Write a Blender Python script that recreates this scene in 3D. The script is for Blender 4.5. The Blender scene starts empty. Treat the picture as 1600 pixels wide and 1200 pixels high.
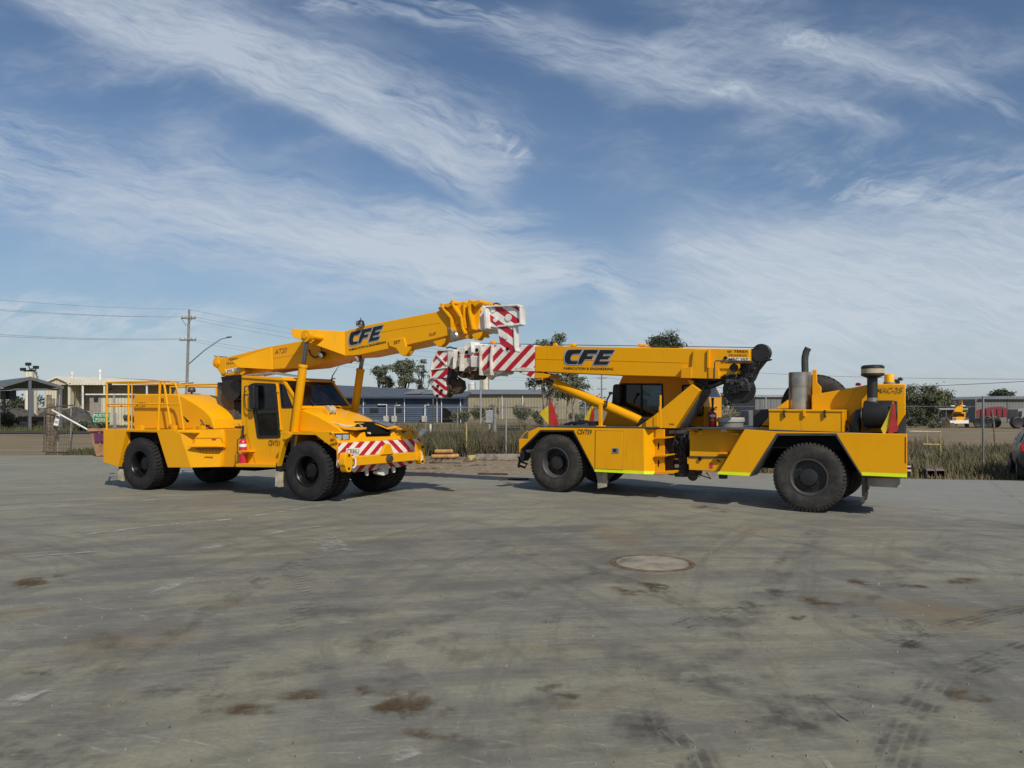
import bpy, bmesh, math, random
from mathutils import Vector, Matrix, noise as mnoise
R = math.radians
random.seed(7)
sc = bpy.context.scene
# ---------------------------------------------------------------- camera, sky, sun, exposure
CAMH = 2.0; FPX = 1200.0; HZ = 636.0
cam = bpy.data.cameras.new('camera'); camo = bpy.data.objects.new('camera', cam)
sc.collection.objects.link(camo); sc.camera = camo
camo.location = (0, 0, CAMH); camo.rotation_euler = (R(90), 0, 0)
cam.sensor_fit = 'HORIZONTAL'; cam.sensor_width = 36; cam.lens = 27
cam.shift_y = (HZ - 600) / 1600; cam.clip_start = .1; cam.clip_end = 5000
sc.render.resolution_x = 1024; sc.render.resolution_y = 768
SUN_EL = 42; SUN_H = (.44, -.898)
sun_dir = Vector((SUN_H[0] * math.cos(R(SUN_EL)), SUN_H[1] * math.cos(R(SUN_EL)), math.sin(R(SUN_EL))))
sl = bpy.data.lights.new('sun', 'SUN'); sl.energy = 4.2; sl.angle = R(.55); sl.color = (1.0, .93, .82)
so = bpy.data.objects.new('sun', sl); sc.collection.objects.link(so)
so.rotation_euler = sun_dir.to_track_quat('Z', 'Y').to_euler(); so.location = (10, -30, 30)
sc.view_settings.view_transform = 'Standard'; sc.view_settings.look = 'None'
sc.view_settings.exposure = 0.0; sc.view_settings.gamma = 1.0
sc.view_settings.use_curve_mapping = False

# ---------------------------------------------------------------- node helpers
class V:
    """a value in a node tree; arithmetic makes Math nodes"""
    def __init__(s, nt, o): s.nt = nt; s.o = o
    def _m(s, op, *a):
        n = s.nt.nodes.new('ShaderNodeMath'); n.operation = op
        for i, q in enumerate((s,) + a):
            if isinstance(q, V): s.nt.links.new(q.o, n.inputs[i])
            else: n.inputs[i].default_value = q
        return V(s.nt, n.outputs[0])
    def __add__(s, b): return s._m('ADD', b)
    __radd__ = __add__
    def __sub__(s, b): return s._m('SUBTRACT', b)
    def __rsub__(s, b): return (s * -1) + b
    def __mul__(s, b): return s._m('MULTIPLY', b)
    __rmul__ = __mul__
    def __truediv__(s, b): return s._m('DIVIDE', b)
    def abs(s): return s._m('ABSOLUTE')
    def fract(s): return s._m('FRACT')
    def gt(s, b): return s._m('GREATER_THAN', b)
    def lt(s, b): return s._m('LESS_THAN', b)
    def max(s, b): return s._m('MAXIMUM', b)
    def min(s, b): return s._m('MINIMUM', b)
    def pow(s, b): return s._m('POWER', b)
    def sin(s): return s._m('SINE')
    def ramp(s, a, b, lo=0.0, hi=1.0, smooth=True):
        n = s.nt.nodes.new('ShaderNodeMapRange')
        n.interpolation_type = 'SMOOTHSTEP' if smooth else 'LINEAR'
        s.nt.links.new(s.o, n.inputs[0])
        n.inputs[1].default_value = a; n.inputs[2].default_value = b
        n.inputs[3].default_value = lo; n.inputs[4].default_value = hi
        return V(s.nt, n.outputs[0])
def link(nt, src, sock):
    if isinstance(src, V): nt.links.new(src.o, sock)
    elif hasattr(src, 'is_output'): nt.links.new(src, sock)
    else: sock.default_value = src
def xyz(nt, x, y, z):
    n = nt.nodes.new('ShaderNodeCombineXYZ')
    for i, q in enumerate((x, y, z)): link(nt, q, n.inputs[i])
    return n.outputs[0]
def sep(nt, vec):
    n = nt.nodes.new('ShaderNodeSeparateXYZ'); nt.links.new(vec, n.inputs[0])
    return [V(nt, n.outputs[i]) for i in range(3)]
def noise(nt, vec, scale, detail=4, rough=.55, dist=0.0):
    n = nt.nodes.new('ShaderNodeTexNoise'); nt.links.new(vec, n.inputs['Vector'])
    n.inputs['Scale'].default_value = scale; n.inputs['Detail'].default_value = detail
    n.inputs['Roughness'].default_value = rough; n.inputs['Distortion'].default_value = dist
    return V(nt, n.outputs[0])
def col(c): return (c[0], c[1], c[2], 1.0)
def mix(nt, f, a, b, mode='MIX'):
    n = nt.nodes.new('ShaderNodeMix'); n.data_type = 'RGBA'; n.blend_type = mode
    link(nt, f, n.inputs[0])
    for q, i in ((a, 6), (b, 7)): link(nt, col(q) if isinstance(q, tuple) and len(q) == 3 else q, n.inputs[i])
    return n.outputs[2]
def bump(nt, h, strength, dist=.01):
    n = nt.nodes.new('ShaderNodeBump'); n.inputs['Strength'].default_value = strength
    n.inputs['Distance'].default_value = dist; nt.links.new(h.o, n.inputs['Height']); return n.outputs[0]
def new_mat(name):
    m = bpy.data.materials.new(name); m.use_nodes = True; nt = m.node_tree
    return m, nt, nt.nodes['Principled BSDF']
def objco(nt): return nt.nodes.new('ShaderNodeTexCoord').outputs['Object']
def pos(nt): return nt.nodes.new('ShaderNodeNewGeometry').outputs['Position']
def simple(name, c, rough=.5, metal=0.0, var=.12, scale=3.0, coat=0.0, bumpy=0.0, dark=None, spec=.5):
    """plain surface with a little mottling so that it is never perfectly even"""
    m, nt, p = new_mat(name)
    o = objco(nt); n = noise(nt, o, scale, 5, .6)
    d = dark or tuple(q * (1 - var * 2) for q in c)
    nt.links.new(mix(nt, n.ramp(.35, .7), c, d), p.inputs['Base Color'])
    link(nt, noise(nt, o, scale * 4, 3).ramp(.3, .7, rough * .85, min(1, rough * 1.15)), p.inputs['Roughness'])
    p.inputs['Metallic'].default_value = metal; p.inputs['Coat Weight'].default_value = coat
    p.inputs['Specular IOR Level'].default_value = spec
    if bumpy: nt.links.new(bump(nt, noise(nt, o, scale * 8, 4), bumpy, .02), p.inputs['Normal'])
    return m

# ---------------------------------------------------------------- sky
w = bpy.data.worlds.new('World'); sc.world = w; w.use_nodes = True
nt = w.node_tree; nt.nodes.clear()
out = nt.nodes.new('ShaderNodeOutputWorld'); bg = nt.nodes.new('ShaderNodeBackground')
nt.links.new(bg.outputs[0], out.inputs[0]); bg.inputs[1].default_value = .105
sky = nt.nodes.new('ShaderNodeTexSky'); sky.sky_type = 'NISHITA'; sky.sun_disc = False
sky.sun_elevation = R(SUN_EL); sky.sun_rotation = math.atan2(SUN_H[0], SUN_H[1])
sky.air_density = 1.0; sky.dust_density = .6; sky.ozone_density = 2.2; sky.altitude = 100
D3 = nt.nodes.new('ShaderNodeTexCoord').outputs['Generated']
dx, dy, dz = sep(nt, D3)
dyc = dy.abs().max(.08)
U = dx / dyc * 1.2 + .8                 # high cloud sheet in tangent coordinates of the direction itself
T = dz / dyc * -1.2 + .636
P0 = xyz(nt, U, T, 0.0)
wob = noise(nt, P0, 3.0, 4, .6) - .5; wob2 = noise(nt, xyz(nt, U + 7.3, T + 2.1, 0.0), 3.0, 4, .6) - .5
U2 = U + wob * .10; T2 = T + wob2 * .10
def rotated(ang, su, st, off=0.0):
    c, s = math.cos(R(ang)), math.sin(R(ang))
    return xyz(nt, (U2 * c + T2 * s) * su + off, (T2 * c - U2 * s) * st, off)
def strands(ang, su, st, off, lo=.40, hi=.64):
    """fibrous cirrus texture: coarse streaks broken up by fine threads running the same way"""
    a = noise(nt, rotated(ang, su, st, off), 1.5, 6, .6, .3); b = noise(nt, rotated(ang + 5, su * 2.4, st * 3.2, off + 5), 2.2, 9, .68, .6)
    c = noise(nt, rotated(ang - 7, su * 1.6, st * 1.8, off + 11), 2.0, 8, .66, 1.2)
    return (a * .36 + b * .30 + c * .34).ramp(lo + .02, hi, .0, 1.25, smooth=False)
ta = strands(25, 1.6, 6.5, 0.0, .38, .62); tb = strands(9, 1.5, 8.0, 3.7, .40, .62); tc = strands(-14, 2.2, 6.5, 9.1, .42, .64)
puff = noise(nt, rotated(35, 5.0, 8.0, 2.2), 2.6, 9, .72, 2.0).ramp(.44, .66)
veil = noise(nt, xyz(nt, U2, T2 * 2.2, 4.0), 2.2, 5, .55)
def band(x0, y0, x1, y1, wu, wl, amp, tex, fade=.12):
    """cloud streak between two directions; wu and wl are its widths above and below the line"""
    L = math.hypot(x1 - x0, y1 - y0); cx, cy = (x1 - x0) / L, (y1 - y0) / L
    s = (U2 - x0) * cx + (T2 - y0) * cy; d = (T2 - y0) * cx - (U2 - x0) * cy
    m = d.ramp(-wu, 0) * d.ramp(0, wl, 1, 0) * s.ramp(-fade, fade) * s.ramp(L - fade, L + fade, 1, 0)
    return m * amp * (tex if isinstance(tex, V) else 1.0)
fl = band(.02, -.04, .42, .12, .09, .07, .95, ta, .1) + band(.30, .07, .77, .30, .12, .035, 1.15, ta, .06) + band(.02, -.04, .77, .29, .07, .05, .18, 1.0)
fl = fl + band(.18, .0, .80, .22, .12, .10, .45, ta) + band(.2, -.02, .6, .10, .1, .1, .25, 1.0)
fl = fl + band(-.3, .20, .84, .44, .15, .13, .75, tb) + band(-.3, .22, .84, .44, .16, .12, .20, 1.0)
fl = fl + band(.52, .38, .95, .44, .07, .06, 1.15, tb) + band(.30, .34, .80, .42, .10, .05, .3, 1.0) + band(.58, .33, .84, .345, .03, .025, .7, tb, .05)
fl = fl + band(-.3, .49, .34, .50, .045, .06, 1.1, tc) + band(-.3, .60, 1.9, .60, .10, .09, .35, 1.0, .3)
fl = fl + band(.46, .00, .80, .03, .045, .035, .9, tb, .04) + band(.72, .04, 1.12, .12, .07, .06, .6, tb) + band(.7, .04, 1.1, .12, .09, .07, .2, 1.0)
fl = fl + band(1.215, .05, 1.30, .085, .032, .024, 1.1, puff, .025) + band(1.26, .075, 1.6, .18, .03, .035, .6, ta, .05) + band(1.22, .055, 1.5, .14, .03, .03, .25, 1.0, .05)
fl = fl + band(1.125, .135, 1.18, .14, .024, .024, 1.1, puff, .02) + band(1.16, .14, 1.40, .20, .022, .035, .5, ta, .04)
fl = fl + band(1.28, .28, 1.55, .33, .03, .03, .6, tc, .04) + band(1.08, .42, 2.1, .42, .15, .20, .85, tb, .14) + band(1.06, .44, 2.1, .45, .17, .2, .85, 1.0, .18)
fl = fl + band(.93, .50, 1.35, .52, .05, .07, .9, tb, .05) + band(1.04, .39, 1.22, .40, .035, .035, .7, tc, .03)
fl = fl + band(1.2, .28, 2.1, .30, .11, .12, .5, tc, .2) + band(.74, .20, .82, .26, .025, .02, .7, puff, .02)
fl = fl + band(.85, .43, .98, .46, .02, .035, .8, tb, .03) + tc * veil.ramp(.46, .7) * .22 + tb * veil.ramp(.52, .75) * .22 + veil.ramp(.38, .72, -.05, .12)
behind = noise(nt, xyz(nt, dx, dy * 2.0, dz * 2.0), 2.0, 7, .6).ramp(.4, .75, .1, .6)
front = dy.ramp(0.0, .15)
fib = noise(nt, rotated(17, 4.0, 26.0, 1.3), 2.6, 9, .72, .8).ramp(.34, .66, .72, 1.10, smooth=False)
fl = fl.max(0.0).pow(1.45)
cov = ((fl / (fl + .50)) * 1.30 * fib * front + behind * (1 - front)).min(.97)
hor = dz.ramp(.0, .35, 1, 0)
base = mix(nt, hor * .42, mix(nt, 1.0, sky.outputs[0], (.76, .79, .83), 'MULTIPLY'), (2.7, 3.45, 4.5))
warm = mix(nt, dz.ramp(0, .45, 0, 1), (5.5, 6.1, 6.7), (4.6, 5.25, 6.15))
skyc = mix(nt, cov * .92, base, warm)
nt.links.new(skyc, bg.inputs[0])

# ---------------------------------------------------------------- mesh helpers
col0 = sc.collection
def tag(o, label=None, cat=None, group=None, kind=None):
    if label: o['label'] = label
    if cat: o['category'] = cat
    if group: o['group'] = group
    if kind: o['kind'] = kind
    return o
def thing(name, label, cat, loc=(0, 0, 0), rz=0.0, group=None):
    o = bpy.data.objects.new(name, None); col0.objects.link(o)
    o.location = loc; o.rotation_euler = (0, 0, rz); o.empty_display_size = .2
    return tag(o, label, cat, group)
class MB:
    def __init__(s): s.bm = bmesh.new(); s.mi = 0
    def face(s, pts, smooth=False):
        f = s.bm.faces.new([s.bm.verts.new(p) for p in pts]); f.smooth = smooth; f.material_index = s.mi; return f
    def loft(s, A, B, smooth=False, capa=True, capb=True):
        a = [s.bm.verts.new(p) for p in A]; b = [s.bm.verts.new(p) for p in B]; n = len(a)
        for i in range(n):
            f = s.bm.faces.new((a[i], a[(i + 1) % n], b[(i + 1) % n], b[i])); f.smooth = smooth; f.material_index = s.mi
        if capa: s.bm.faces.new(a[::-1]).material_index = s.mi
        if capb: s.bm.faces.new(b).material_index = s.mi
        return s
    def box(s, a, b):
        x0, y0, z0 = a; x1, y1, z1 = b
        return s.loft([(x0, y0, z0), (x1, y0, z0), (x1, y1, z0), (x0, y1, z0)],
                      [(x0, y0, z1), (x1, y0, z1), (x1, y1, z1), (x0, y1, z1)])
    def rings(s, rings, smooth=True, cap=True, closed=False):
        vs = [[s.bm.verts.new(p) for p in r] for r in rings]; n = len(vs[0])
        for a, b in zip(vs, vs[1:] + ([vs[0]] if closed else [])):
            for i in range(n):
                f = s.bm.faces.new((a[i], a[(i + 1) % n], b[(i + 1) % n], b[i])); f.smooth = smooth; f.material_index = s.mi
        if cap and not closed:
            s.bm.faces.new(vs[0][::-1]).material_index = s.mi; s.bm.faces.new(vs[-1]).material_index = s.mi
        return s
    def tube(s, pts, r, n=8, cap=True):
        pts = [Vector(p) for p in pts]; rs = r if isinstance(r, (list, tuple)) else [r] * len(pts)
        rg = []; up = None
        for i, p in enumerate(pts):
            t = (pts[min(i + 1, len(pts) - 1)] - pts[max(i - 1, 0)]).normalized()
            if up is None: up = Vector((0, 0, 1)) if abs(t.z) < .9 else Vector((1, 0, 0))
            a = (up - t * up.dot(t))
            if a.length < 1e-4: a = t.orthogonal()
            a.normalize(); up = a; b = t.cross(a)
            rg.append([p + (a * math.cos(2 * math.pi * k / n) + b * math.sin(2 * math.pi * k / n)) * rs[i] for k in range(n)])
        return s.rings(rg, True, cap)
    def lathe(s, c, axis, prof, n=32, cap=True, smooth=True):
        """prof: (radius, distance along axis)"""
        c = Vector(c); ax = Vector(axis).normalized(); a = ax.orthogonal().normalized(); b = ax.cross(a)
        return s.rings([[c + ax * h + (a * math.cos(2 * math.pi * k / n) + b * math.sin(2 * math.pi * k / n)) * r for k in range(n)]
                        for r, h in prof], smooth, cap)
    def build(s, name, mat, parent=None, bev=0.0, label=None, sharp=35):
        bmesh.ops.recalc_face_normals(s.bm, faces=s.bm.faces)
        me = bpy.data.meshes.new(name); s.bm.to_mesh(me); s.bm.free()
        for m in (mat if isinstance(mat, (list, tuple)) else [mat]): me.materials.append(m)
        try: me.set_sharp_from_angle(angle=R(sharp))
        except Exception: pass
        o = bpy.data.objects.new(name, me); col0.objects.link(o)
        if parent is not None: o.parent = parent
        if bev:
            b = o.modifiers.new('bevel', 'BEVEL'); b.width = bev; b.segments = 2; b.limit_method = 'ANGLE'; b.angle_limit = R(40)
        if label: o['label'] = label
        return o
def text_mesh(s, p0, px, py, name, mat, parent, bold=.0, shear=0.0, spacing=1.0, label=None, lines=None):
    """flat lettering: p0 lower left, px lower right, py upper left (points in the parent's space)"""
    cu = bpy.data.curves.new(name, 'FONT'); cu.body = s; cu.offset = bold; cu.shear = shear
    cu.space_character = spacing; cu.space_line = .82; cu.resolution_u = 3; cu.align_x = 'CENTER' if lines else 'LEFT'
    to = bpy.data.objects.new(name + '_src', cu); col0.objects.link(to)
    dg = bpy.context.evaluated_depsgraph_get(); dg.update()
    me = bpy.data.meshes.new_from_object(to.evaluated_get(dg)); bpy.data.objects.remove(to)
    xs = [v.co.x for v in me.vertices]; ys = [v.co.y for v in me.vertices]
    x0, x1, y0, y1 = min(xs), max(xs), min(ys), max(ys)
    p0, px, py = Vector(p0), Vector(px), Vector(py)
    for v in me.vertices:
        v.co = p0 + (px - p0) * ((v.co.x - x0) / (x1 - x0)) + (py - p0) * ((v.co.y - y0) / (y1 - y0))
    me.name = name; me.materials.clear(); me.materials.append(mat)
    o = bpy.data.objects.new(name, me); col0.objects.link(o); o.parent = parent
    if label: o['label'] = label
    return o
def Zm(x0, y0, s):
    """reads coordinates off an enlarged part of the photograph"""
    def f(*p):
        r = [(x0 + s * a, y0 + s * b) for a, b in p]
        return r if len(r) > 1 else r[0]
    return f
S = .19165
A = Zm(140, 560, S); B = Zm(320, 460, S); C = Zm(400, 570, S); Dd = Zm(560, 450, .2); E = Zm(790, 620, .1875)
Fz = Zm(820, 530, .175); G = Zm(1000, 530, S); H = Zm(1170, 530, .23333); N1 = Zm(500, 620, .13333); N2 = Zm(660, 460, .15)
N3 = Zm(1160, 590, .175); N4 = Zm(900, 560, .175); N5 = Zm(0, 570, .125); N6 = Zm(1400, 580, .125)
I_ = Zm(0, 470, .2125); J = Zm(540, 500, .2125); K = Zm(1400, 590, .14164); M_ = Zm(640, 620, .1375)
def Wp(px, py, Y): return Vector(((px - 800) / FPX * Y, Y, CAMH + (HZ - py) / FPX * Y))
def Gp(px, py, z=0.0):
    Y = FPX * (CAMH - z) / (py - HZ); return Vector(((px - 800) / FPX * Y, Y, z))
def gz(x, y):
    """height of the slightly uneven yard"""
    z = .085 * math.exp(-((x - 1.6) ** 2 + (y - 18.6) ** 2) / 7.0)
    z -= .05 * math.exp(-((x + 8.8) ** 2 + (y - 20) ** 2) / 7.0)
    return z
# ---------------------------------------------------------------- materials
def paint(name, c, dark, rough=.38):
    m, nt, p = new_mat(name); o = objco(nt); ps = pos(nt)
    n1 = noise(nt, o, 1.6, 6, .6).ramp(.35, .75); n2 = noise(nt, o, 14, 6, .7)
    c1 = mix(nt, n1 * .45, c, dark)
    x, y, z = sep(nt, ps)
    dust = z.ramp(.3, 1.2, .13, .0) * n2.ramp(.35, .75)
    c2 = mix(nt, dust, c1, (.30, .23, .13))
    xs, ys, zs = sep(nt, o)
    run = noise(nt, xyz(nt, xs * 9, ys * 9, zs * .9), 1.3, 5, .6).ramp(.58, .8, 0, .34)
    c3 = mix(nt, run, c2, (.25, .13, .03))
    nt.links.new(c3, p.inputs['Base Color'])
    link(nt, n2.ramp(.3, .8, rough * .8, rough * 1.5), p.inputs['Roughness'])
    p.inputs['Specular IOR Level'].default_value = .22; p.inputs['Coat Weight'].default_value = .03; p.inputs['Coat Roughness'].default_value = .25
    nt.links.new(bump(nt, noise(nt, o, 2.2, 2), .12, .02), p.inputs['Normal'])
    return m
M = {}
M['yellow'] = paint('yellow_paint', (.74, .345, .002), (.665, .285, .002))
M['orange'] = paint('amber_yellow_paint', (.72, .31, .002), (.63, .255, .002))
M['black'] = simple('black_steel', (.018, .018, .019), .5, var=.2)
M['rimblack'] = simple('rim_black', (.006, .006, .0065), .32, var=.1)
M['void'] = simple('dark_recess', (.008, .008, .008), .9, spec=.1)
M['glass'] = simple('tinted_glass', (.018, .022, .026), .06, var=.05)
M['rubber_trim'] = simple('rubber_trim', (.014, .014, .014), .75)
M['chrome'] = simple('bare_steel_rod', (.16, .15, .14), .3, .7)
M['white'] = simple('white_paint', (.74, .73, .69), .42, var=.07, dark=(.52, .49, .43))
M['red'] = simple('red_paint', (.42, .015, .02), .4, var=.15)
M['redflag'] = simple('red_cloth', (.50, .03, .03), .8, var=.15)
M['yflag'] = simple('yellow_cloth', (.75, .55, .03), .8, var=.15)
M['hivis'] = simple('lime_reflective_tape', (.70, .88, .01), .45, var=.06)
M['text'] = simple('black_lettering', (.012, .012, .014), .5)
M['blueline'] = simple('steel_blue_outline', (.17, .27, .40), .45)
M['greyline'] = simple('pale_letter_edge', (.45, .5, .55), .45)
M['brownline'] = simple('brown_lettering', (.16, .06, .02), .5)
M['plate'] = simple('number_plate', (.75, .74, .68), .4, var=.06)
M['stainless'] = simple('stained_steel', (.46, .44, .40), .34, .8, var=.18, scale=4)
M['greybrown'] = simple('heat_shield', (.11, .095, .08), .6, .2, var=.2, scale=5)
M['grey'] = simple('grey_paint', (.26, .26, .25), .55)
M['dgrey'] = simple('dark_grey_steel', (.06, .058, .06), .6, var=.2)
M['cream_flap'] = simple('cream_flap', (.45, .40, .30), .8, var=.25)
M['amber'] = simple('amber_lens', (.85, .30, .01), .25)
M['redlens'] = simple('red_lens', (.5, .02, .01), .25)
M['lamp'] = simple('clear_lens', (.62, .62, .60), .15, .25, var=.2, scale=20)
M['rustbrown'] = simple('worn_brown_steel', (.11, .07, .045), .8, .2, var=.35, scale=8)
M['cream'] = simple('cream_filter', (.50, .43, .28), .7)
def see_glass(name):
    m, nt, p = new_mat(name); nt.nodes.remove(p); out = [n for n in nt.nodes if n.type == 'OUTPUT_MATERIAL'][0]
    gl = nt.nodes.new('ShaderNodeBsdfGlossy'); gl.inputs['Roughness'].default_value = .03; gl.inputs['Color'].default_value = (.9, .95, 1, 1)
    tr = nt.nodes.new('ShaderNodeBsdfTransparent'); tr.inputs['Color'].default_value = (.42, .47, .50, 1)
    df = nt.nodes.new('ShaderNodeBsdfDiffuse'); df.inputs['Color'].default_value = (.10, .10, .095, 1)
    n = noise(nt, objco(nt), 2.5, 5, .6); m1 = nt.nodes.new('ShaderNodeMixShader'); link(nt, n.ramp(.35, .75, .02, .16), m1.inputs[0]); nt.links.new(tr.outputs[0], m1.inputs[1]); nt.links.new(df.outputs[0], m1.inputs[2])
    fr_ = nt.nodes.new('ShaderNodeFresnel'); fr_.inputs[0].default_value = 1.5; m2 = nt.nodes.new('ShaderNodeMixShader'); nt.links.new(fr_.outputs[0], m2.inputs[0]); nt.links.new(m1.outputs[0], m2.inputs[1]); nt.links.new(gl.outputs[0], m2.inputs[2])
    nt.links.new(m2.outputs[0], out.inputs[0]); return m
M['clear'] = see_glass('dusty_cab_glass'); M['seat'] = simple('black_seat_cloth', (.03, .03, .033), .9); M['trim'] = simple('grey_cab_trim', (.10, .10, .095), .8)
def rubber(name, c, dust, amt):
    m, nt, p = new_mat(name); o = objco(nt)
    x, y, z = sep(nt, o)
    n = noise(nt, o, 5, 6, .65)
    nt.links.new(mix(nt, n.ramp(.35, .75) * amt, c, dust), p.inputs['Base Color'])
    p.inputs['Roughness'].default_value = .78; p.inputs['Specular IOR Level'].default_value = .3
    nt.links.new(bump(nt, noise(nt, o, 40, 3), .2, .01), p.inputs['Normal'])
    return m
M['tyre_clean'] = rubber('tyre_rubber', (.013, .013, .014), (.05, .045, .04), .4)
M['tyre_dusty'] = rubber('dusty_tyre_rubber', (.024, .023, .022), (.075, .068, .058), .65)
def stripes(name, period, slope, c0=None, vert=False, off=0.0):
    """red and white hazard stripes; lateral coordinate mirrored about c0 when given"""
    m, nt, p = new_mat(name); o = objco(nt); x, y, z = sep(nt, o)
    h = (y - c0).abs() if c0 is not None else x
    f = ((h + z * slope) / period + off).fract().gt(.5)
    n = noise(nt, o, 7, 6, .65)
    wh = mix(nt, n.ramp(.45, .8) * .6, (.76, .75, .70), (.42, .39, .33))
    rd = mix(nt, n.ramp(.45, .8) * .5, (.44, .012, .03), (.25, .02, .03))
    nt.links.new(mix(nt, f, wh, rd), p.inputs['Base Color']); p.inputs['Roughness'].default_value = .38
    return m
# ---------------------------------------------------------------- crane frames
def split_build(mb, name, mat, parent, bev=0.0, label=None, gap=.04):
    """pieces that do not touch become parts of their own"""
    bm = mb.bm; bm.verts.index_update(); seen = [-1] * len(bm.verts); isl = []
    for v in bm.verts:
        if seen[v.index] >= 0: continue
        k = len(isl); st = [v]; seen[v.index] = k; vs = []
        while st:
            a = st.pop(); vs.append(a)
            for e in a.link_edges:
                b = e.other_vert(a)
                if seen[b.index] < 0: seen[b.index] = k; st.append(b)
        isl.append(vs)
    def bb(vs): return [min(v.co[i] for v in vs) for i in range(3)], [max(v.co[i] for v in vs) for i in range(3)]
    cl = [[bb(v), v] for v in isl]; merged = True
    while merged and len(cl) > 1:
        merged = False
        for i in range(len(cl)):
            for j in range(i + 1, len(cl)):
                (a0, a1), (b0, b1) = cl[i][0], cl[j][0]
                if all(a0[q] - gap < b1[q] and b0[q] - gap < a1[q] for q in range(3)):
                    vs = cl[i][1] + cl[j][1]; del cl[j]; cl[i] = [bb(vs), vs]; merged = True; break
            if merged: break
    if len(cl) < 2 or len(cl) > 12: return mb.build(name, mat, parent, bev, label)
    first = None
    for _, vs in cl:
        m2 = MB(); mp = {v: m2.bm.verts.new(v.co) for v in vs}; fs = set(f for v in vs for f in v.link_faces)
        for f in sorted(fs, key=lambda f: f.index):
            g = m2.bm.faces.new([mp[v] for v in f.verts]); g.smooth = f.smooth; g.material_index = f.material_index
        o = m2.build(name, mat, parent, bev, label); first = first or o
    bm.free(); return first
class Crane:
    """x runs forward from the rear axle, w inboard from the near flank, z up"""
    def __init__(s, name, label, rear, front, W, group):
        s.B = rear; d = (front[0] - rear[0], front[1] - rear[1]); s.wb = math.hypot(*d); s.u = (d[0] / s.wb, d[1] / s.wb)
        v = (-s.u[1], s.u[0]); s.sgn = 1 if v[1] > 0 else -1; s.v = (v[0] * s.sgn, v[1] * s.sgn); s.W = W
        o = (rear[0] + s.v[0] * W / 2, rear[1] + s.v[1] * W / 2)
        s.root = thing(name, label, 'crane', (o[0], o[1], 0), math.atan2(s.u[1], s.u[0]), group)
    def P(s, x, w, z): return Vector((x, s.sgn * (w - s.W / 2), z))
    def world(s, x, w, z): return Vector((s.B[0] + s.u[0] * x + s.v[0] * w, s.B[1] + s.u[1] * x + s.v[1] * w, z))
    def pix(s, p, w):
        d = ((p[0] - 800) / FPX, 1, (HZ - p[1]) / FPX); t = (w + s.B[0] * s.v[0] + s.B[1] * s.v[1]) / (d[0] * s.v[0] + d[1] * s.v[1])
        return ((t * d[0] - s.B[0]) * s.u[0] + (t - s.B[1]) * s.u[1], CAMH + t * d[2])
    def at(s, p, w): x, z = s.pix(p, w); return s.P(x, w, z)
    def atx(s, p, x):
        d = ((p[0] - 800) / FPX, 1, (HZ - p[1]) / FPX); t = (x + s.B[0] * s.u[0] + s.B[1] * s.u[1]) / (d[0] * s.u[0] + d[1] * s.u[1])
        return s.P(x, (t * d[0] - s.B[0]) * s.v[0] + (t - s.B[1]) * s.v[1], CAMH + t * d[2])
    def atz(s, p, z):
        d = ((p[0] - 800) / FPX, 1, (HZ - p[1]) / FPX); t = (z - CAMH) / d[2]; a = (t * d[0] - s.B[0], t - s.B[1])
        return s.P(a[0] * s.u[0] + a[1] * s.u[1], a[0] * s.v[0] + a[1] * s.v[1], z)
    def slab(s, mb, pts, w0, w1, ref=None):
        q = [s.pix(p, w0 if ref is None else ref) for p in pts]
        return mb.loft([s.P(x, w0, z) for x, z in q], [s.P(x, w1, z) for x, z in q])
    def prism(s, mb, xz, w0, w1): return mb.loft([s.P(x, w0, z) for x, z in xz], [s.P(x, w1, z) for x, z in xz])
    def part(s, name, mat, fn, bev=.008, parent=None, label=None):
        mb = MB(); fn(mb); return split_build(mb, name, mat, parent or s.root, bev, label)
    def slabpart(s, name, mat, pts, w0, w1, bev=.008, ref=None, parent=None, label=None):
        return s.part(name, mat, lambda mb: s.slab(mb, pts, w0, w1, ref), bev, parent, label)
    def text(s, body, p0, p1, p2, w, name='lettering', mat='text', parent=None, bold=.02, shear=0.0, spacing=1.0, lift=.006, lines=None):
        a, b, c = [s.at(p, w - lift) for p in (p0, p1, p2)]
        return text_mesh(body, a, b, c, name, M[mat], parent or s.root, bold, shear, spacing, lines=lines)
def ellipse(cx, cy, rx, ry, n=24): return [(cx + rx * math.cos(2 * math.pi * k / n), cy + ry * math.sin(2 * math.pi * k / n)) for k in range(n)]
def rrect(p, r, n=4):
    """rounds the corners of a polygon given in any 2-D unit"""
    o = []; N = len(p)
    for i in range(N):
        a, b, c = Vector(p[i - 1]), Vector(p[i]), Vector(p[(i + 1) % N])
        u = (a - b).normalized() * min(r, (a - b).length * .45); v = (c - b).normalized() * min(r, (c - b).length * .45)
        for k in range(n + 1):
            t = k / n; q = (b + u) * (1 - t) ** 2 + b * 2 * t * (1 - t) + (b + v) * t * t; o.append((q.x, q.y))
    return o
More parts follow.
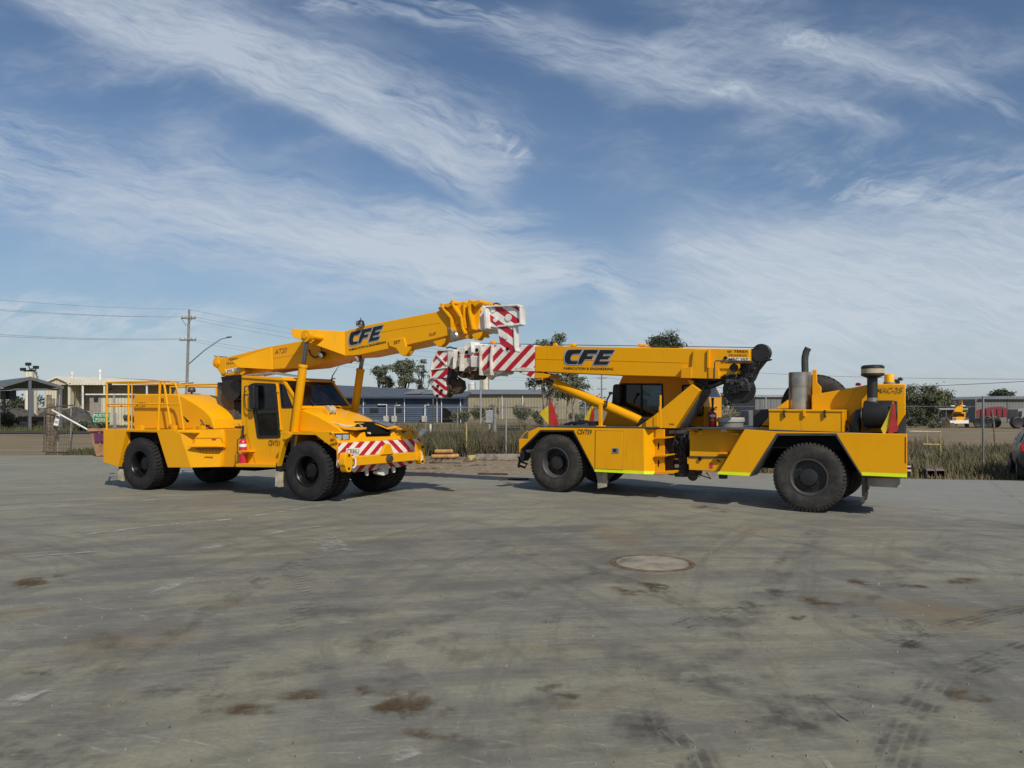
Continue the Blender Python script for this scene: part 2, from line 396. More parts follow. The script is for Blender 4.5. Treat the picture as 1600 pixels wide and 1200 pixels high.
# ---------------------------------------------------------------- wheels (axis along +y, outer face at y = 0)
def tyre_bm(Rd, Wd, nb=46, t0=0.0):
    mb = MB()
    pr = [(.50, .05), (.53, .015), (.60, .0), (.72, -.012), (.84, -.014), (.90, .0), (.945, .022)]
    prof = [(r * Rd, t0 + t) for r, t in pr] + [(.955 * Rd, t0 + .05), (.96 * Rd, t0 + Wd / 2), (.955 * Rd, t0 + Wd - .05)] + [(r * Rd, t0 + Wd - t) for r, t in pr[::-1]]
    mb.lathe((0, 0, 0), (0, 1, 0), prof, 72, cap=False)
    for k in range(nb):
        for side in (0, 1):
            a0 = 2 * math.pi * (k + side * .5) / nb; h = 2 * math.pi / nb * .32
            def pt(a, r, t): return Vector((math.cos(a) * r * Rd, t0 + t, math.sin(a) * r * Rd))
            e0, e1 = (-.002, Wd * .46) if side == 0 else (Wd + .002, Wd * .54)
            sk = .05 * (1 if side == 0 else -1)
            A_ = [pt(a0 - h, .90, e0), pt(a0 + h, .90, e0), pt(a0 + h, .985, e0 + (.02 if side == 0 else -.02)), pt(a0 - h, .985, e0 + (.02 if side == 0 else -.02))]
            m_ = Wd * .24 if side == 0 else Wd * .76
            B_ = [pt(a0 - h + sk * .5, .945, m_), pt(a0 + h + sk * .5, .945, m_), pt(a0 + h + sk * .5, 1.0, m_), pt(a0 - h + sk * .5, 1.0, m_)]
            C_ = [pt(a0 - h + sk * 1.6, .945, e1), pt(a0 + h + sk * 1.6, .945, e1), pt(a0 + h + sk * 1.6, 1.0, e1), pt(a0 - h + sk * 1.6, 1.0, e1)]
            mb.rings([A_, B_, C_], smooth=False)
    return mb
def ring_profile(mb, prof, n=48): mb.lathe((0, 0, 0), (0, 1, 0), prof, n, cap=False)
def make_wheel(cr, Rd, Wd, dual, deep, tyre_m, rim_m, nb=46, label=None):
    """hub mesh with its tyre and rim as children"""
    hub = MB(); d = deep
    hub.lathe((0, 0, 0), (0, 1, 0), [(.0, d - .10), (.10, d - .10), (.155, d - .09), (.17, d - .03), (.17, d + .03)], 32, cap=False)
    hub.lathe((0, 0, 0), (0, 1, 0), [(.16, d), (.30 * Rd / .66, d + .01), (.44 * Rd, d + .03), (.44 * Rd, d + .06), (.16, d + .06)], 48, cap=False)
    for k in range(10):
        a = 2 * math.pi * k / 10
        hub.lathe((math.cos(a) * .205, d - .03, math.sin(a) * .205), (0, 1, 0), [(0, 0), (.016, 0), (.019, .05)], 6, cap=False, smooth=False)
    hub.lathe((0, .1, 0), (0, 1, 0), [(.14, d), (.14, Wd + .1)], 16)
    wheel = hub.build('wheel', M['rimblack'] if dual else M['black'], cr.root, label=label)
    rim = MB()
    ring_profile(rim, [(.535 * Rd, .03), (.53 * Rd, .006), (.505 * Rd, .004), (.495 * Rd, .03), (.47 * Rd, .045), (.465 * Rd, .07), (.452 * Rd, .085), (.445 * Rd, d + .02), (.46 * Rd, Wd - .03), (.51 * Rd, Wd - .02), (.52 * Rd, .05)])
    rim.build('rim', rim_m, wheel)
    t = tyre_bm(Rd, Wd, nb).build('tyre', tyre_m, wheel, sharp=28)
    if dual:
        t2 = t.copy(); col0.objects.link(t2); t2.parent = wheel; t2.location = (0, Wd + .04, 0)
    return wheel
def place_wheel(cr, wheel, x, far, Rd, first, inset=0.0):
    if first: o = wheel
    else:
        o = wheel.copy(); col0.objects.link(o); o.parent = cr.root
        for ch in wheel.children:
            if ch is o: continue
            c = ch.copy(); col0.objects.link(c); c.parent = o
    w_ = cr.W - inset if far else inset
    g = cr.world(x, w_, 0)
    o.location = cr.P(x, w_, Rd + gz(g.x, g.y))
    # the wheel's +y must point inboard
    inb = cr.sgn * (1 if not far else -1)
    o.rotation_euler = (0, .4 * x + far, 0) if inb > 0 else (0, .3 * x, math.pi)
    return o
def holed_plate(cr, name, mat, outer, hole, w0_, w1_, parent=None, ref=None):
    """a plate with one opening; outer and hole are photo polygons"""
    ref = w0_ if ref is None else ref; O2 = [Vector(cr.pix(q, ref)) for q in outer]; H2 = [Vector(cr.pix(q, ref)) for q in hole]
    bm = bmesh.new(); res = []
    for w_ in (w0_, w1_):
        vo = [bm.verts.new(cr.P(q.x, w_, q.y)) for q in O2]; vh = [bm.verts.new(cr.P(q.x, w_, q.y)) for q in H2]
        eds = [bm.edges.new((v[i], v[(i + 1) % len(v)])) for v in (vo, vh) for i in range(len(v))]
        bmesh.ops.triangle_fill(bm, use_beauty=True, use_dissolve=False, edges=eds); res.append((vo, vh))
    for k in (0, 1):
        a, b = res[0][k], res[1][k]
        for i in range(len(a)): bm.faces.new((a[i], a[(i + 1) % len(a)], b[(i + 1) % len(a)], b[i]))
    mb = MB(); mb.bm.free(); mb.bm = bm; return mb.build(name, mat, parent or cr.root)
def cab_inside(cr, x0, x1, w0_, w1_, zf, seat_x, seat_w, fw=1):
    mb = MB(); mb.box(tuple(min(a) for a in zip(cr.P(x0, w0_, zf - .05), cr.P(x1, w1_, zf))), tuple(max(a) for a in zip(cr.P(x0, w0_, zf - .05), cr.P(x1, w1_, zf)))); mb.build('cab_floor', M['trim'], cr.root)
    def bx(a, b, name, m, par=None):
        mb = MB(); lo = tuple(min(u) for u in zip(a, b)); hi = tuple(max(u) for u in zip(a, b)); mb.box(lo, hi); return mb.build(name, m, par or cr.root, .03)
    s = bx(cr.P(seat_x - .25, seat_w - .25, zf + .3), cr.P(seat_x + .25, seat_w + .25, zf + .45), 'driver_seat', M['seat']); bx(cr.P(seat_x - .32, seat_w - .25, zf + .45), cr.P(seat_x - .2, seat_w + .25, zf + 1.05), 'seat_back', M['seat'], s); bx(cr.P(seat_x - .15, seat_w - .15, zf), cr.P(seat_x + .15, seat_w + .15, zf + .3), 'seat_base', M['trim'], s)
    d = bx(cr.P(x1 - .35, w0_ + .1, zf), cr.P(x1 - .08, w1_ - .1, zf + .62), 'dashboard', M['trim'])
    c_ = cr.P(seat_x + .48, seat_w, zf + .78); n_ = 20; ax = (cr.P(1, 0, 0) - cr.P(0, 0, 0)) * -.5 + Vector((0, 0, .85)); ax.normalize(); a = ax.orthogonal().normalized(); b = ax.cross(a)
    mb = MB(); ring = [[c_ + (a * math.cos(2 * math.pi * k / n_) + b * math.sin(2 * math.pi * k / n_)) * (.2 + .015 * math.cos(q)) + ax * .015 * math.sin(q) for q in (0, 2.1, 4.2)] for k in range(n_)]; mb.rings(ring, True, False, True); mb.tube([c_, c_ - ax * .3], .025, 6); mb.tube([c_ - a * .19, c_ + a * .19], .012, 5); mb.build('steering_wheel', M['black'], cr.root)
# company letters, read on the right-hand crane's boom
LOGO = {'c': [(385, 95), (512, 92), (492, 129), (430, 131), (413, 150), (406, 175), (414, 194), (478, 196), (463, 225), (382, 223), (359, 207), (353, 170), (362, 125)],
        'f': [(530, 94), (656, 95), (641, 128), (565, 130), (555, 151), (612, 150), (598, 179), (538, 180), (508, 222), (470, 222), (498, 150)],
        'e': [(672, 95), (803, 96), (782, 130), (706, 132), (696, 151), (768, 149), (740, 180), (674, 181), (667, 197), (760, 197), (736, 229), (608, 229), (640, 160)]}
def logo(cr, w, bl, br, tl, parent):
    """black letters with a blue-grey edge; bl, br, tl are the photo positions of the logo's corners"""
    x0, x1, y0, y1 = 353, 803, 92, 229
    def mp(q, lift):
        a = (q[0] - x0) / (x1 - x0); b = (y1 - q[1]) / (y1 - y0)
        p = (bl[0] + (br[0] - bl[0]) * a + (tl[0] - bl[0]) * b, bl[1] + (br[1] - bl[1]) * a + (tl[1] - bl[1]) * b)
        return cr.at(p, w - lift)
    blk = MB(); out_ = MB(); pale = MB()
    for k, poly in LOGO.items():
        poly = rrect(poly, 9, 3) if k == 'c' else poly
        blk.face([mp(q, .008) for q in poly])
        c = Vector((sum(q[0] for q in poly) / len(poly), sum(q[1] for q in poly) / len(poly)))
        for mbx, wd, lf in ((out_, 8.5, .004), (pale, 3.0, .006)):
            for i in range(len(poly)):
                a, b = Vector(poly[i - 1]), Vector(poly[i]); t = (b - a).normalized(); n = Vector((t.y, -t.x)) * wd
                sh = Vector((-2, 2)) if wd > 5 else Vector((0, 0))
                mbx.face([mp(q + sh, lf + i * .00005) for q in (a - t * wd * .5 + n, b + t * wd * .5 + n, b + t * wd * .5 - n * .3, a - t * wd * .5 - n * .3)])
    l = blk.build('company_letters', M['text'], parent); out_.build('letter_outline', M['blueline'], parent)
    pale.build('letter_edge', M['greyline'], parent)
    return l

# ================================================================= LEFT CRANE
L = Crane('mobile_crane', 'yellow crane on the left, handrails at its tail, raised boom crossing above the other', (-9.18, 18.9), (-4.36, 16.3), 2.72, 'yellow articulated mobile cranes')
Y, O_ = M['yellow'], M['orange']
WB = L.wb
fl_ = L.slabpart
# rear fenders, near and far
rf = [(112, 578), (690, 581), (745, 622), (825, 890), (637, 890), (548, 598), (297, 592), (232, 885), (112, 848)]
fl_('fender', Y, A(*rf), -.03, .10)
fl_('fender', Y, A(*rf), 2.62, 2.75, ref=-.03)
L.part('rear_chassis', Y, lambda mb: (L.prism(mb, [(-1.36, .62), (-.62, .55), (-.50, 1.33), (-.50, 1.38), (-1.36, 1.38)], .1, 2.62), L.prism(mb, [(.72, .95), (1.1, .58), (1.9, .58), (1.9, 1.38), (.72, 1.38)], .1, 2.62)))
L.part('rear_deck', Y, lambda mb: L.prism(mb, [(-1.37, 1.385), (2.0, 1.385), (2.0, 1.425), (-1.37, 1.425)], -.025, 2.74))
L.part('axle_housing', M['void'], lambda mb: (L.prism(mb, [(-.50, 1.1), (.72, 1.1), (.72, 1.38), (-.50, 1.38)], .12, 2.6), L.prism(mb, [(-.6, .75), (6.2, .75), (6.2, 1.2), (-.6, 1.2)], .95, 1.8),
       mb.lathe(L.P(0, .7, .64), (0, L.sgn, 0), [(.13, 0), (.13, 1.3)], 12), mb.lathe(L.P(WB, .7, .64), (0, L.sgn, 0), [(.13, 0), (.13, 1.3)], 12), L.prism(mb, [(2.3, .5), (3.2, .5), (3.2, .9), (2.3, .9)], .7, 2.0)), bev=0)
# flank panel slanting inboard towards the cab
def facet(mb):
    a = [L.at(A((700, 581)), -.028), L.at(A((745, 622)), -.028), L.at(A((825, 890)), -.028)]
    b = [L.at(A((1078, 580)), .36), L.at(A((1090, 640)), .36), L.at(A((1070, 885)), .36)]
    n_ = len(a)
    mb.loft([a[0], b[0], b[1], b[2], a[2], a[1]], [L.P(p.x / 1, 1.3, p.z) for p in (a[0], b[0], b[1], b[2], a[2], a[1])])
fp = L.part('engine_side_panel', Y, facet)
def facet_pt(p, lift=0.0):
    """a point on the slanting flank panel"""
    w_ = .1
    for _ in range(6):
        x, z = L.pix(p, w_); x0 = L.pix(A((745, 622)), -.028)[0]; x1 = L.pix(A((1085, 640)), .36)[0]
        w_ = -.028 + .388 * (x - x0) / (x1 - x0)
    return L.P(x, w_ - lift, z)
mb = MB(); mb.mi = 0
for r_ in range(4):
    for c_ in range(9):
        if r_ == 3 and c_ < 1: continue
        x = 862 + c_ * 26; y = 730 + r_ * 10
        mb.face([facet_pt(A(q), .006) for q in ((x + r_ * 7, y), (x + 22 + r_ * 7 * (c_ < 1), y), (x + 22, y + 6), (x + r_ * 7, y + 6))])
mb.build('grille', M['brownline'], fp)
mb = MB(); q = [A((845, 712)), A((1105, 710)), A((1112, 720)), A((850, 722))]
mb.loft([facet_pt(p, .16) for p in q], [facet_pt(p, -.01) for p in q]); mb.build('step', O_, L.root, .004)
mb = MB(); mb.tube([facet_pt(A(q), .03) for q in ((948, 805), (952, 797), (1015, 793))], .012, 6); mb.tube([facet_pt(A(q), .02) for q in ((852, 650), (846, 690), (870, 645), (1080, 640), (1095, 680))], .006, 5); mb.build('handle', O_, fp)
mb = MB(); mb.face([facet_pt(A(q), .006) for q in ((1000, 652), (1035, 652), (1033, 664), (998, 664))]); mb.build('sticker', M['redflag'], fp)
L.slabpart('side_tank', O_, A((1068, 575), (1240, 575), (1240, 885), (1068, 885)), .42, 1.3)
L.slabpart('side_step', Y, A((1190, 858), (1560, 862), (1560, 890), (1190, 886)), .12, .6, bev=.01)
L.slabpart('step_bracket', Y, A((1190, 752), (1305, 750), (1305, 764), (1190, 766)), .18, .42, bev=.004)
# handrails
def rails(mb):
    w_ = .06; t = lambda pts, r=.024: mb.tube([L.at(A(p), w_) for p in pts], r, 8)
    t([(142, 195), (140, 575)]); t([(318, 190), (318, 575)]); t([(345, 192), (343, 575)], .015); t([(575, 178), (560, 580)], .03); t([(604, 185), (660, 535)], .026)
    t([(138, 198), (320, 192), (575, 188), (660, 187), (695, 203), (715, 250), (740, 380), (768, 585)])
    t([(138, 373), (560, 373), (738, 376)], .018)
    w_ = 2.5; t = lambda pts, r=.024: mb.tube([L.at(A(p), 2.5) for p in pts], r, 8)
    t([(658, 228), (660, 400)]); t([(655, 232), (1235, 232)]); t([(870, 388), (1235, 386)], .018); t([(1035, 232), (1035, 420)]); t([(1230, 232), (1230, 420)])
    # tail rail across the machine
    a = L.at(A((142, 196)), .06); b = L.P(a.x, L.sgn * 0 + 2.5, a.z)
    mb.tube([a, L.P(a.x, 2.5, a.z)], .024, 8); mb.tube([L.P(a.x, 2.5, a.z), L.P(a.x, 2.5, 1.42)], .024, 8)
    mb.tube([L.P(a.x, .06, 2.02), L.P(a.x, 2.5, 2.02)], .018, 8); mb.tube([L.P(a.x, 2.5, a.z), L.P(.8, 2.5, a.z)], .024, 8)
L.part('handrail', Y, rails, bev=0)
# engine hood
hd = A((356, 330), (362, 300), (378, 290), (690, 290), (745, 300), (800, 330), (870, 372), (945, 425), (985, 470), (1000, 500), (1020, 575), (356, 577))
def hoodf(mb):
    q = [L.pix(p, .5) for p in hd]; cx, cz = .3, 1.42
    rings = []
    for w_, s_ in ((.5, .985), (.53, 1.0), (1.5, 1.0), (1.75, .96), (1.85, .86)):
        rings.append([L.P(cx + (x - cx) * s_, w_, cz + (z - cz) * s_ + .0) for x, z in q])
    mb.rings(rings, smooth=False)
eh = L.part('engine_hood', Y, hoodf, bev=.03)
eh.data.materials[0] = Y
L.text('AT20', A((372, 398)), A((455, 396)), A((374, 360)), .5, mat='brownline', parent=eh, bold=.0, shear=.2)
L.text('R', A((583, 362)), A((612, 362)), A((583, 325)), .5, mat='brownline', parent=eh)
L.slabpart('hood_vent', M['void'], A((762, 470), (808, 510), (806, 520), (790, 515)), .49, .505, bev=0, parent=eh)
L.part('hood_latch', M['black'], lambda mb: (mb.tube([L.at(A(p), .42) for p in ((905, 500), (918, 520), (930, 545), (1000, 572))], .02, 6), mb.tube([L.at(A(p), .42) for p in ((940, 545), (975, 545), (990, 575))], .015, 6)), bev=0)
L.part('deck_fittings', Y, lambda mb: [L.slab(mb, A((x, 550), (x + 50, 548), (x + 50, 580), (x, 580)), .2, .3) for x in (370, 640, 870, 840)])
# heat shield, breather, air cleaner cap
L.slabpart('heat_shield', M['greybrown'], A((1040, 195), (1062, 195), (1178, 352), (1176, 556), (1040, 530)), 1.15, 1.5, bev=.015)
L.part('air_cleaner', M['dgrey'], lambda mb: (mb.lathe(L.at(A((838, 345)), 2.1), (0, 0, 1), [(0, 0), (.12, .0), (.20, .06), (.23, .1), (.23, .17), (.2, .19), (0, .2)], 24, cap=False), mb.tube([L.at(A((832, 300)), 2.1), L.at(A((832, 270)), 2.1)], .03), mb.lathe(L.at(A((832, 268)), 2.1), (0, 0, 1), [(0, -.03), (.09, -.03), (.11, .03), (.08, .1), (0, .12)], 16, cap=False)), bev=0)
L.part('work_lamp', M['black'], lambda mb: (mb.lathe(L.at(A((178, 232)), .8), (L.P(0, -1, 0) - L.P(0, 0, 0)), [(0, 0), (.07, 0), (.10, .04), (.10, .1), (0, .12)], 16, cap=False), mb.tube([L.at(A((178, 210)), .8), L.at(A((165, 195)), .8)], .015)), bev=0)
# --- cab
cabs = [B((300, 665)), B((640, 692)), B((770, 930)), C((345, 545)), C((270, 550)), C((205, 600)), C((172, 835)), A((1237, 883))]
dhole = rrect([B((357, 750)), B((402, 730)), B((570, 735)), B((608, 1158)), B((432, 1162)), B((410, 1008))], 4)
wtri = rrect(B((610, 726), (647, 746), (712, 921), (629, 921)), 2)
cab = MB(); cabA = [B((300, 665)), B((592, 688)), B((628, 1165)), C((205, 600)), C((172, 835)), A((1237, 883))]; cabB = [B((592, 688)), B((640, 692)), B((770, 930)), C((345, 545)), C((270, 550)), C((205, 600)), B((628, 1165))]
cab = holed_plate(L, 'cab_body', Y, cabA, dhole, .36, .40); holed_plate(L, 'cab_side_panel', Y, cabB, wtri, .36, .40, cab)
holed_plate(L, 'cab_side_panel', Y, cabA, dhole, 1.94, 1.98, cab, ref=.36); holed_plate(L, 'cab_side_panel', Y, cabB, wtri, 1.94, 1.98, cab, ref=.36)
xr0, zt0 = L.pix(B((300, 665)), .36); xf0 = L.pix(B((640, 692)), .36)[0]; zb0 = .66
L.part('cab_back_wall', Y, lambda mb: (L.prism(mb, [(xr0, zb0), (xr0 + .04, zb0), (xr0 + .04, 1.6), (xr0, 1.6)], .401, 1.939), L.prism(mb, [(xr0, 2.5), (xr0 + .04, 2.5), (xr0 + .04, zt0), (xr0, zt0)], .401, 1.939)), bev=0, parent=cab)
L.part('cab_back_post', Y, lambda mb: (L.prism(mb, [(xr0, 1.6), (xr0 + .04, 1.6), (xr0 + .04, 2.5), (xr0, 2.5)], .401, .62), L.prism(mb, [(xr0, 1.6), (xr0 + .04, 1.6), (xr0 + .04, 2.5), (xr0, 2.5)], 1.7, 1.939)), bev=0, parent=cab)
L.part('rear_window', M['clear'], lambda mb: L.prism(mb, [(xr0 + .01, 1.6), (xr0 + .02, 1.6), (xr0 + .02, 2.5), (xr0 + .01, 2.5)], .62, 1.7), bev=0, parent=cab)
L.part('cab_ceiling', M['trim'], lambda mb: L.prism(mb, [(xr0 + .05, zt0 - .10), (xf0 - .02, zt0 - .16), (xf0 - .02, zt0 - .12), (xr0 + .05, zt0 - .06)], .401, 1.939), bev=0, parent=cab)
L.part('cab_front_wall', Y, lambda mb: L.prism(mb, [(4.62, .66), (4.69, .66), (4.97, 1.98), (4.90, 1.98)], .401, 1.939), bev=0, parent=cab)
cab_inside(L, xr0 + .05, 4.85, .41, 1.93, .92, 3.75, .85)
fl_('door_window', M['clear'], dhole, 1.955, 1.965, bev=0, ref=.36, parent=cab)
fl_('cab_roof', Y, B((300, 660), (640, 684), (655, 700), (640, 706), (300, 682)), .33, 2.0, bev=.01)
door = holed_plate(L, 'door', Y, rrect([B((322, 742)), B((585, 728)), B((622, 1168)), C((195, 835)), C((5, 835)), B((350, 1160))], 4), dhole, .338, .36)
holed_plate(L, 'door_window_seal', M['rubber_trim'], rrect([B((350, 742)), B((398, 720)), B((577, 726)), B((617, 1170)), B((426, 1175)), B((403, 1012))], 4), rrect([B((366, 760)), B((410, 742)), B((560, 745)), B((598, 1150)), B((440, 1152)), B((420, 1000))], 3), .322, .337, door)
fl_('door_window', M['clear'], rrect([B((362, 752)), B((405, 736)), B((565, 740)), B((603, 1156)), B((436, 1158)), B((414, 1004))], 3), .342, .346, bev=0, parent=door)
fl_('door_bar', M['black'], B((428, 948), (596, 940), (597, 965), (430, 972)), .31, .318, bev=0, parent=door)
L.part('door_handle', M['black'], lambda mb: mb.tube([L.at(B(p), .26) for p in ((345, 745), (325, 755), (322, 790), (330, 920), (348, 945), (380, 950))], .012, 6), bev=0, parent=door)
L.part('hinge', Y, lambda mb: [L.slab(mb, B((x, y), (x + 14, y - 2), (x + 16, y + 28), (x + 2, y + 30)), .325, .36) for x, y in ((580, 770), (605, 1080))], bev=.003, parent=door)
fl_('cab_side_window', M['clear'], wtri, .37, .375, bev=0, parent=cab); holed_plate(L, 'cab_side_window_seal', M['rubber_trim'], rrect(B((605, 718), (650, 740), (720, 927), (624, 928)), 2), rrect(B((614, 732), (646, 750), (706, 917), (633, 917)), 2), .350, .358, cab)
# windscreen face: plane through four points
def xw(x, w_, z): return L.P(x, w_, z)
wsA = [xw(4.44, .42, 2.56), xw(4.44, 1.92, 2.56), xw(4.94, 1.96, 2.0), xw(4.94, .40, 2.0)]
wn = Vector((.56, 0, .5)).normalized()
mb = MB(); mb.loft([p + wn * .035 for p in wsA], [p + wn * .005 for p in wsA]); ws = mb.build('windscreen', M['clear'], L.root)
mb = MB(); o4 = [xw(4.38, .34, 2.64), xw(4.38, 2.0, 2.64), xw(5.0, 2.02, 1.94), xw(5.0, .34, 1.94)]
i4 = [wsA[0], wsA[1], wsA[2], wsA[3]]
for k in range(4):
    a, b, c, d = o4[k], o4[(k + 1) % 4], i4[(k + 1) % 4], i4[k]
    mb.loft([a + wn * .045, b + wn * .045, c + wn * .045, d + wn * .045], [a - wn * .01, b - wn * .01, c - wn * .01, d - wn * .01])
mb.build('windscreen_frame', O_, L.root, .004)
mb = MB(); bs = lambda *p: [wsA[0].lerp(wsA[1], u_).lerp(wsA[3].lerp(wsA[2], u_), v_) + wn * .06 for u_, v_ in p]
mb.tube(bs((.18, 1.02), (.35, .93), (.60, .90), (.78, .92)), .009, 5); mb.tube(bs((.22, .78), (.24, .93), (.26, 1.0)), .008, 5); mb.tube(bs((.75, 1.1), (.6, 1.06)), .018, 6)
mb.build('wiper', M['black'], L.root)
L.part('aerial', M['black'], lambda mb: (mb.tube([L.at(B(p), 1.9) for p in ((1035, 705), (1040, 665), (1095, 580))], [.02, .014, .005], 6), mb.tube([L.at(B(p), 1.9) for p in ((1030, 690), (1065, 686))], .012, 6)), bev=0)
L.part('roof_cables', M['grey'], lambda mb: [mb.tube([L.P(3.1 + i * .03, .5 + i * .12, 2.74), L.P(3.7, .6 + i * .1, 2.79 + .02 * (i % 2)), L.P(4.35, .7 + i * .1, 2.70)], .012, 5) for i in range(5)], bev=0)
# --- front body
fen = [C((205, 605)), C((240, 560)), C((285, 545)), C((600, 543)), C((668, 640)), C((668, 840)), C((662, 840)), C((655, 700)), C((458, 552)), C((290, 556)), C((225, 640)), C((175, 830)), C((168, 820))]
fl_('fender', Y, fen, -.03, .10); fl_('fender', Y, fen, 2.62, 2.75, ref=-.03)
L.part('front_deck', Y, lambda mb: L.prism(mb, [(4.75, 1.41), (6.09, 1.41), (6.33, 1.20), (6.33, 1.24), (6.11, 1.475), (4.75, 1.465)], -.028, 2.74))
L.part('front_frame', Y, lambda mb: L.prism(mb, [(5.5, .78), (6.30, .66), (6.30, 1.22), (6.10, 1.40), (5.0, 1.40)], .75, 2.0))
def hoodring(w_, pts): return [L.P(x, w_, z) for x, z in pts]
L.part('front_hood', Y, lambda mb: mb.rings([hoodring(.36, ((4.72, 1.47), (4.9, 1.94), (4.98, 1.94), (5.45, 1.80), (6.0, 1.56), (6.12, 1.47))), hoodring(.5, ((4.72, 1.47), (4.9, 1.975), (4.98, 1.975), (5.48, 1.82), (6.02, 1.60), (6.15, 1.47))),
    hoodring(1.3, ((4.72, 1.47), (4.9, 1.985), (4.98, 1.985), (5.52, 1.84), (5.99, 1.655), (6.0, 1.47))), hoodring(2.0, ((4.72, 1.47), (4.9, 1.975), (4.98, 1.975), (5.35, 1.84), (5.75, 1.67), (6.1, 1.47))), hoodring(2.1, ((4.72, 1.47), (4.9, 1.93), (4.98, 1.93), (5.35, 1.80), (5.75, 1.63), (6.1, 1.47)))], smooth=False), bev=.01)
L.part('nose_panel', Y, lambda mb: mb.loft([L.P(6.33, .62, 1.25), L.P(6.33, 2.12, 1.25), L.P(6.27, 1.98, 1.455), L.P(6.27, .82, 1.455)], [L.P(5.9, .62, 1.25), L.P(5.9, 2.12, 1.25), L.P(5.9, 1.98, 1.455), L.P(5.9, .82, 1.455)]), bev=.012)
def wpts(pts): return [L.at(N1((a, b)), c_) for a, b, c_ in pts]
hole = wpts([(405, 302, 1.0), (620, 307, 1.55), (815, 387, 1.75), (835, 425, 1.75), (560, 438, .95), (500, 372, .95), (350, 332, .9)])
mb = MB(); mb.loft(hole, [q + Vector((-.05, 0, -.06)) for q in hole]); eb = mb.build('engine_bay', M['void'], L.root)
mb = MB(); mb.tube([q + Vector((0, 0, .01)) for q in hole[:4]], .022, 6); mb.build('engine_bay_frame', M['black'], eb)
for q_ in ([(370, 318, .95), (385, 330, .95), (400, 335, .95)], [(430, 342, 1.0), (470, 340, 1.05), (490, 350, 1.0)], [(552, 430, .98), (590, 429, 1.05)]):
    mb = MB(); mb.tube(wpts(q_), .028, 8); mb.build('engine_pipe', M['cream'], eb)
def lid(pts, under, mt):
    a = wpts(under); n_ = (a[1] - a[0]).cross(a[-1] - a[0]).normalized(); n_ = n_ if n_.z > 0 else -n_
    mb = MB(); mb.loft(a, [p - n_ * .02 for p in a]); o = mb.build('hatch_lid', Y, L.root, .003)
    b = [p + n_ * .022 for p in wpts(pts)]; mb = MB(); mb.loft(b, [p + n_ * .006 for p in b]); mb.build('reflective_panel', mt, o)
lid([(108, 291, .46), (232, 289, .85), (398, 354, .85), (300, 370, .45)], [(55, 284, .4), (235, 284, .87), (405, 352, .87), (550, 358, 1.0), (540, 375, .95), (430, 383, .5), (290, 374, .4)], M['white'])
lid([(600, 290, 1.62), (715, 281, 2.14), (883, 341, 2.14), (782, 360, 1.62)], [(588, 288, 1.55), (725, 274, 2.2), (890, 338, 2.2), (990, 345, 2.35), (800, 374, 1.6)], M['stainless'])
# headlights
def headlight(pts, x_, lens):
    mb = MB(); a = [L.atx(N1(p), x_) for p in pts]; mb.loft([p + Vector((.015, 0, 0)) for p in a], [p + Vector((-.12, 0, 0)) for p in a])
    h = mb.build('headlight', M['dgrey'], L.root, .006)
    for q in lens:
        mb = MB(); a = [L.atx(N1(p), x_ + .02) for p in q]; mb.loft([p + Vector((.012, 0, 0)) for p in a], a); mb.build('lens', M['lamp'], h, .01)
headlight([(158, 430), (345, 425), (345, 508), (205, 522)], 6.26, [[(182, 450), (248, 447), (250, 505), (208, 512)], [(262, 446), (334, 443), (335, 500), (268, 506)]])
headlight([(955, 400), (1080, 395), (1110, 480), (985, 475)], 6.20, [[(1005, 410), (1065, 408), (1078, 462), (1015, 466)]])
for w0, w1, xx in ((.0, .62, 6.3), (2.12, 2.72, 6.3)):
    L.part('lamp_housing', Y, lambda mb: mb.loft([L.P(6.32, w0, 1.25), L.P(6.32, w1, 1.25), L.P(6.22, w1, 1.475), L.P(6.12, w0, 1.475)], [L.P(5.95, w0, 1.25), L.P(5.95, w1, 1.25), L.P(5.95, w1, 1.475), L.P(5.95, w0, 1.475)]), bev=.006)
L.part('headlight_guard', Y, lambda mb: (mb.tube([L.atx(N1(p), 6.36) for p in ((110, 405), (150, 440), (205, 540))], .02, 6), mb.tube([L.atx(N1(p), 6.36) for p in ((900, 380), (1060, 372), (1110, 400), (1160, 480), (1175, 500))], .02, 6)), bev=0)
L.part('side_marker_lamp', M['redlens'], lambda mb: (L.slab(mb, N1((120, 490), (140, 487), (140, 512), (122, 515)), -.05, -.03), L.slab(mb, N1((142, 493), (158, 490), (160, 510), (144, 513)), -.05, -.03)), bev=.004)
# hazard board
M['str_front'] = stripes('hazard_stripe_paint', .37, 1.4, L.P(0, 1.42, 0).y, off=.2)
hb = [(205, 545), (1165, 490), (1178, 640), (1090, 775), (900, 828), (400, 885), (330, 838), (205, 835)]
XF = 6.345
mb = MB(); a = [L.atx(N1(p), XF) for p in hb]; mb.loft([p + Vector((.02, 0, 0)) for p in a], [p - Vector((.03, 0, 0)) for p in a]); hz = mb.build('hazard_board', M['str_front'], L.root, .004)
mb = MB(); a = [L.atx(N1(p), XF + .03) for p in ((310, 605), (465, 598), (465, 668), (345, 680), (312, 660))]; mb.loft(a, [p - Vector((.008, 0, 0)) for p in a]); npl = mb.build('number_plate', M['plate'], L.root)
pa = [L.atx(N1(p), XF + .034) for p in ((318, 668), (458, 662), (318, 612))]; text_mesh('CR86LI', pa[0], pa[1], pa[2], 'plate_characters', M['text'], npl, .01)
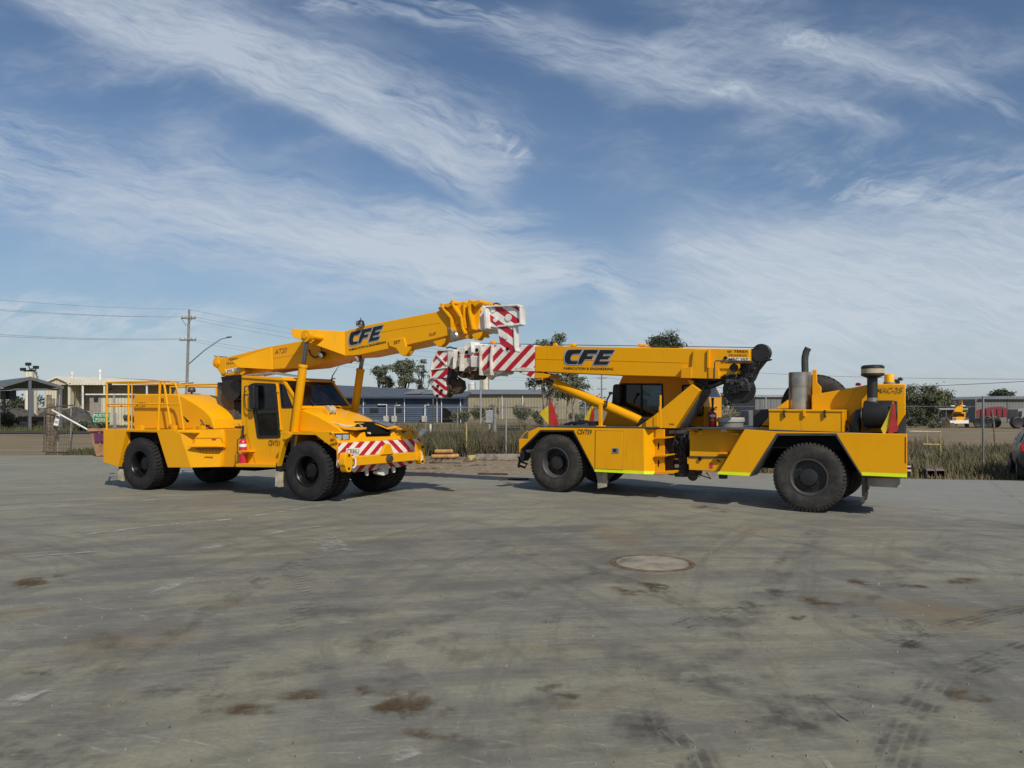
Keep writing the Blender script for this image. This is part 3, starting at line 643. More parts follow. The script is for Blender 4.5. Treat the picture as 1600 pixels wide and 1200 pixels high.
# beam with shackle ends
XB = XF + .32
mb = MB(); a = [L.atx(N1(p), XB) for p in ((370, 705), (1130, 650), (1130, 745), (400, 812))]
mb.loft(a, [p - Vector((.22, 0, 0)) for p in a]); beam = mb.build('tow_beam', Y, L.root, .012)
mb = MB(); a = [L.atx(N1(p), XB) for p in ((1130, 652), (1178, 645), (1178, 742), (1130, 747))]; mb.loft(a, [p - Vector((.2, 0, 0)) for p in a])
a = [L.atx(N1(p), XB + .03) for p in ((720, 680), (760, 590), (780, 560), (805, 550), (830, 565), (855, 640), (865, 668))]; mb.loft(a, [p - Vector((.07, 0, 0)) for p in a]); mb.build('lifting_lug', Y, L.root, .006)
def shackle(pts, hx, hy):
    mb = MB(); a = [L.atx(N1(p), XB + .05) for p in rrect(pts, 18, 3)]; mb.loft(a, [p - Vector((.16, 0, 0)) for p in a]); o = mb.build('shackle_block', Y, L.root, .01)
    mb = MB()
    for x_, y_ in zip(hx, hy): mb.face([L.atx(N1(p), XB + .054) for p in ellipse(x_, y_, 13, 17, 14)])
    mb.build('pin_hole', M['void'], o)
shackle([(305, 660), (365, 650), (385, 730), (385, 800), (375, 830), (365, 885), (315, 885), (300, 820), (288, 800), (290, 735)], (342, 340), (688, 842))
shackle([(1175, 540), (1205, 530), (1228, 600), (1238, 700), (1220, 790), (1185, 790), (1170, 700)], (1205, 1203), (590, 758))
L.part('tow_beam_strap', M['white'], lambda mb: (mb.tube([L.atx(N1(p), XB + .06) for p in ((385, 705), (412, 712), (418, 760), (412, 815), (380, 835))], .018, 6), mb.tube([L.atx(N1(p), XB + .06) for p in ((1190, 640), (1198, 700), (1190, 748))], .014, 6)), bev=0)
L.part('beam_pin', M['chrome'], lambda mb: mb.lathe(L.atx(N1((836, 728)), XB + .09), (-1, 0, 0), [(0, 0), (.075, 0), (.08, .02), (.08, .1)], 20, cap=False), bev=0)
L.part('tow_hook', M['white'], lambda mb: (mb.loft(*(lambda a: (a, [p - Vector((.12, 0, 0)) for p in a]))([L.atx(N1(p), XF + .12) for p in rrect([(740, 790), (790, 810), (808, 850), (800, 905), (740, 925), (670, 900), (665, 880), (715, 868), (735, 850), (715, 820)], 14, 3)]))), bev=.015)
L.part('tow_eye', M['white'], lambda mb: [mb.lathe(L.atx(N1(p), XF + .08), (0, 0, 1), [(.035, -.06), (.045, 0), (.035, .07)], 14) for p in ((548, 890), (862, 855))], bev=.0)
L.part('wing_mirror', M['white'], lambda mb: (mb.tube([L.atx(N1(p), 6.45) for p in ((1165, 480), (1180, 440))], .02, 6), mb.tube([L.atx(N1(p), 6.45) for p in ((1160, 455), (1212, 398))], [.05, .075], 8)), bev=0)
L.part('sheave', M['cream'], lambda mb: mb.lathe(L.P(5.43, .78, 1.93), (0, 1, 0), [(0, -.1), (.10, -.1), (.11, -.07), (.07, -.04), (.07, .04), (.11, .07), (.10, .1), (0, .1)], 20, cap=False), bev=0)
L.part('sheave_bracket', Y, lambda mb: (L.prism(mb, [(5.3, 1.78), (5.56, 1.70), (5.5, 1.90), (5.4, 1.98)], .63, .66), L.prism(mb, [(5.3, 1.78), (5.56, 1.70), (5.5, 1.90), (5.4, 1.98)], .9, .93), mb.lathe(L.P(5.35, 2.2, 1.62), (0, 1, 0), [(0, -.06), (.12, -.06), (.12, .06), (0, .06)], 16, cap=False)), bev=.004)
L.part('fender_lug', Y, lambda mb: (L.slab(mb, rrect(C((215, 600), (255, 555), (290, 560), (280, 590), (240, 610)), 2), -.07, -.03)), bev=.004)
# mudflaps
for pts, w0 in ((A((230, 900), (265, 905), (262, 1000), (232, 985)), .05), (C((158, 865), (195, 875), (192, 998), (155, 990)), .05)):
    fl_('mudflap', M['cream_flap'], pts, w0, w0 + .55, bev=0)
    fl_('mudflap_hanger', M['black'], [(p[0] + 1, p[1] - 9 if i > 1 else p[1] - 12) for i, p in enumerate(pts)], w0 + .02, w0 + .5, bev=0)
L.text('CSV731', C((100, 657)), C((192, 662)), C((103, 613)), .33, bold=.01, spacing=1.06)
# --- lift cylinders
def ramcyl(cr, b, t, w_, rb, rr, rod_top, tilt=0.0):
    pb, pt, pr = cr.at(b, w_), cr.at(t, w_), cr.at(rod_top, w_)
    mb = MB(); d_ = (pt - pb); n_ = d_.normalized()
    mb.lathe(pb, d_, [(rb * .9, -.02), (rb, .0), (rb, d_.length - .06), (rb * 1.1, d_.length - .05), (rb * 1.1, d_.length), (rb * .8, d_.length + .015)], 28)
    o = mb.build('lift_cylinder', M['yellow'], cr.root, .004)
    mb = MB(); mb.tube([pt, pr], rr, 16); mb.build('rod', M['chrome'], o)
    return pb, pt, pr
pb, pt, pr = ramcyl(L, B((732, 1110)), B((802, 578)), .24, .092, .05, B((832, 385)))
def second(w_):
    q = [L.P(p.x, w_, p.z) for p in (pb, pt, pr)]; d_ = q[1] - q[0]
    mb = MB(); mb.lathe(q[0], d_, [(.083, -.02), (.092, 0), (.092, d_.length - .06), (.102, d_.length - .05), (.102, d_.length), (.075, d_.length + .015)], 28)
    o = mb.build('lift_cylinder', M['yellow'], L.root, .004)
    mb = MB(); mb.tube([q[1], q[2] + Vector((.02, 0, .05))], .05, 16); mb.build('rod', M['chrome'], o)
second(2.16)
# --- boom
w0, w1 = .92, 1.66
bo = B((70, 590), (60, 560), (75, 515), (95, 505), (130, 520), (185, 510), (490, 432), (810, 374), (845, 296), (1060, 298), (1135, 300)) + Dd((50, 292), (620, 182), (665, 138), (745, 112), (945, 100), (958, 150), (930, 330), (760, 365), (700, 375), (560, 410), (0, 528)) + B((1145, 505), (1000, 548), (840, 592), (560, 614), (355, 652), (300, 655), (210, 660), (135, 668), (125, 645), (95, 600))
boom = fl_('boom', Y, bo, w0, w1, bev=.02)
boom.name = 'boom'
def wing(mb, side):
    f = (lambda w_: w_) if side == 0 else (lambda w_: w0 + w1 - w_)
    # tail side plates, wide at the pivot and narrowing forward
    q = lambda pts, ws_: [L.P(L.pix(B(p), w0)[0], f(w_), L.pix(B(p), w0)[1]) for p, w_ in zip(pts, ws_)]
    mb.loft(q([(300, 548), (550, 432), (558, 612), (356, 602)], [.62, w0 - .004, w0 - .004, .62]), q([(300, 548), (550, 432), (558, 612), (356, 602)], [w0 + .05] * 4))
    mb.loft(q([(868, 362), (850, 298), (1138, 300), (1146, 500)], [.34, .34, w0 - .004, w0 - .004]), q([(868, 362), (850, 298), (1138, 300), (1146, 500)], [w0 + .05] * 4))
L.part('boom_bracket', Y, lambda mb: (wing(mb, 0), wing(mb, 1)), bev=.008)
L.part('pivot_pin', Y, lambda mb: (mb.lathe(L.at(B((826, 340)), .2), (0, 1, 0), [(0, -.06), (.06, -.06), (.06, -.03), (.125, -.03), (.125, .10), (.06, .10), (.06, 2.0), (.125, 2.0), (.125, 2.1), (0, 2.1)], 24, cap=False),
       mb.lathe(L.at(B((82, 558)), w0 - .06), (0, 1, 0), [(0, 0), (.05, 0), (.05, .02), (.10, .02), (.10, .1)], 20, cap=False), mb.lathe(L.at(B((152, 628)), w0 - .04), (0, 1, 0), [(0, 0), (.06, 0), (.06, .1)], 16, cap=False), mb.lathe(L.at(B((302, 625)), w0 - .2), (0, 1, 0), [(0, 0), (.09, 0), (.09, .3)], 16, cap=False)), bev=0)
L.part('boom_seam', O_, lambda mb: [mb.tube([L.at(B(p), w0 - .002) for p in q], .005, 4) for q in (((560, 520), (700, 500), (840, 470)), ((163, 522), (170, 600)), ((1000, 440), (1145, 408)))] + [mb.tube([L.at(Dd(p), w0 - .002) for p in ((0, 378), (320, 318), (640, 272))], .005, 4)], bev=0)
for pts in (Dd((292, 470), (240, 452), (232, 410), (355, 388), (370, 455), (408, 458), (395, 490), (372, 525), (350, 532), (330, 520)), Dd((582, 418), (680, 392), (668, 430), (648, 455), (630, 460), (612, 452)), Dd((880, 360), (965, 342), (960, 370), (930, 408), (905, 405)), Dd((825, 370), (870, 360), (868, 380), (850, 395), (835, 390))):
    fl_('lifting_lug', Y, pts, w0 - .035, w0 + .03, bev=.006, parent=boom); fl_('lifting_lug', Y, pts, w0 + .10, w0 + .15, bev=.006, parent=boom, ref=w0 - .035)
def strap(pts, d=.10, r_=None):
    q = [L.pix(Dd(p), w0) for p in pts]; mb = MB()
    for (x0, z0), (x1, z1) in zip(q, q[1:]):
        t = Vector((x1 - x0, z1 - z0)).normalized(); n_ = Vector((-t.y, t.x)) * .022
        for wa, wb_ in ((w0 - d, w0 + .01), (w1 - .01, w1 + d)):
            mb.loft([L.P(x0 + n_.x, wa, z0 + n_.y), L.P(x1 + n_.x, wa, z1 + n_.y), L.P(x1 - n_.x, wa, z1 - n_.y), L.P(x0 - n_.x, wa, z0 - n_.y)],
                    [L.P(x0 + n_.x, wb_, z0 + n_.y), L.P(x1 + n_.x, wb_, z1 + n_.y), L.P(x1 - n_.x, wb_, z1 - n_.y), L.P(x0 - n_.x, wb_, z0 - n_.y)])
    a, b = q[0], q[-1]
    mb.box(tuple(min(u_) for u_ in zip(L.P(a[0] - .03, w0 - d, a[1] - .02), L.P(a[0] + .03, w1 + d, a[1] + .03))), tuple(max(u_) for u_ in zip(L.P(a[0] - .03, w0 - d, a[1] - .02), L.P(a[0] + .03, w1 + d, a[1] + .03))))
    mb.build('boom_collar', Y, boom, .006)
strap([(665, 135), (680, 165), (742, 240), (750, 345)]); strap([(752, 112), (765, 150), (825, 235), (832, 310), (855, 362)], .12); strap([(835, 120), (838, 230), (850, 320)], .07); strap([(893, 108), (888, 180), (905, 270), (920, 330)], .13)
fl_('collar_cap', Y, Dd((665, 128), (745, 102), (760, 118), (690, 158)), w0 - .1, w1 + .1, bev=.015, parent=boom)
fl_('collar_cap', Y, Dd((880, 108), (950, 88), (955, 112), (905, 150)), w0 - .13, w1 + .13, bev=.015, parent=boom)
L.part('hose_reel', M['stainless'], lambda mb: (mb.lathe(L.at(Dd((740, 375)), w0 - .22), (0.4, 1, 0), [(0, 0), (.10, .0), (.115, .03), (.06, .05), (.06, .1), (0, .1)], 20, cap=False), mb.tube([L.at(Dd(p), w0 - .12) for p in ((705, 318), (722, 315), (735, 345), (765, 355))], .025, 6)), bev=0, parent=boom)
def lampp(p, w_):
    mb = MB(); c_ = L.at(p, w_); ax = Vector((-.2, -.8 * L.sgn, -.4)).normalized()
    mb.lathe(c_ - ax * .1, ax, [(0, 0), (.05, 0), (.085, .08), (.085, .11)], 16, cap=False); mb.tube([c_ - ax * .05, c_ + Vector((0, 0, .16))], .012, 5)
    o = mb.build('work_lamp', M['black'], boom); mb = MB(); mb.lathe(c_ + ax * .0, ax, [(.08, 0), (.06, .015), (0, .02)], 16, cap=False); mb.build('lens', M['lamp'], o)
def lamp_on(cr, parent, p, w_, face=(-.2, -.8, -.4)):
    mb = MB(); c_ = cr.at(p, w_); ax = Vector((face[0], face[1] * cr.sgn, face[2])).normalized()
    mb.lathe(c_ - ax * .1, ax, [(0, 0), (.05, 0), (.085, .08), (.085, .11), (.07, .115), (0, .115)], 16, cap=False); mb.tube([c_ - ax * .05, c_ + Vector((0, 0, .16))], .012, 5)
    mb.mi = 1; mb.lathe(c_ + ax * .018, ax, [(.075, 0), (.06, .012), (0, .018)], 16, cap=False)
    return mb.build('work_lamp', [M['black'], M['lamp']], parent)
lamp_on(L, L.root, B((948, 495)), .8); lamp_on(L, L.root, B((1243, 525)), .95); lamp_on(L, L.root, B((1272, 250)), .85, (0, -.3, -1))
L.part('hose', M['black'], lambda mb: (mb.tube([L.at(B(p), w0 - .05) for p in ((848, 450), (862, 490), (890, 515), (930, 505), (945, 470))], .018, 6), mb.tube([L.at(B(p), w0) for p in ((1165, 530), (1172, 560), (1195, 560), (1203, 535))], .01, 5), mb.tube([L.at(B(p), 1.2) for p in ((1240, 260), (1235, 225), (1255, 215), (1285, 235))], .012, 5), mb.tube([L.at(B(p), 1.0) for p in ((75, 500), (85, 505), (185, 512))], .01, 5)), bev=0, parent=boom)
L.part('marker_lamp', M['redlens'], lambda mb: L.slab(mb, N2((162, 135), (200, 125), (206, 150), (168, 158)), w0 + .1, w0 + .25), bev=.01, parent=boom)
for t_, a, b, c_ in (('20T', Dd((275, 440)), Dd((327, 430)), Dd((275, 415))), ('15.4T', Dd((552, 378)), Dd((608, 367)), Dd((551, 355))), ('11.8', Dd((768, 306)), Dd((815, 297)), Dd((768, 284))),
                    ('TEREX', B((190, 542)), B((270, 532)), B((191, 524))), ('FRANNA', B((175, 575)), B((272, 562)), B((177, 556)))):
    L.text(t_, a, b, c_, w0 if t_ != '20T' else w0 - .035, parent=boom, mat='text' if t_ != 'FRANNA' else 'brownline', bold=.012 if t_ != 'FRANNA' else 0)
L.text('AT20', B((568, 492)), B((668, 472)), B((570, 452)), w0, parent=boom, mat='brownline', bold=.0, shear=.25)
L.text('FABRICATION & ENGINEERING', (545.5, 548.5), (603, 536), (545, 545), w0, parent=boom, bold=.02)
fl_('capacity_plate', M['plate'], B((174, 612), (274, 592), (276, 624), (176, 644)), w0 - .008, w0 - .002, bev=0, parent=boom)
L.text('SWL 20T', B((180, 640)), B((272, 620)), B((180, 616)), w0 - .01, parent=boom, bold=.01)
logo(L, w0, (545, 541.5), (599, 529), (545, 519.5), boom)
# boom head
M['str_head'] = stripes('head_stripe_paint', .45, 1.5, off=.26)
W_ = M['white']
fl_('boom_head', W_, Dd((915, 140), (955, 130), (1000, 145), (1000, 320), (960, 335), (930, 318)), w0 + .02, w1 - .02, bev=.02)
fl_('boom_head_plate', W_, Dd((975, 160), (998, 158), (1005, 315), (985, 322)), w0 - .09, w1 + .09, bev=.01)
fl_('head_hole', M['void'], ellipse(*Dd((942, 182)), 3.4, 4), w0 + .012, w0 + .018, bev=0); fl_('head_hole', M['void'], ellipse(*Dd((940, 228)), 1.8, 2), w0 + .012, w0 + .018, bev=0)
jb = fl_('jib_head', M['str_head'], rrect(Dd((1000, 145), (1240, 135), (1262, 150), (1262, 275), (1225, 285), (1215, 345), (1235, 470), (1225, 495), (1140, 500), (1110, 460), (1088, 330), (1078, 310), (1000, 295)), 2), w0 + .05, w0 + .12, bev=.008)
fl_('jib_head', W_, rrect(Dd((1000, 145), (1240, 135), (1262, 150), (1262, 275), (1225, 285), (1215, 345), (1235, 470), (1225, 495), (1140, 500), (1110, 460), (1088, 330), (1078, 310), (1000, 295)), 2), w0 + .10, w0 + .14, bev=.008, ref=w0 + .05)
def flange(mb, pts, d, wa, wb_, cr=L, mp=Dd, th=.018, ref=None):
    q = [cr.pix(mp(p), ref if ref is not None else wa) for p in pts]
    for (x0, z0), (x1, z1) in zip(q, q[1:]):
        t = Vector((x1 - x0, z1 - z0))
        if t.length < 1e-5: continue
        t.normalize(); n_ = Vector((-t.y, t.x)) * th; e = t * th
        pp = [(x0 + n_.x - e.x, z0 + n_.y - e.y), (x1 + n_.x + e.x, z1 + n_.y + e.y), (x1 - n_.x + e.x, z1 - n_.y + e.y), (x0 - n_.x - e.x, z0 - n_.y - e.y)]
        mb.loft([cr.P(x, wa, z) for x, z in pp], [cr.P(x, wb_, z) for x, z in pp])
L.part('jib_flange', W_, lambda mb: (flange(mb, [(1002, 142), (1238, 133), (1262, 148), (1264, 278), (1222, 286)], 0, w0 - .01, w0 + .19), flange(mb, [(1215, 290), (1222, 470), (1232, 492)], 0, w0 + .02, w0 + .18), flange(mb, [(1090, 298), (1160, 292), (1222, 288)], 0, w0 + .02, w0 + .14), flange(mb, [(1005, 290), (1075, 305), (1090, 330)], 0, w0 + .08, w0 + .16)), bev=.006)
L.part('head_sheave', W_, lambda mb: [mb.lathe(L.at(Dd(p), w0 + .03), (0, 1, 0), [(0, 0), (r_, 0), (r_, .13), (0, .13)], 16, cap=False) for p, r_ in (((1068, 250), .045), ((1170, 230), .07), ((1148, 375), .06), ((1052, 170), .05))], bev=0)
L.part('jib_block', W_, lambda mb: (L.slab(mb, Dd((1000, 150), (1110, 148), (1100, 290), (1000, 288)), w0 + .115, w0 + .125), L.slab(mb, Dd((1125, 305), (1205, 300), (1210, 470), (1150, 480)), w0 + .12, w0 + .13)), bev=.01)
fl_('pin_hole', M['void'], ellipse(*Dd((1163, 475)), 2.2, 2.6, 16), w0 + .04, w0 + .046, bev=0)
L.part('head_cable', M['black'], lambda mb: (mb.tube([L.at(Dd(p), 1.3) for p in ((1000, 140), (1050, 128), (1075, 118), (1110, 130))], .015, 6)), bev=0)
# winch hanging at the tail
L.part('winch', M['black'], lambda mb: (mb.lathe(L.at(B((215, 760)), 1.0), (0, 1, 0), [(0, 0), (.33, 0), (.33, .04), (.24, .05), (.24, .5), (.33, .51), (.33, .55), (0, .55)], 32, cap=False), L.slab(mb, B((130, 672), (300, 655), (300, 860), (262, 860), (150, 760)), 1.1, 1.5), L.slab(mb, B((230, 650), (300, 650), (300, 700), (235, 700)), .95, 1.05)), bev=.01)
# cab mirror, step lamp etc.
L.part('side_mirror', M['black'], lambda mb: L.slab(mb, rrect(B((358, 748), (398, 742), (402, 935), (362, 938)), 3), .18, .24), bev=.01)
fl_('mirror_arm', M['black'], B((322, 748), (390, 738), (390, 744), (322, 754)), .2, .22, bev=0)
# wheels
wl = make_wheel(L, .645, .34, True, .24, M['tyre_clean'], M['rimblack'], 44)
place_wheel(L, wl, WB, False, .645, True)
for x, far in ((0, False), (WB, True), (0, True)): place_wheel(L, wl, x, far, .645, False)

# ================================================================= RIGHT CRANE
Rc = Crane('mobile_crane', 'yellow crane on the right with level boom, corner flags and a steel silencer', (5.614, 14.55), (.974, 17.45), 2.72, 'yellow articulated mobile cranes')
Rc.root.name = 'mobile_crane.001'
fr = Rc.slabpart; WBR = Rc.wb
hood_f = E((110, 350), (185, 350), (190, 290), (270, 256), (1152, 266), (1152, 646), (742, 620), (565, 280), (288, 278), (125, 435), (112, 470))
fr('fender', Y, hood_f, -.03, .08); fr('fender', Y, hood_f, 2.64, 2.75, ref=-.03)
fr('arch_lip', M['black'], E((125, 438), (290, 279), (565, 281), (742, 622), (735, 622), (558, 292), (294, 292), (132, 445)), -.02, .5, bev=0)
xR0, zR0 = Rc.pix(E((1152, 266)), -.03); xR1 = Rc.pix(E((1152, 646)), -.03)[0]
def chamfer(mb):
    a = [Rc.at(E((1152, 266)), -.03), Rc.at(E((1152, 644)), -.03)]; b = [Rc.at(E((1240, 270)), .22), Rc.at(E((1240, 645)), .22)]
    x_e = b[0].x
    mb.loft([a[0], Rc.P(a[0].x, 2.74, a[0].z), Rc.P(x_e, 2.5, b[0].z), b[0]], [a[1], Rc.P(a[1].x, 2.74, a[1].z), Rc.P(x_e, 2.5, b[1].z), b[1]])
Rc.part('side_body', Y, chamfer, bev=.006)
Rc.part('front_chassis', Y, lambda mb: (Rc.prism(mb, [(xR0 + .02, .62), (4.35, .62), (4.78, 1.50), (xR0 + .02, 1.50)], .09, 2.62)))
Rc.part('front_deck', M['dgrey'], lambda mb: Rc.prism(mb, [(3.1, 1.548), (5.85, 1.538), (5.85, 1.565), (3.1, 1.572)], -.02, 2.74), bev=.003)
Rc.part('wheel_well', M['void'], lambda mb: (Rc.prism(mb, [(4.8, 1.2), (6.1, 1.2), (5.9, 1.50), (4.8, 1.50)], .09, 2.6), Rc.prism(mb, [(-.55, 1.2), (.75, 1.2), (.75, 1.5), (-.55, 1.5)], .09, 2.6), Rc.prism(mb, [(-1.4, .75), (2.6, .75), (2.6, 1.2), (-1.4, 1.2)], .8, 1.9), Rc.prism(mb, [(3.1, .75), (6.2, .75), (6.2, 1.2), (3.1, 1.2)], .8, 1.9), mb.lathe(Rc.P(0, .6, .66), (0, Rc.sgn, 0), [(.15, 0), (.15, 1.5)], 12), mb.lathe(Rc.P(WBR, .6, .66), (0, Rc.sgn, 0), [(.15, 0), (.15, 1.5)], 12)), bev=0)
fdoor = fr('locker_door', Y, E((750, 283), (977, 289), (973, 609), (745, 599)), -.042, -.03, bev=.004)
fr('door_shadow_gap', M['brownline'], E((745, 279), (981, 285), (977, 613), (741, 603)), -.032, -.029, bev=0)
fr('latch', M['stainless'], E((888, 427), (942, 427), (942, 472), (886, 472)), -.05, -.042, bev=.002, parent=fdoor)
fr('latch_recess', M['black'], E((893, 434), (925, 434), (922, 462), (893, 460)), -.053, -.0505, bev=0, parent=fdoor)
def tape(pts, w_=-.033): return fr('reflective_tape', M['hivis'], pts, w_, w_ + .003, bev=0)
tape(E((740, 601), (980, 612), (1152, 619), (1152, 645), (742, 624)))
mb = MB(); q = [Rc.at(E((1152, 619)), -.034), Rc.at(E((1242, 620)), .218), Rc.at(E((1242, 646)), .218), Rc.at(E((1152, 645)), -.034)]
mb.loft(q, [p + Vector((.004, 0, 0)) for p in q]); mb.build('reflective_tape', M['hivis'], Rc.root)
# bumper nose and hook at the front
fr('front_corner', M['dgrey'], E((118, 440), (150, 430), (160, 500), (135, 540), (118, 520)), .3, .6, bev=.01)
Rc.part('tow_chain', M['rustbrown'], lambda mb: (mb.tube([Rc.at(E(p), .5) for p in ((110, 500), (120, 530), (108, 570), (112, 590))], .035, 6), mb.tube([Rc.at(E(p), .7) for p in ((130, 540), (180, 560), (160, 590), (120, 575))], .03, 6)), bev=0)
Rc.part('front_guard_rail', Y, lambda mb: mb.tube([Rc.at(E(p), .0) for p in ((128, 345), (150, 312), (185, 285))], .012, 5), bev=0)
fr('mudflap', M['cream_flap'], E((750, 628), (848, 634), (850, 700), (838, 750), (768, 765), (765, 700)), .12, .16, bev=0)
fr('mudflap_bracket', M['black'], E((845, 636), (910, 638), (870, 680), (848, 690)), .12, .16, bev=0)
# climbing steps
fr('step_panel', O_, G((120, 735), (196, 735), (196, 1102), (118, 1102)), .24, .30, bev=.004)
Rc.part('step', O_, lambda mb: [Rc.slab(mb, G(*p), .14, .5) for p in (((118, 800), (245, 795), (245, 803), (195, 812), (118, 812)), ((118, 945), (262, 936), (262, 944), (195, 958), (118, 958)), ((118, 1083), (282, 1073), (278, 1092), (195, 1102), (118, 1100)))], bev=.004)
fr('step_slot', M['void'], G((146, 842), (152, 842), (158, 870), (152, 900), (146, 895)), .232, .238, bev=0); fr('step_slot', M['void'], G((146, 985), (152, 985), (158, 1010), (152, 1040), (146, 1035)), .232, .238, bev=0)
# articulation
def artic(mb):
    Rc.slab(mb, G((196, 732), (275, 738), (275, 1065), (196, 1065)), .55, 1.0)
    Rc.slab(mb, G((270, 760), (405, 760), (405, 1060), (300, 1060)), .95, 1.7)
    Rc.slab(mb, G((235, 745), (350, 745), (350, 770), (235, 772)), .35, .6)
    Rc.slab(mb, G((330, 1050), (400, 1050), (400, 1120), (350, 1120)), .7, 1.6)
    mb.lathe(Rc.at(G((335, 930)), .6), (0, 0, 1), [(0, -.5), (.14, -.5), (.14, -.35), (.08, -.33), (.08, .3), (.14, .33), (.14, .42), (0, .42)], 20, cap=False)
Rc.part('articulation_joint', M['dgrey'], artic, bev=.006)
rnd = random.Random(5)
def hoses(mb):
    for k in range(14):
        a = G((rnd.uniform(255, 400), rnd.uniform(750, 800))); b = G((rnd.uniform(270, 395), rnd.uniform(900, 960))); c_ = G((rnd.uniform(275, 400), rnd.uniform(1020, 1080))); w_ = rnd.uniform(.4, .8)
        mb.tube([Rc.at(a, w_), Rc.at(((a[0] + b[0]) / 2 + rnd.uniform(-3, 3), (a[1] + b[1]) / 2), w_), Rc.at(b, w_), Rc.at(c_, w_ + .05)], rnd.choice((.012, .018, .024)), 6)
    mb.tube([Rc.at(G(p), .3) for p in ((290, 740), (285, 800), (272, 860), (278, 960))], .014, 6); mb.tube([Rc.at(G(p), .4) for p in ((205, 1090), (260, 1105), (330, 1085), (400, 1100), (460, 1110))], .014, 6)
Rc.part('hydraulic_hose', M['black'], hoses, bev=0)
Rc.part('hydraulic_coupling', M['stainless'], lambda mb: [mb.tube([Rc.at(G(p), .42), Rc.at(G((p[0] + 32, p[1])), .42)], .022, 8) for p in ((282, 975), (285, 1028), (284, 1040), (300, 760))], bev=0)
Rc.part('transfer_wheel', M['rustbrown'], lambda mb: (mb.lathe(Rc.at(G((430, 1112)), .5), (0, 1, 0), [(0, -.06), (.04, -.06), (.05, -.04), (.10, -.05), (.115, 0), (.1, .05), (0, .05)], 20, cap=False), mb.tube([Rc.at(G(p), .5) for p in ((480, 1090), (500, 1105), (482, 1125), (470, 1100), (580, 1138), (540, 1085))], .014, 5)), bev=0)
# middle body
fr('mid_body', Y, G((405, 730), (860, 735), (640, 1080), (600, 1080), (700, 962), (405, 955)), .26, 2.4, bev=.006)
ft = fr('fuel_tank', Y, G((383, 963), (705, 968), (640, 1078), (398, 1066), (396, 1020), (383, 1018)), .22, 2.2, bev=.01)
fr('tank_lip', M['dgrey'], G((400, 952), (700, 958), (698, 970), (400, 964)), .2, .3, bev=.002)
Rc.part('fuel_cap', M['black'], lambda mb: (mb.lathe(Rc.at(G((490, 975)), .2), (0, 1, 0), [(0, -.01), (.035, -.01), (.04, .02)], 16, cap=False), mb.tube([Rc.at(G(p), .2) for p in ((625, 985), (640, 992), (650, 1000))], .012, 5)), bev=0)
fr('warning_sticker', M['redflag'], G((567, 1012), (594, 1014), (592, 1054), (566, 1052)), .214, .219, bev=0); fr('warning_sticker', M['yflag'], G((472, 745), (506, 747), (506, 778), (472, 776)), .254, .259, bev=0)
fr('warning_sticker', M['text'], G((472, 732), (506, 733), (506, 746), (472, 745)), .254, .259, bev=0); fr('warning_sticker', M['plate'], G((660, 734), (708, 736), (708, 754), (660, 752)), .254, .259, bev=0)
Rc.part('step', O_, lambda mb: [Rc.slab(mb, G(*p), .08, .3) for p in (((405, 752), (440, 752), (452, 762), (405, 770)), ((728, 768), (805, 766), (808, 782), (728, 780)), ((632, 925), (710, 925), (708, 938), (632, 936)))], bev=.004)
# rear fender
fr_top = [G((852, 735)), H((190, 618)), H((1060, 635)), H((1060, 928)), H((760, 915)), H((585, 632)), H((187, 632)), G((893, 1118)), G((630, 1102))]
fr('fender', Y, fr_top, -.03, .08); fr('fender', Y, fr_top, 2.64, 2.75, ref=-.03)
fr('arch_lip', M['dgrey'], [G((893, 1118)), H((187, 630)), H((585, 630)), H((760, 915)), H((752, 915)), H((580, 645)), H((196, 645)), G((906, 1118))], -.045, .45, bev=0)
Rc.part('rear_chassis', Y, lambda mb: (Rc.prism(mb, [(-1.62, .78), (-.95, .76), (-.6, 1.48), (-1.62, 1.48)], .08, 2.64), Rc.prism(mb, [(.75, 1.2), (1.2, .75), (1.7, .70), (1.3, 1.48), (.75, 1.48)], .08, 2.64)))
Rc.part('rear_deck', M['dgrey'], lambda mb: Rc.prism(mb, [(-1.66, 1.485), (1.2, 1.55), (2.4, 1.555), (2.4, 1.575), (1.2, 1.575), (-1.66, 1.512)], -.02, 2.74), bev=.003)
tape(H((752, 890), (1060, 902), (1060, 925), (760, 912)), -.034); tape(G((640, 1078), (902, 1090), (893, 1116), (628, 1100)), -.034)
fr('rear_lamp_strip', M['redlens'], H((1046, 655), (1054, 655), (1054, 830), (1046, 826)), -.036, -.031, bev=0)
Rc.part('rear_bumper', M['black'], lambda mb: (Rc.slab(mb, H((1060, 835), (1090, 838), (1090, 925), (1060, 925)), .1, .8),), bev=.01)
Rc.part('rear_bumper_trim', M['white'], lambda mb: (Rc.slab(mb, H((1062, 846), (1090, 848), (1090, 858), (1062, 856)), .09, .6), Rc.slab(mb, H((1064, 872), (1092, 874), (1092, 886), (1064, 884)), .09, .6)), bev=0)
Rc.part('tail_box', simple('pale_grey_box', (.42, .41, .38), .6, var=.25), lambda mb: (Rc.slab(mb, H((785, 925), (1043, 932), (1043, 998), (790, 985)), .5, 1.2)), bev=.01)
fr('mudflap', M['greybrown'], H((755, 918), (775, 918), (776, 1050), (768, 1092), (750, 1090), (757, 1060)), .2, .75, bev=0)
fr('mudflap_hanger', M['greybrown'], H((776, 920), (790, 920), (790, 985), (805, 1000), (790, 1028), (782, 1025)), .3, .5, bev=0)
Rc.part('chassis_foot', M['black'], lambda mb: Rc.slab(mb, G((640, 1105), (697, 1108), (697, 1140), (643, 1138)), .1, .25), bev=.004)
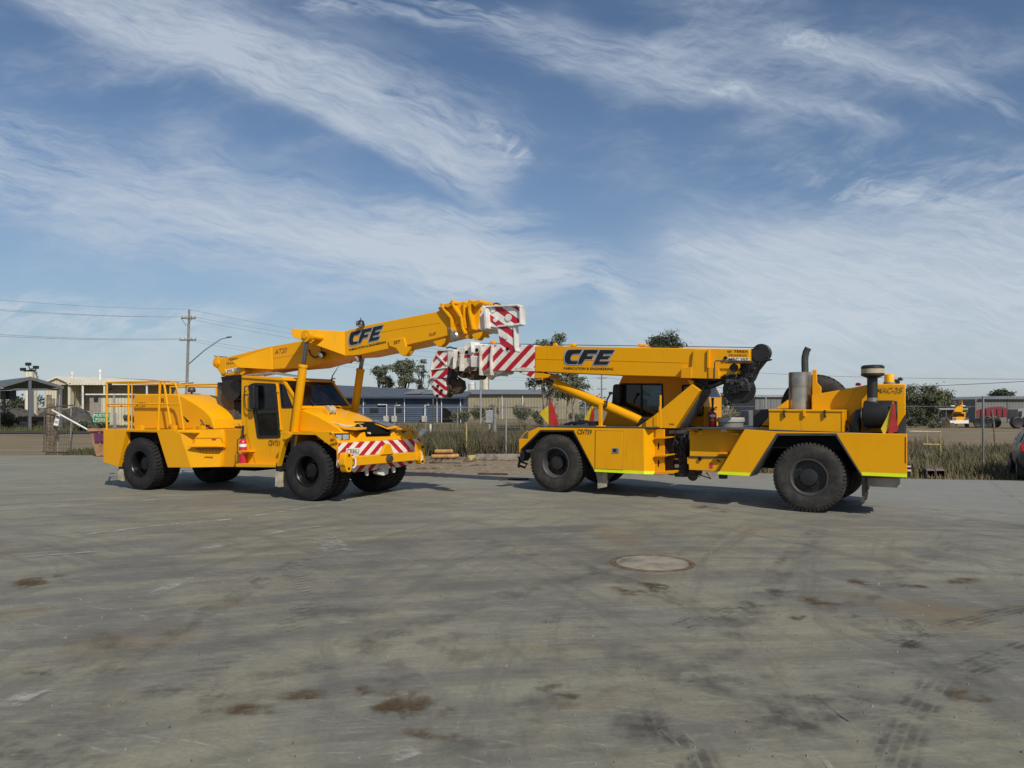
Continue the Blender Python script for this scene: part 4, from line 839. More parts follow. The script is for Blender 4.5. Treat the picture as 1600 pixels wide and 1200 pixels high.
# rear superstructure
rh = fr('rear_hood', Y, H((420, 372), (640, 335), (800, 305), (860, 300), (1080, 300), (1080, 500), (1010, 625), (420, 620)), .52, 1.95, bev=.015)
fr('tail_plate', M['dgrey'], H((1080, 505), (1082, 500), (1083, 825), (1066, 825), (1066, 640), (1008, 622)), .5, 1.95, bev=.004)
fr('hood_seam', O_, H((640, 465), (642, 465), (720, 330), (718, 330)), .512, .519, bev=0)
Rc.text('MAC-25', H((866, 360)), H((1065, 360)), H((866, 322)), .52, parent=rh, mat='brownline', bold=.03, shear=.25)
Rc.text('MAC-25', H((868, 359)), H((1063, 359)), H((868, 323)), .508, parent=rh, mat='yflag', bold=-.024, shear=.25)
fr('hood_bracket', O_, H((425, 205), (452, 205), (455, 290), (483, 322), (483, 362), (425, 372)), .55, .62, bev=.006)
fr('hood_bracket', Y, H((178, 465), (262, 405), (262, 465)), .55, .62, bev=.006)
fr('hood_bracket', Y, H((60, 605), (132, 520), (132, 605)), .5, .6, bev=.006)
fr('vent_slot', M['void'], H((80, 577), (130, 577), (130, 586), (80, 586)), .492, .498, bev=0)
fr('deck_tank', M['dgrey'], H((28, 472), (130, 468), (132, 520), (62, 590), (28, 598)), 1.3, 2.0, bev=.006)
tb = fr('toolbox', Y, H((134, 480), (618, 484), (618, 622), (134, 608)), .06, .5, bev=.006)
fr('toolbox_lid', Y, H((131, 468), (634, 473), (634, 486), (131, 481)), .04, .52, bev=.004, parent=tb)
fr('toolbox_side', O_, H((620, 486), (633, 486), (633, 622), (620, 622)), .05, .5, bev=.004, parent=tb)
for x_, m_ in ((235, 'black'), (370, 'yellow'), (508, 'black')):
    Rc.part('toolbox_latch', M[m_], lambda mb: Rc.slab(mb, H((x_ - 9, 474), (x_ + 8, 474), (x_ + 8, 518), (x_ - 9, 516)) if m_ == 'yellow' else H((x_ - 6, 474), (x_ + 6, 474), (x_ + 3, 500), (x_ + 9, 520), (x_ - 3, 524), (x_ - 5, 500)), .01, .06), bev=.003, parent=tb)
# silencer with its pipe
cS = Rc.at(H((343, 465)), .75); xl, zt = Rc.pix(H((265, 222)), .75); xr_, _z = Rc.pix(H((422, 222)), .75); rad = abs(xl - xr_) / 2 * .97; topz = Rc.pix(H((343, 222)), .75)[1]
mb = MB(); c0_ = Vector((cS.x, cS.y, cS.z - .03)); hgt = topz - c0_.z
mb.lathe(c0_, (0, 0, 1), [(rad * .97, 0), (rad * .97, hgt * .62), (rad, hgt * .63), (rad, hgt), (rad * .96, hgt), (rad * .94, hgt * .9), (rad * .4, hgt * .88)], 36, cap=False)
sil = mb.build('silencer', M['stainless'], Rc.root)
mb = MB(); pp = [Rc.at(H(p), .75) for p in ((377, 225), (375, 150), (376, 120), (384, 85), (398, 58))]
mb.tube(pp, [.068, .068, .068, .066, .066], 16); mb.build('exhaust_pipe', M['dgrey'], sil)
# spare tyre lying on edge behind the silencer
mb = tyre_bm(.675, .38, 40); sp = mb.build('spare_tyre', M['tyre_dusty'], Rc.root, label='spare tyre standing behind the silencer')
cc = Rc.at(H((446, 448)), 1.1); sp.location = cc + Vector((0, 0, -.03)); sp.rotation_euler = (0, 0, math.pi + .12)
mb = MB(); mb.lathe((0, .1, 0), (0, 1, 0), [(.05, 0), (.345, .02), (.345, .12), (.05, .12)], 24); sb = mb.build('spare_rim', M['dgrey'], sp)
# air intake
dx_ = Rc.P(1, 0, 0) - Rc.P(0, 0, 0)
ai = Rc.part('air_cleaner', M['black'], lambda mb: (mb.lathe(Rc.at(H((775, 502)), .28), (-1, 0, 0), [(0, 0), (.245, 0), (.255, .02), (.255, Rc.pix(H((775, 500)), .28)[0] - Rc.pix(H((985, 500)), .28)[0] - .05), (.24, Rc.pix(H((775, 500)), .28)[0] - Rc.pix(H((1008, 500)), .28)[0]), (0, Rc.pix(H((775, 500)), .28)[0] - Rc.pix(H((1008, 500)), .28)[0])], 32, cap=False),
     Rc.slab(mb, H((775, 560), (795, 560), (795, 612), (775, 612)), .2, .4)), bev=0)
Rc.part('intake_pipe', M['black'], lambda mb: (mb.tube([Rc.at(H(p), .28) for p in ((832, 445), (832, 240))], .097, 20), mb.tube([Rc.at(H(p), .28) for p in ((832, 440), (832, 425))], .125, 20), mb.tube([Rc.at(H(p), .28) for p in ((770, 500), (735, 505), (712, 530), (712, 560), (712, 615))], [.10, .10, .105, .11, .10], 16)), bev=0, parent=ai)
Rc.part('intake_clamp', M['stainless'], lambda mb: (mb.tube([Rc.at(H(p), .28) for p in ((756, 502), (764, 502))], .125, 20), mb.tube([Rc.at(H(p), .28) for p in ((832, 418), (832, 392))], .101, 20)), bev=0, parent=ai)
capc = Rc.at(H((835, 250)), .28)
Rc.part('pre_cleaner_cap', M['black'], lambda mb: mb.lathe(capc, (0, 0, 1), [(.08, -.04), (.17, .0), (.215, .02), (.215, .05), (.20, .055), (.20, .145), (.215, .15), (.21, .19), (.17, .21), (.05, .215), (0, .22)], 32, cap=False), bev=0, parent=ai)
Rc.part('pre_cleaner_band', M['cream'], lambda mb: mb.lathe(capc, (0, 0, 1), [(.212, .058), (.212, .142)], 32, cap=False), bev=0, parent=ai)
bc = Rc.at(H((980, 292)), .9)
bb = Rc.part('beacon_base', M['grey'], lambda mb: mb.lathe(bc, (0, 0, 1), [(0, -.02), (.13, -.02), (.13, .015), (0, .015)], 20, cap=False), bev=0)
Rc.part('beacon', simple('lit_look_amber_lens', (.95, .50, .02), .2), lambda mb: [mb.lathe(bc + Vector((math.cos(a) * .0, 0, .015)), (0, 0, 1), [(.115, 0), (.115, .06), (.11, .065), (.11, .07), (.115, .075), (.11, .14), (.08, .155), (0, .157)], 12, cap=False, smooth=False) for a in (0,)], bev=0, parent=bb)  # lit look put into a brighter, yellower lens colour; nothing here emits
Rc.part('rear_camera', M['black'], lambda mb: (Rc.slab(mb, H((1022, 268), (1062, 266), (1062, 296), (1022, 296)), .9, 1.1), mb.tube([Rc.at(H(p), 1.0) for p in ((1055, 268), (1072, 262), (1082, 275))], .03, 6)), bev=.004)
Rc.part('marker_lamp', M['redlens'], lambda mb: mb.lathe(Rc.at(H((733, 312)), .7), (0, 0, 1), [(.05, 0), (.05, .04), (.03, .06)], 12), bev=0)
Rc.part('tie_ring', M['black'], lambda mb: mb.lathe(Rc.at(H((652, 600)), .2), (0, 1, 0), [(.045, -.02), (.075, -.02), (.075, .02), (.045, .02), (.045, -.02)], 20, cap=False), bev=0)
# corner flags
def flag(pole, yel, red, w_, cast=.0):
    o = Rc.part('flag_pole', M['yellow'], lambda mb: mb.tube([Rc.at(p, w_) for p in pole], .012, 6), bev=0)
    Rc.slabpart('flag_cloth', M['yflag'], yel, w_, w_ + .012, bev=.004, parent=o); Rc.slabpart('flag_cloth', M['redflag'], red, w_ - .03, w_ - .018, bev=.004, parent=o)
flag([Fz((232, 780)), Fz((230, 565))], Fz((127, 662), (190, 606), (216, 588), (218, 700), (216, 768), (170, 715)), rrect(Fz((220, 570), (235, 556), (250, 580), (275, 660), (303, 760), (290, 770), (222, 766)), 1.5), .3)
flag([Fz((585, 780)), Fz((603, 600))], Fz((528, 722), (560, 650), (600, 592), (610, 605), (578, 728)), Fz((610, 610), (622, 680), (612, 760), (578, 735), (595, 660)), 2.3)
flag([H((985, 620)), H((965, 420))], H((962, 425), (972, 450), (945, 590), (905, 645), (884, 600), (925, 520)), rrect(H((966, 425), (976, 430), (985, 520), (1002, 600), (990, 618), (930, 640), (940, 580)), 1.5), .02)
# cab
h1 = rrect(Fz((856, 408), (874, 400), (1226, 402), (1232, 686), (1060, 686), (908, 601), (842, 587)), 2.5); h2 = rrect([G((344, 378)), G((468, 373)), G((512, 452)), G((513, 606)), G((493, 623)), G((354, 623))], 2.5)
mx = G((205, 320)); RA = [Fz((878, 320)), Fz((845, 390)), Fz((690, 772)), Fz((1290, 775)), Fz((1290, 325))]; RB = [Fz((1290, 325)), Fz((1290, 775)), Fz((1460, 775)), G((520, 720)), G((522, 470)), G((478, 380)), G((420, 310))]
cb = holed_plate(Rc, 'cab_body', O_, RA, h1, 1.40, 1.44); holed_plate(Rc, 'cab_side_panel', O_, RB, h2, 1.40, 1.44, cb)
holed_plate(Rc, 'cab_side_panel', O_, RA, h1, 2.66, 2.70, cb, ref=1.40); holed_plate(Rc, 'cab_side_panel', O_, RB, h2, 2.66, 2.70, cb, ref=1.40)
cp = [Rc.pix(q, 1.40) for q in (Fz((878, 320)), Fz((845, 390)), Fz((690, 772)), G((420, 310)), G((478, 380)), G((522, 470)), G((520, 720)))]
def panel(mb, a, b, t_=.03): Rc.prism(mb, [a, b, (b[0] - t_, b[1]), (a[0] - t_, a[1])], 1.441, 2.659)
Rc.part('cab_roof', O_, lambda mb: Rc.prism(mb, [cp[0], cp[3], (cp[3][0], cp[3][1] + .04), (cp[0][0], cp[0][1] + .04)], 1.38, 2.72), bev=.01, parent=cb)
mid_ = (cp[1][0] * .55 + cp[2][0] * .45, cp[1][1] * .55 + cp[2][1] * .45)
Rc.part('cab_front_panel', O_, lambda mb: panel(mb, mid_, cp[2]), bev=0, parent=cb); Rc.part('windscreen', M['clear'], lambda mb: (panel(mb, cp[0], cp[1], .01), panel(mb, cp[1], mid_, .01)), bev=0, parent=cb)
Rc.part('cab_back_panel', O_, lambda mb: (Rc.prism(mb, [cp[5], cp[6], (cp[6][0] + .03, cp[6][1]), (cp[5][0] + .03, cp[5][1])], 1.441, 2.659)), bev=0, parent=cb); Rc.part('rear_window', M['clear'], lambda mb: (Rc.prism(mb, [cp[3], cp[4], (cp[4][0] + .01, cp[4][1]), (cp[3][0] + .01, cp[3][1])], 1.441, 2.659), Rc.prism(mb, [cp[4], cp[5], (cp[5][0] + .01, cp[5][1]), (cp[4][0] + .01, cp[4][1])], 1.441, 2.659)), bev=0, parent=cb)
cab_inside(Rc, cp[6][0] + .05, mid_[0] - .1, 1.45, 2.65, 1.58, (cp[6][0] + mid_[0]) / 2 + .1, 2.05)
so1 = rrect(Fz((848, 402), (868, 393), (1232, 395), (1239, 694), (1058, 694), (902, 609), (835, 592)), 3); fr('window_bar', M['rubber_trim'], Fz((1034, 402), (1048, 402), (1048, 686), (1034, 686)), 1.385, 1.395, bev=0, parent=cb)
holed_plate(Rc, 'window_seal', M['rubber_trim'], so1, rrect(Fz((862, 416), (878, 408), (1220, 410), (1225, 679), (1063, 679), (914, 596), (850, 582)), 2), 1.385, 1.398, cb); fr('cab_window', M['clear'], h1, 1.41, 1.415, bev=0, parent=cb)
holed_plate(Rc, 'window_seal', M['rubber_trim'], rrect([G((338, 372)), G((471, 367)), G((518, 450)), G((519, 612)), G((497, 630)), G((348, 630))], 3), rrect([G((350, 384)), G((465, 380)), G((505, 455)), G((506, 602)), G((489, 616)), G((360, 616))], 2), 1.385, 1.398, cb); fr('cab_window', M['clear'], h2, 1.41, 1.415, bev=0, parent=cb)
fr('cab_window', M['clear'], h1, 2.675, 2.68, bev=0, parent=cb, ref=1.40)
fr('cab_rear_post', O_, G((520, 552), (562, 552), (560, 580), (545, 720), (515, 720)), 1.2, 1.4, bev=.006)
Rc.part('side_mirror', M['black'], lambda mb: Rc.slab(mb, rrect(Fz((785, 410), (810, 400), (842, 402), (848, 420), (843, 580), (800, 590), (775, 575)), 3), 1.2, 1.38), bev=.02)
Rc.part('mirror_arm', M['black'], lambda mb: (mb.tube([Rc.at(Fz(p), .62) for p in ((785, 480), (765, 485), (735, 540), (728, 600), (700, 605), (688, 575))], .022, 6), mb.lathe(Rc.at(Fz((765, 482)), .62), (0, 1, 0), [(0, -.03), (.035, -.03), (.035, .03), (0, .03)], 12, cap=False)), bev=0)
# strut and pivot
fr('boom_strut', Y, [Fz((1008, 782)), Fz((1150, 685)), Fz((1490, 402)), Fz((1562, 458)), Fz((1345, 795)), Fz((1008, 792))], .42, .62, bev=.006)
fr('boom_strut', Y, [Fz((1008, 782)), Fz((1150, 685)), Fz((1490, 402)), Fz((1562, 458)), Fz((1345, 795)), Fz((1008, 792))], 1.1, 1.3, bev=.006, ref=.42)
fr('strut_web', M['dgrey'], [Fz((1530, 470)), Fz((1600, 420)), Fz((1600, 470)), Fz((1400, 790)), Fz((1345, 795))], .62, 1.1, bev=.004)
fr('strut_foot', O_, Fz((1150, 690), (1185, 665), (1185, 780), (1150, 780)), .40, .42, bev=0)
Rc.text('246', Fz((1285, 768)), Fz((1335, 768)), Fz((1285, 748)), .42, mat='brownline', bold=.01)
Rc.part('grab_post', Y, lambda mb: (Rc.slab(mb, Fz((1203, 500), (1214, 500), (1214, 795), (1203, 795)), .08, .13), Rc.slab(mb, Fz((1196, 600), (1203, 600), (1203, 660), (1196, 660)), .08, .1)), bev=.004)
Rc.part('grab_post', Y, lambda mb: (Rc.slab(mb, Fz((658, 578), (682, 578), (682, 776), (658, 776)), .2, .28), Rc.slab(mb, Fz((635, 772), (690, 772), (690, 786), (635, 786)), .15, .35)), bev=.004)
Rc.part('deck_pipework', M['black'], lambda mb: (mb.tube([Rc.at(Fz(p), .9) for p in ((350, 768), (420, 745), (500, 748), (560, 740), (630, 762))], .035, 6), mb.tube([Rc.at(Fz(p), 1.1) for p in ((430, 772), (480, 735), (560, 735), (600, 770))], .03, 6), Rc.slab(mb, Fz((580, 732), (630, 735), (630, 775), (585, 775)), .8, 1.0)), bev=0)
fr('pivot_bracket', Y, Fz((1450, 362), (1500, 370), (1498, 402), (1470, 400)), .5, .9, bev=.004)
# lift cylinder
pb2, pt2, pr2 = Rc.at(Fz((1040, 735)), .78), Rc.at(Fz((275, 398)), .78), Rc.at(Fz((165, 352)), .78)
d_ = pt2 - pb2; mb = MB(); rb = .112
mb.lathe(pb2, d_, [(rb * .5, 0), (rb * 1.0, .06), (rb, d_.length - .08), (rb * 1.12, d_.length - .07), (rb * 1.12, d_.length), (rb * .8, d_.length + .02)], 28)
lc = mb.build('lift_cylinder', Y, Rc.root); mb = MB(); mb.tube([pt2, pr2], .055, 14); mb.build('rod', M['chrome'], lc)
Rc.part('cylinder_clevis', M['black'], lambda mb: (Rc.slab(mb, Fz((1000, 745), (1040, 700), (1085, 715), (1040, 770), (990, 775)), .7, .86), mb.tube([Rc.at(Fz(p), .6) for p in ((995, 770), (1050, 735), (1085, 712))], .02, 6), Rc.slab(mb, Fz((90, 378), (112, 362), (130, 380), (110, 402)), .8, 1.0), Rc.slab(mb, Fz((182, 385), (200, 380), (212, 402), (192, 412)), .8, 1.0)), bev=.004)
Rc.part('cylinder_hanger', Y, lambda mb: (mb.tube([Rc.at(Fz(p), .55) for p in ((162, 290), (160, 320), (145, 345), (165, 362), (178, 350), (150, 330))], .03, 8)), bev=0)
# boom
bw0, bw1 = .50, 1.16
by = [Fz((90, 60)), G((895, 80)), G((895, 190)), G((812, 196)), G((808, 285)), G((762, 282)), G((690, 290)), G((640, 320)), G((400, 318)), Fz((1375, 338)), Fz((880, 325)), Fz((90, 290))]
bm_ = fr('boom', Y, by, bw0, bw1, bev=.015)
fr('boom_front_plate', Y, Fz((80, 290), (230, 318), (205, 345), (120, 350), (88, 350)), bw0 + .02, bw1 - .02, bev=.01)
fr('boom_seam', O_, Fz((90, 178), (760, 192), (1460, 212), (1460, 208), (760, 188), (90, 174)), bw0 - .006, bw0 + .01, bev=0, parent=bm_)
fr('boom_collar', Y, G((435, 85), (560, 85), (556, 322), (415, 318), (418, 230)), bw0 - .07, bw1 + .07, bev=.008, parent=bm_)
fr('boom_collar', O_, G((335, 230), (418, 230), (415, 318), (312, 315), (335, 312)), bw0 - .10, bw1 + .1, bev=.008, parent=bm_); fr('boom_collar', O_, G((556, 238), (640, 238), (640, 322), (556, 322)), bw0 - .10, bw1 + .1, bev=.008, parent=bm_)
fr('collar_flange', O_, G((548, 82), (562, 82), (560, 235), (546, 235)), bw0 - .12, bw1 + .12, bev=.003, parent=bm_)
logo(Rc, bw0, Fz((353, 229)), Fz((803, 229)), Fz((353, 92)), bm_)
for t_, a, b, c_, mt in (('FABRICATION & ENGINEERING', Fz((348, 270)), Fz((790, 277)), Fz((348, 248)), 'text'), ('TEREX', G((765, 107)), G((883, 109)), G((765, 88)), 'text'), ('FRANNA', G((725, 141)), G((872, 142)), G((725, 120)), 'brownline')):
    Rc.text(t_, a, b, c_, bw0, parent=bm_, mat=mt, bold=.012 if mt == 'text' else 0)
fr('capacity_plate', M['plate'], G((718, 148), (890, 150), (890, 184), (718, 180)), bw0 - .008, bw0 - .002, bev=0, parent=bm_)
Rc.text('MRC 25T', G((724, 176)), G((884, 178)), G((724, 152)), bw0 - .009, parent=bm_, bold=.012)
fr('emblem', M['brownline'], G((712, 95), (718, 90), (722, 98), (730, 98), (735, 90), (748, 92), (742, 106), (718, 108)), bw0 - .006, bw0 - .003, bev=0, parent=bm_)
Rc.part('boom_bolt', M['black'], lambda mb: (mb.lathe(Rc.at(G((768, 233)), bw0 - .02), (0, 1, 0), [(0, 0), (.085, 0), (.085, .03)], 20, cap=False), mb.lathe(Rc.at(G((698, 153)), bw0 - .02), (0, 1, 0), [(0, 0), (.035, 0), (.035, .03)], 14, cap=False)), bev=0, parent=bm_)
Rc.part('hose_guide', M['dgrey'], lambda mb: (mb.tube([Rc.at(G(p), bw0 - .1) for p in ((605, 330), (608, 190), (620, 176), (900, 180), (920, 190))], .014, 6), mb.tube([Rc.at(G(p), bw0 - .08) for p in ((690, 192), (900, 196), (915, 205))], .014, 6), mb.tube([Rc.at(G(p), bw0 - .05) for p in ((775, 320), (790, 300), (780, 288), (740, 285), (700, 300))], .018, 6)), bev=0)
fr('boom_lug', Y, Fz((250, 62), (255, 35), (275, 30), (290, 58)), .7, .76, bev=.004); fr('boom_lug', Y, Fz((390, 62), (400, 38), (430, 38), (440, 60)), .7, .9, bev=.004); fr('boom_lug', Y, Fz((1000, 66), (1015, 35), (1035, 48), (1080, 45), (1085, 66)), .7, .9, bev=.004)
Rc.part('hoist_rope', M['dgrey'], lambda mb: (mb.tube([Rc.at(Dd((950, 432)), .8), Rc.at(Fz((280, 50)), .8), Rc.at(G((940, 68)), .8)], .009, 5), mb.tube([Rc.at(G((1012, 175)), .75), Rc.at(G((890, 380)), .75)], .009, 5), mb.tube([Rc.at(G((1000, 180)), .85), Rc.at(G((900, 330)), .85)], .009, 5)), bev=0)
# rear sheave and winch
def rsheave(mb):
    mb.lathe(Rc.at(G((985, 112)), .6), (0, -1, 0), [(0, 0), (.16, 0), (.185, .0), (.19, .02), (.155, .05), (.155, .1), (.19, .14), (.18, .16), (0, .16)], 32, cap=False)
    Rc.slab(mb, G((895, 82), (950, 70), (965, 50), (978, 58), (975, 130), (1010, 160), (1045, 155), (1040, 165), (1000, 175), (940, 250), (905, 330), (885, 345), (830, 330), (812, 330), (812, 196), (895, 190)), .62, 1.0)
    mb.lathe(Rc.at(G((860, 240)), .55), (0, 1, 0), [(0, 0), (.09, 0), (.09, .1)], 16, cap=False)
Rc.part('rear_sheave_frame', M['black'], rsheave, bev=.01)
def winch(mb):
    c_ = Rc.at(G((785, 410)), .55)
    mb.lathe(c_, (0, -1, 0), [(0, 0), (.24, 0), (.285, .0), (.285, .03), (.20, .04), (.20, .42), (.285, .43), (.285, .46), (0, .46)], 40, cap=False)
    Rc.slab(mb, G((680, 300), (762, 285), (880, 325), (885, 400), (850, 420), (680, 400)), .6, 1.1)
    Rc.slab(mb, G((715, 370), (800, 365), (800, 440), (720, 445)), .38, .55); Rc.slab(mb, G((795, 360), (885, 365), (888, 425), (800, 425)), .45, .6)
Rc.part('winch', M['black'], winch, bev=.01)
wr3 = random.Random(21)
for k in range(9):
    p_ = (wr3.uniform(690, 870), wr3.uniform(330, 450)); q_ = (p_[0] + wr3.uniform(-60, 60), p_[1] + wr3.uniform(-50, 50))
    Rc.part('winch_hose', M['rubber_trim'] if k % 2 else M['dgrey'], lambda mb: mb.tube([Rc.at(G(p_), .36), Rc.at(G(((p_[0] + q_[0]) / 2 + 14, (p_[1] + q_[1]) / 2 - 12)), .31), Rc.at(G(q_), .37)], .014, 6), bev=0)
for x_, y_ in ((965, 62), (1035, 155), (930, 235), (905, 300), (960, 200), (870, 205)):
    Rc.part('frame_bolt', M['stainless'], lambda mb: mb.lathe(Rc.at(G((x_, y_)), .60), (0, 1, 0), [(0, -.02), (.03, -.02), (.03, .02)], 8, cap=False), bev=0)
Rc.part('winch_valve', M['dgrey'], lambda mb: [Rc.slab(mb, G((x, y), (x + 26, y), (x + 26, y + 34), (x, y + 34)), .40, .56) for x, y in ((700, 325), (735, 340), (775, 330), (810, 345), (750, 390))], bev=.006)
def ramhoses(mb):
    for k in range(5): mb.tube([Rc.at(G(p), .6 + k * .08) for p in ((430 + k * 8, 345), (520, 385 + k * 6), (600, 370 + k * 5), (690, 330 + k * 6))], .022, 6)
    Rc.slab(mb, G((420, 320), (660, 320), (660, 335), (560, 345), (545, 400), (490, 400), (420, 345)), .7, 1.0)
    mb.tube([Rc.at(G((540, 380)), .9), Rc.at(G((690, 335)), .9)], .05, 8); mb.tube([Rc.at(G((560, 395)), .5), Rc.at(G((660, 355)), .5)], .02, 6)
Rc.part('winch_hoses', M['black'], ramhoses, bev=0)
# striped nose sections
M['str_r'] = stripes('boom_stripe_paint', .375, 1.12, off=.28); M['str_r2'] = stripes('tip_stripe_paint', .34, -1.5, off=.1); M['str_r3'] = stripes('tip_stripe_paint_b', .40, 1.2, off=.5)
n2 = lambda *p: N2(*p)
fr('boom_nose', M['str_r'], N2((618, 528), (1172, 528), (1168, 800), (1158, 880), (1040, 822), (980, 800), (620, 790)), bw0 + .01, bw1 - .01, bev=.01)
fr('nose_underside', W_, N2((620, 788), (830, 792), (830, 815), (800, 830), (700, 815), (620, 812)), bw0 + .05, bw1 - .05, bev=.01)
fr('lifting_lug', W_, N2((640, 820), (800, 818), (780, 850), (740, 860), (715, 890), (695, 888), (660, 845)), .6, .7, bev=.006)
fr('nose_box', W_, N2((972, 762), (1168, 762), (1168, 800), (975, 796)), bw0 - .004, bw0 + .02, bev=0)
def rflange(x0, y0, x1, y1, x2, y2, th=.02, d=.07):
    mb = MB(); flange(mb, [(x0, y0), (x1, y1), (x2, y2)], 0, bw0 - d, bw1 + d, Rc, N2, th, ref=bw0); mb.build('boom_collar', W_, Rc.root, .006)
rflange(622, 545, 612, 640, 612, 835); rflange(738, 540, 724, 640, 724, 835)
def sect(pts, wa, wb_, name='boom_section'): return fr(name, W_, N2(*pts), wa, wb_, bev=.012)
sect([(520, 530), (615, 525), (612, 790), (520, 800), (515, 640)], .55, 1.1); sect([(425, 530), (450, 500), (515, 490), (525, 640), (500, 830), (420, 780)], .58, 1.07)
sect([(500, 640), (608, 640), (608, 755), (505, 760)], .50, .55, 'section_cover')
sect([(340, 590), (360, 560), (408, 550), (405, 790), (335, 760)], .60, 1.05); sect([(270, 580), (330, 580), (320, 640), (300, 780), (262, 740)], .62, 1.02)
rflange(428, 560, 412, 620, 405, 790, .022, .06); rflange(345, 590, 335, 660, 330, 770, .016, .05); rflange(512, 500, 522, 560, 524, 600, .016, .06)
fr('section_stripe', M['red'], N2((540, 612), (608, 608), (606, 652), (530, 652)), .535, .548, bev=0); fr('section_stripe', M['red'], N2((425, 628), (500, 628), (490, 660), (425, 656)), .57, .578, bev=0); fr('section_stripe', M['red'], N2((345, 630), (402, 634), (400, 658), (342, 655)), .59, .598, bev=0)
Rc.part('section_hole', M['void'], lambda mb: [Rc.slab(mb, ellipse(*N2(p), 2.4, 2.8, 16), .53 + d, .545 + d) for p, d in (((565, 578), 0), ((458, 602), .03), ((370, 608), .05))], bev=0)
rn = random.Random(11)
def rollers(mb):
    for k in range(16):
        p = (rn.uniform(335, 600), rn.uniform(765, 800)); mb.lathe(Rc.at(N2(p), .52), (0, -1, 0), [(0, 0), (.045, 0), (.05, .05), (.04, .5), (0, .5)], 10, cap=False)
    for p in ((405, 825), (490, 845), (545, 840)): mb.lathe(Rc.at(N2(p), .6), (0, -1, 0), [(0, 0), (.10, 0), (.11, .04), (.11, .4), (0, .4)], 16, cap=False)
Rc.part('head_rollers', M['rustbrown'], rollers, bev=.003)
# tip
fr('boom_tip', M['str_r3'], N2((165, 585), (262, 582), (262, 760), (240, 870), (92, 872), (88, 790), (110, 690)), .60, .68, bev=.006)
fr('boom_tip', M['str_r3'], N2((165, 585), (262, 582), (262, 760), (240, 870), (92, 872), (88, 790), (110, 690)), .96, 1.04, bev=.006, ref=.6)
Rc.part('tip_flange', W_, lambda mb: (flange(mb, [(165, 585), (262, 580), (325, 582)], 0, .57, 1.07, Rc, N2, .015, .6), flange(mb, [(165, 585), (110, 690), (88, 790), (90, 868)], 0, .57, 1.07, Rc, N2, .015, .6), flange(mb, [(150, 628), (255, 735)], 0, .57, .66, Rc, N2, .018, .6), flange(mb, [(100, 785), (255, 762)], 0, .57, .66, Rc, N2, .015, .6)), bev=.004)
fr('tip_web', W_, N2((262, 582), (330, 582), (300, 700), (262, 760)), .58, 1.06, bev=.006)
fr('tip_core', M['dgrey'], N2((262, 760), (320, 690), (290, 850), (262, 930), (235, 935), (240, 870)), .65, 1.0, bev=.006)
hk = fr('hook_block', M['str_r2'], rrect(N2((112, 885), (238, 875), (240, 1030), (215, 1080), (125, 1065), (108, 1010)), 2), .62, .70, bev=.006)
fr('block_core', M['rustbrown'], N2((150, 880), (262, 880), (275, 1000), (240, 1075), (160, 1070)), .70, .98, bev=.01)
fr('hook_block', W_, rrect(N2((112, 885), (238, 875), (240, 1030), (215, 1080), (125, 1065), (108, 1010)), 2), .98, 1.05, bev=.006, ref=.62)
Rc.part('block_pin', M['black'], lambda mb: [mb.lathe(Rc.at(N2(p), .60), (0, 1, 0), [(0, 0), (.035, 0), (.035, .04)], 12, cap=False) for p in ((160, 1055), (205, 1000), (165, 955))], bev=0)
def hookball(mb):
    c_ = Rc.at(N2((345, 960)), .85)
    mb.lathe(c_, (-.35, 1, .1), [(0, -.12), (.14, -.11), (.17, -.05), (.17, .05), (.14, .11), (0, .12)], 9, cap=False)
    mb.tube([Rc.at(N2(p), .85) for p in ((385, 900), (380, 870), (400, 890), (412, 930))], .04, 8); Rc.slab(mb, N2((280, 880), (360, 880), (400, 900), (412, 980), (370, 1030), (300, 1040), (270, 1000)), .74, .95)
Rc.part('hook', M['rustbrown'], hookball, bev=.01)
Rc.part('tip_cable', M['black'], lambda mb: (mb.tube([Rc.at(N2(p), .8) for p in ((250, 560), (285, 548), (320, 560), (420, 570))], .02, 6), mb.tube([Rc.at(N2(p), .8) for p in ((320, 800), (330, 815), (322, 830))], .008, 5)), bev=0)
Rc.part('beacon', M['amber'], lambda mb: mb.lathe(Rc.at(N2((742, 515)), .8), (0, 0, 1), [(.09, 0), (.09, .05), (.06, .08), (0, .09)], 14, cap=False), bev=0)
# wheels
wr = make_wheel(Rc, .665, .40, False, .10, M['tyre_dusty'], M['dgrey'], 54)
place_wheel(Rc, wr, 0, False, .665, True)
place_wheel(Rc, wr, 0, True, .665, False)
wr2 = make_wheel(Rc, .665, .40, False, .20, M['tyre_dusty'], M['dgrey'], 54)
place_wheel(Rc, wr2, WBR, False, .665, True); place_wheel(Rc, wr2, WBR, True, .665, False)
Rc.text('CSV759', E((596, 312)), E((716, 316)), E((598, 270)), -.03, bold=.01)

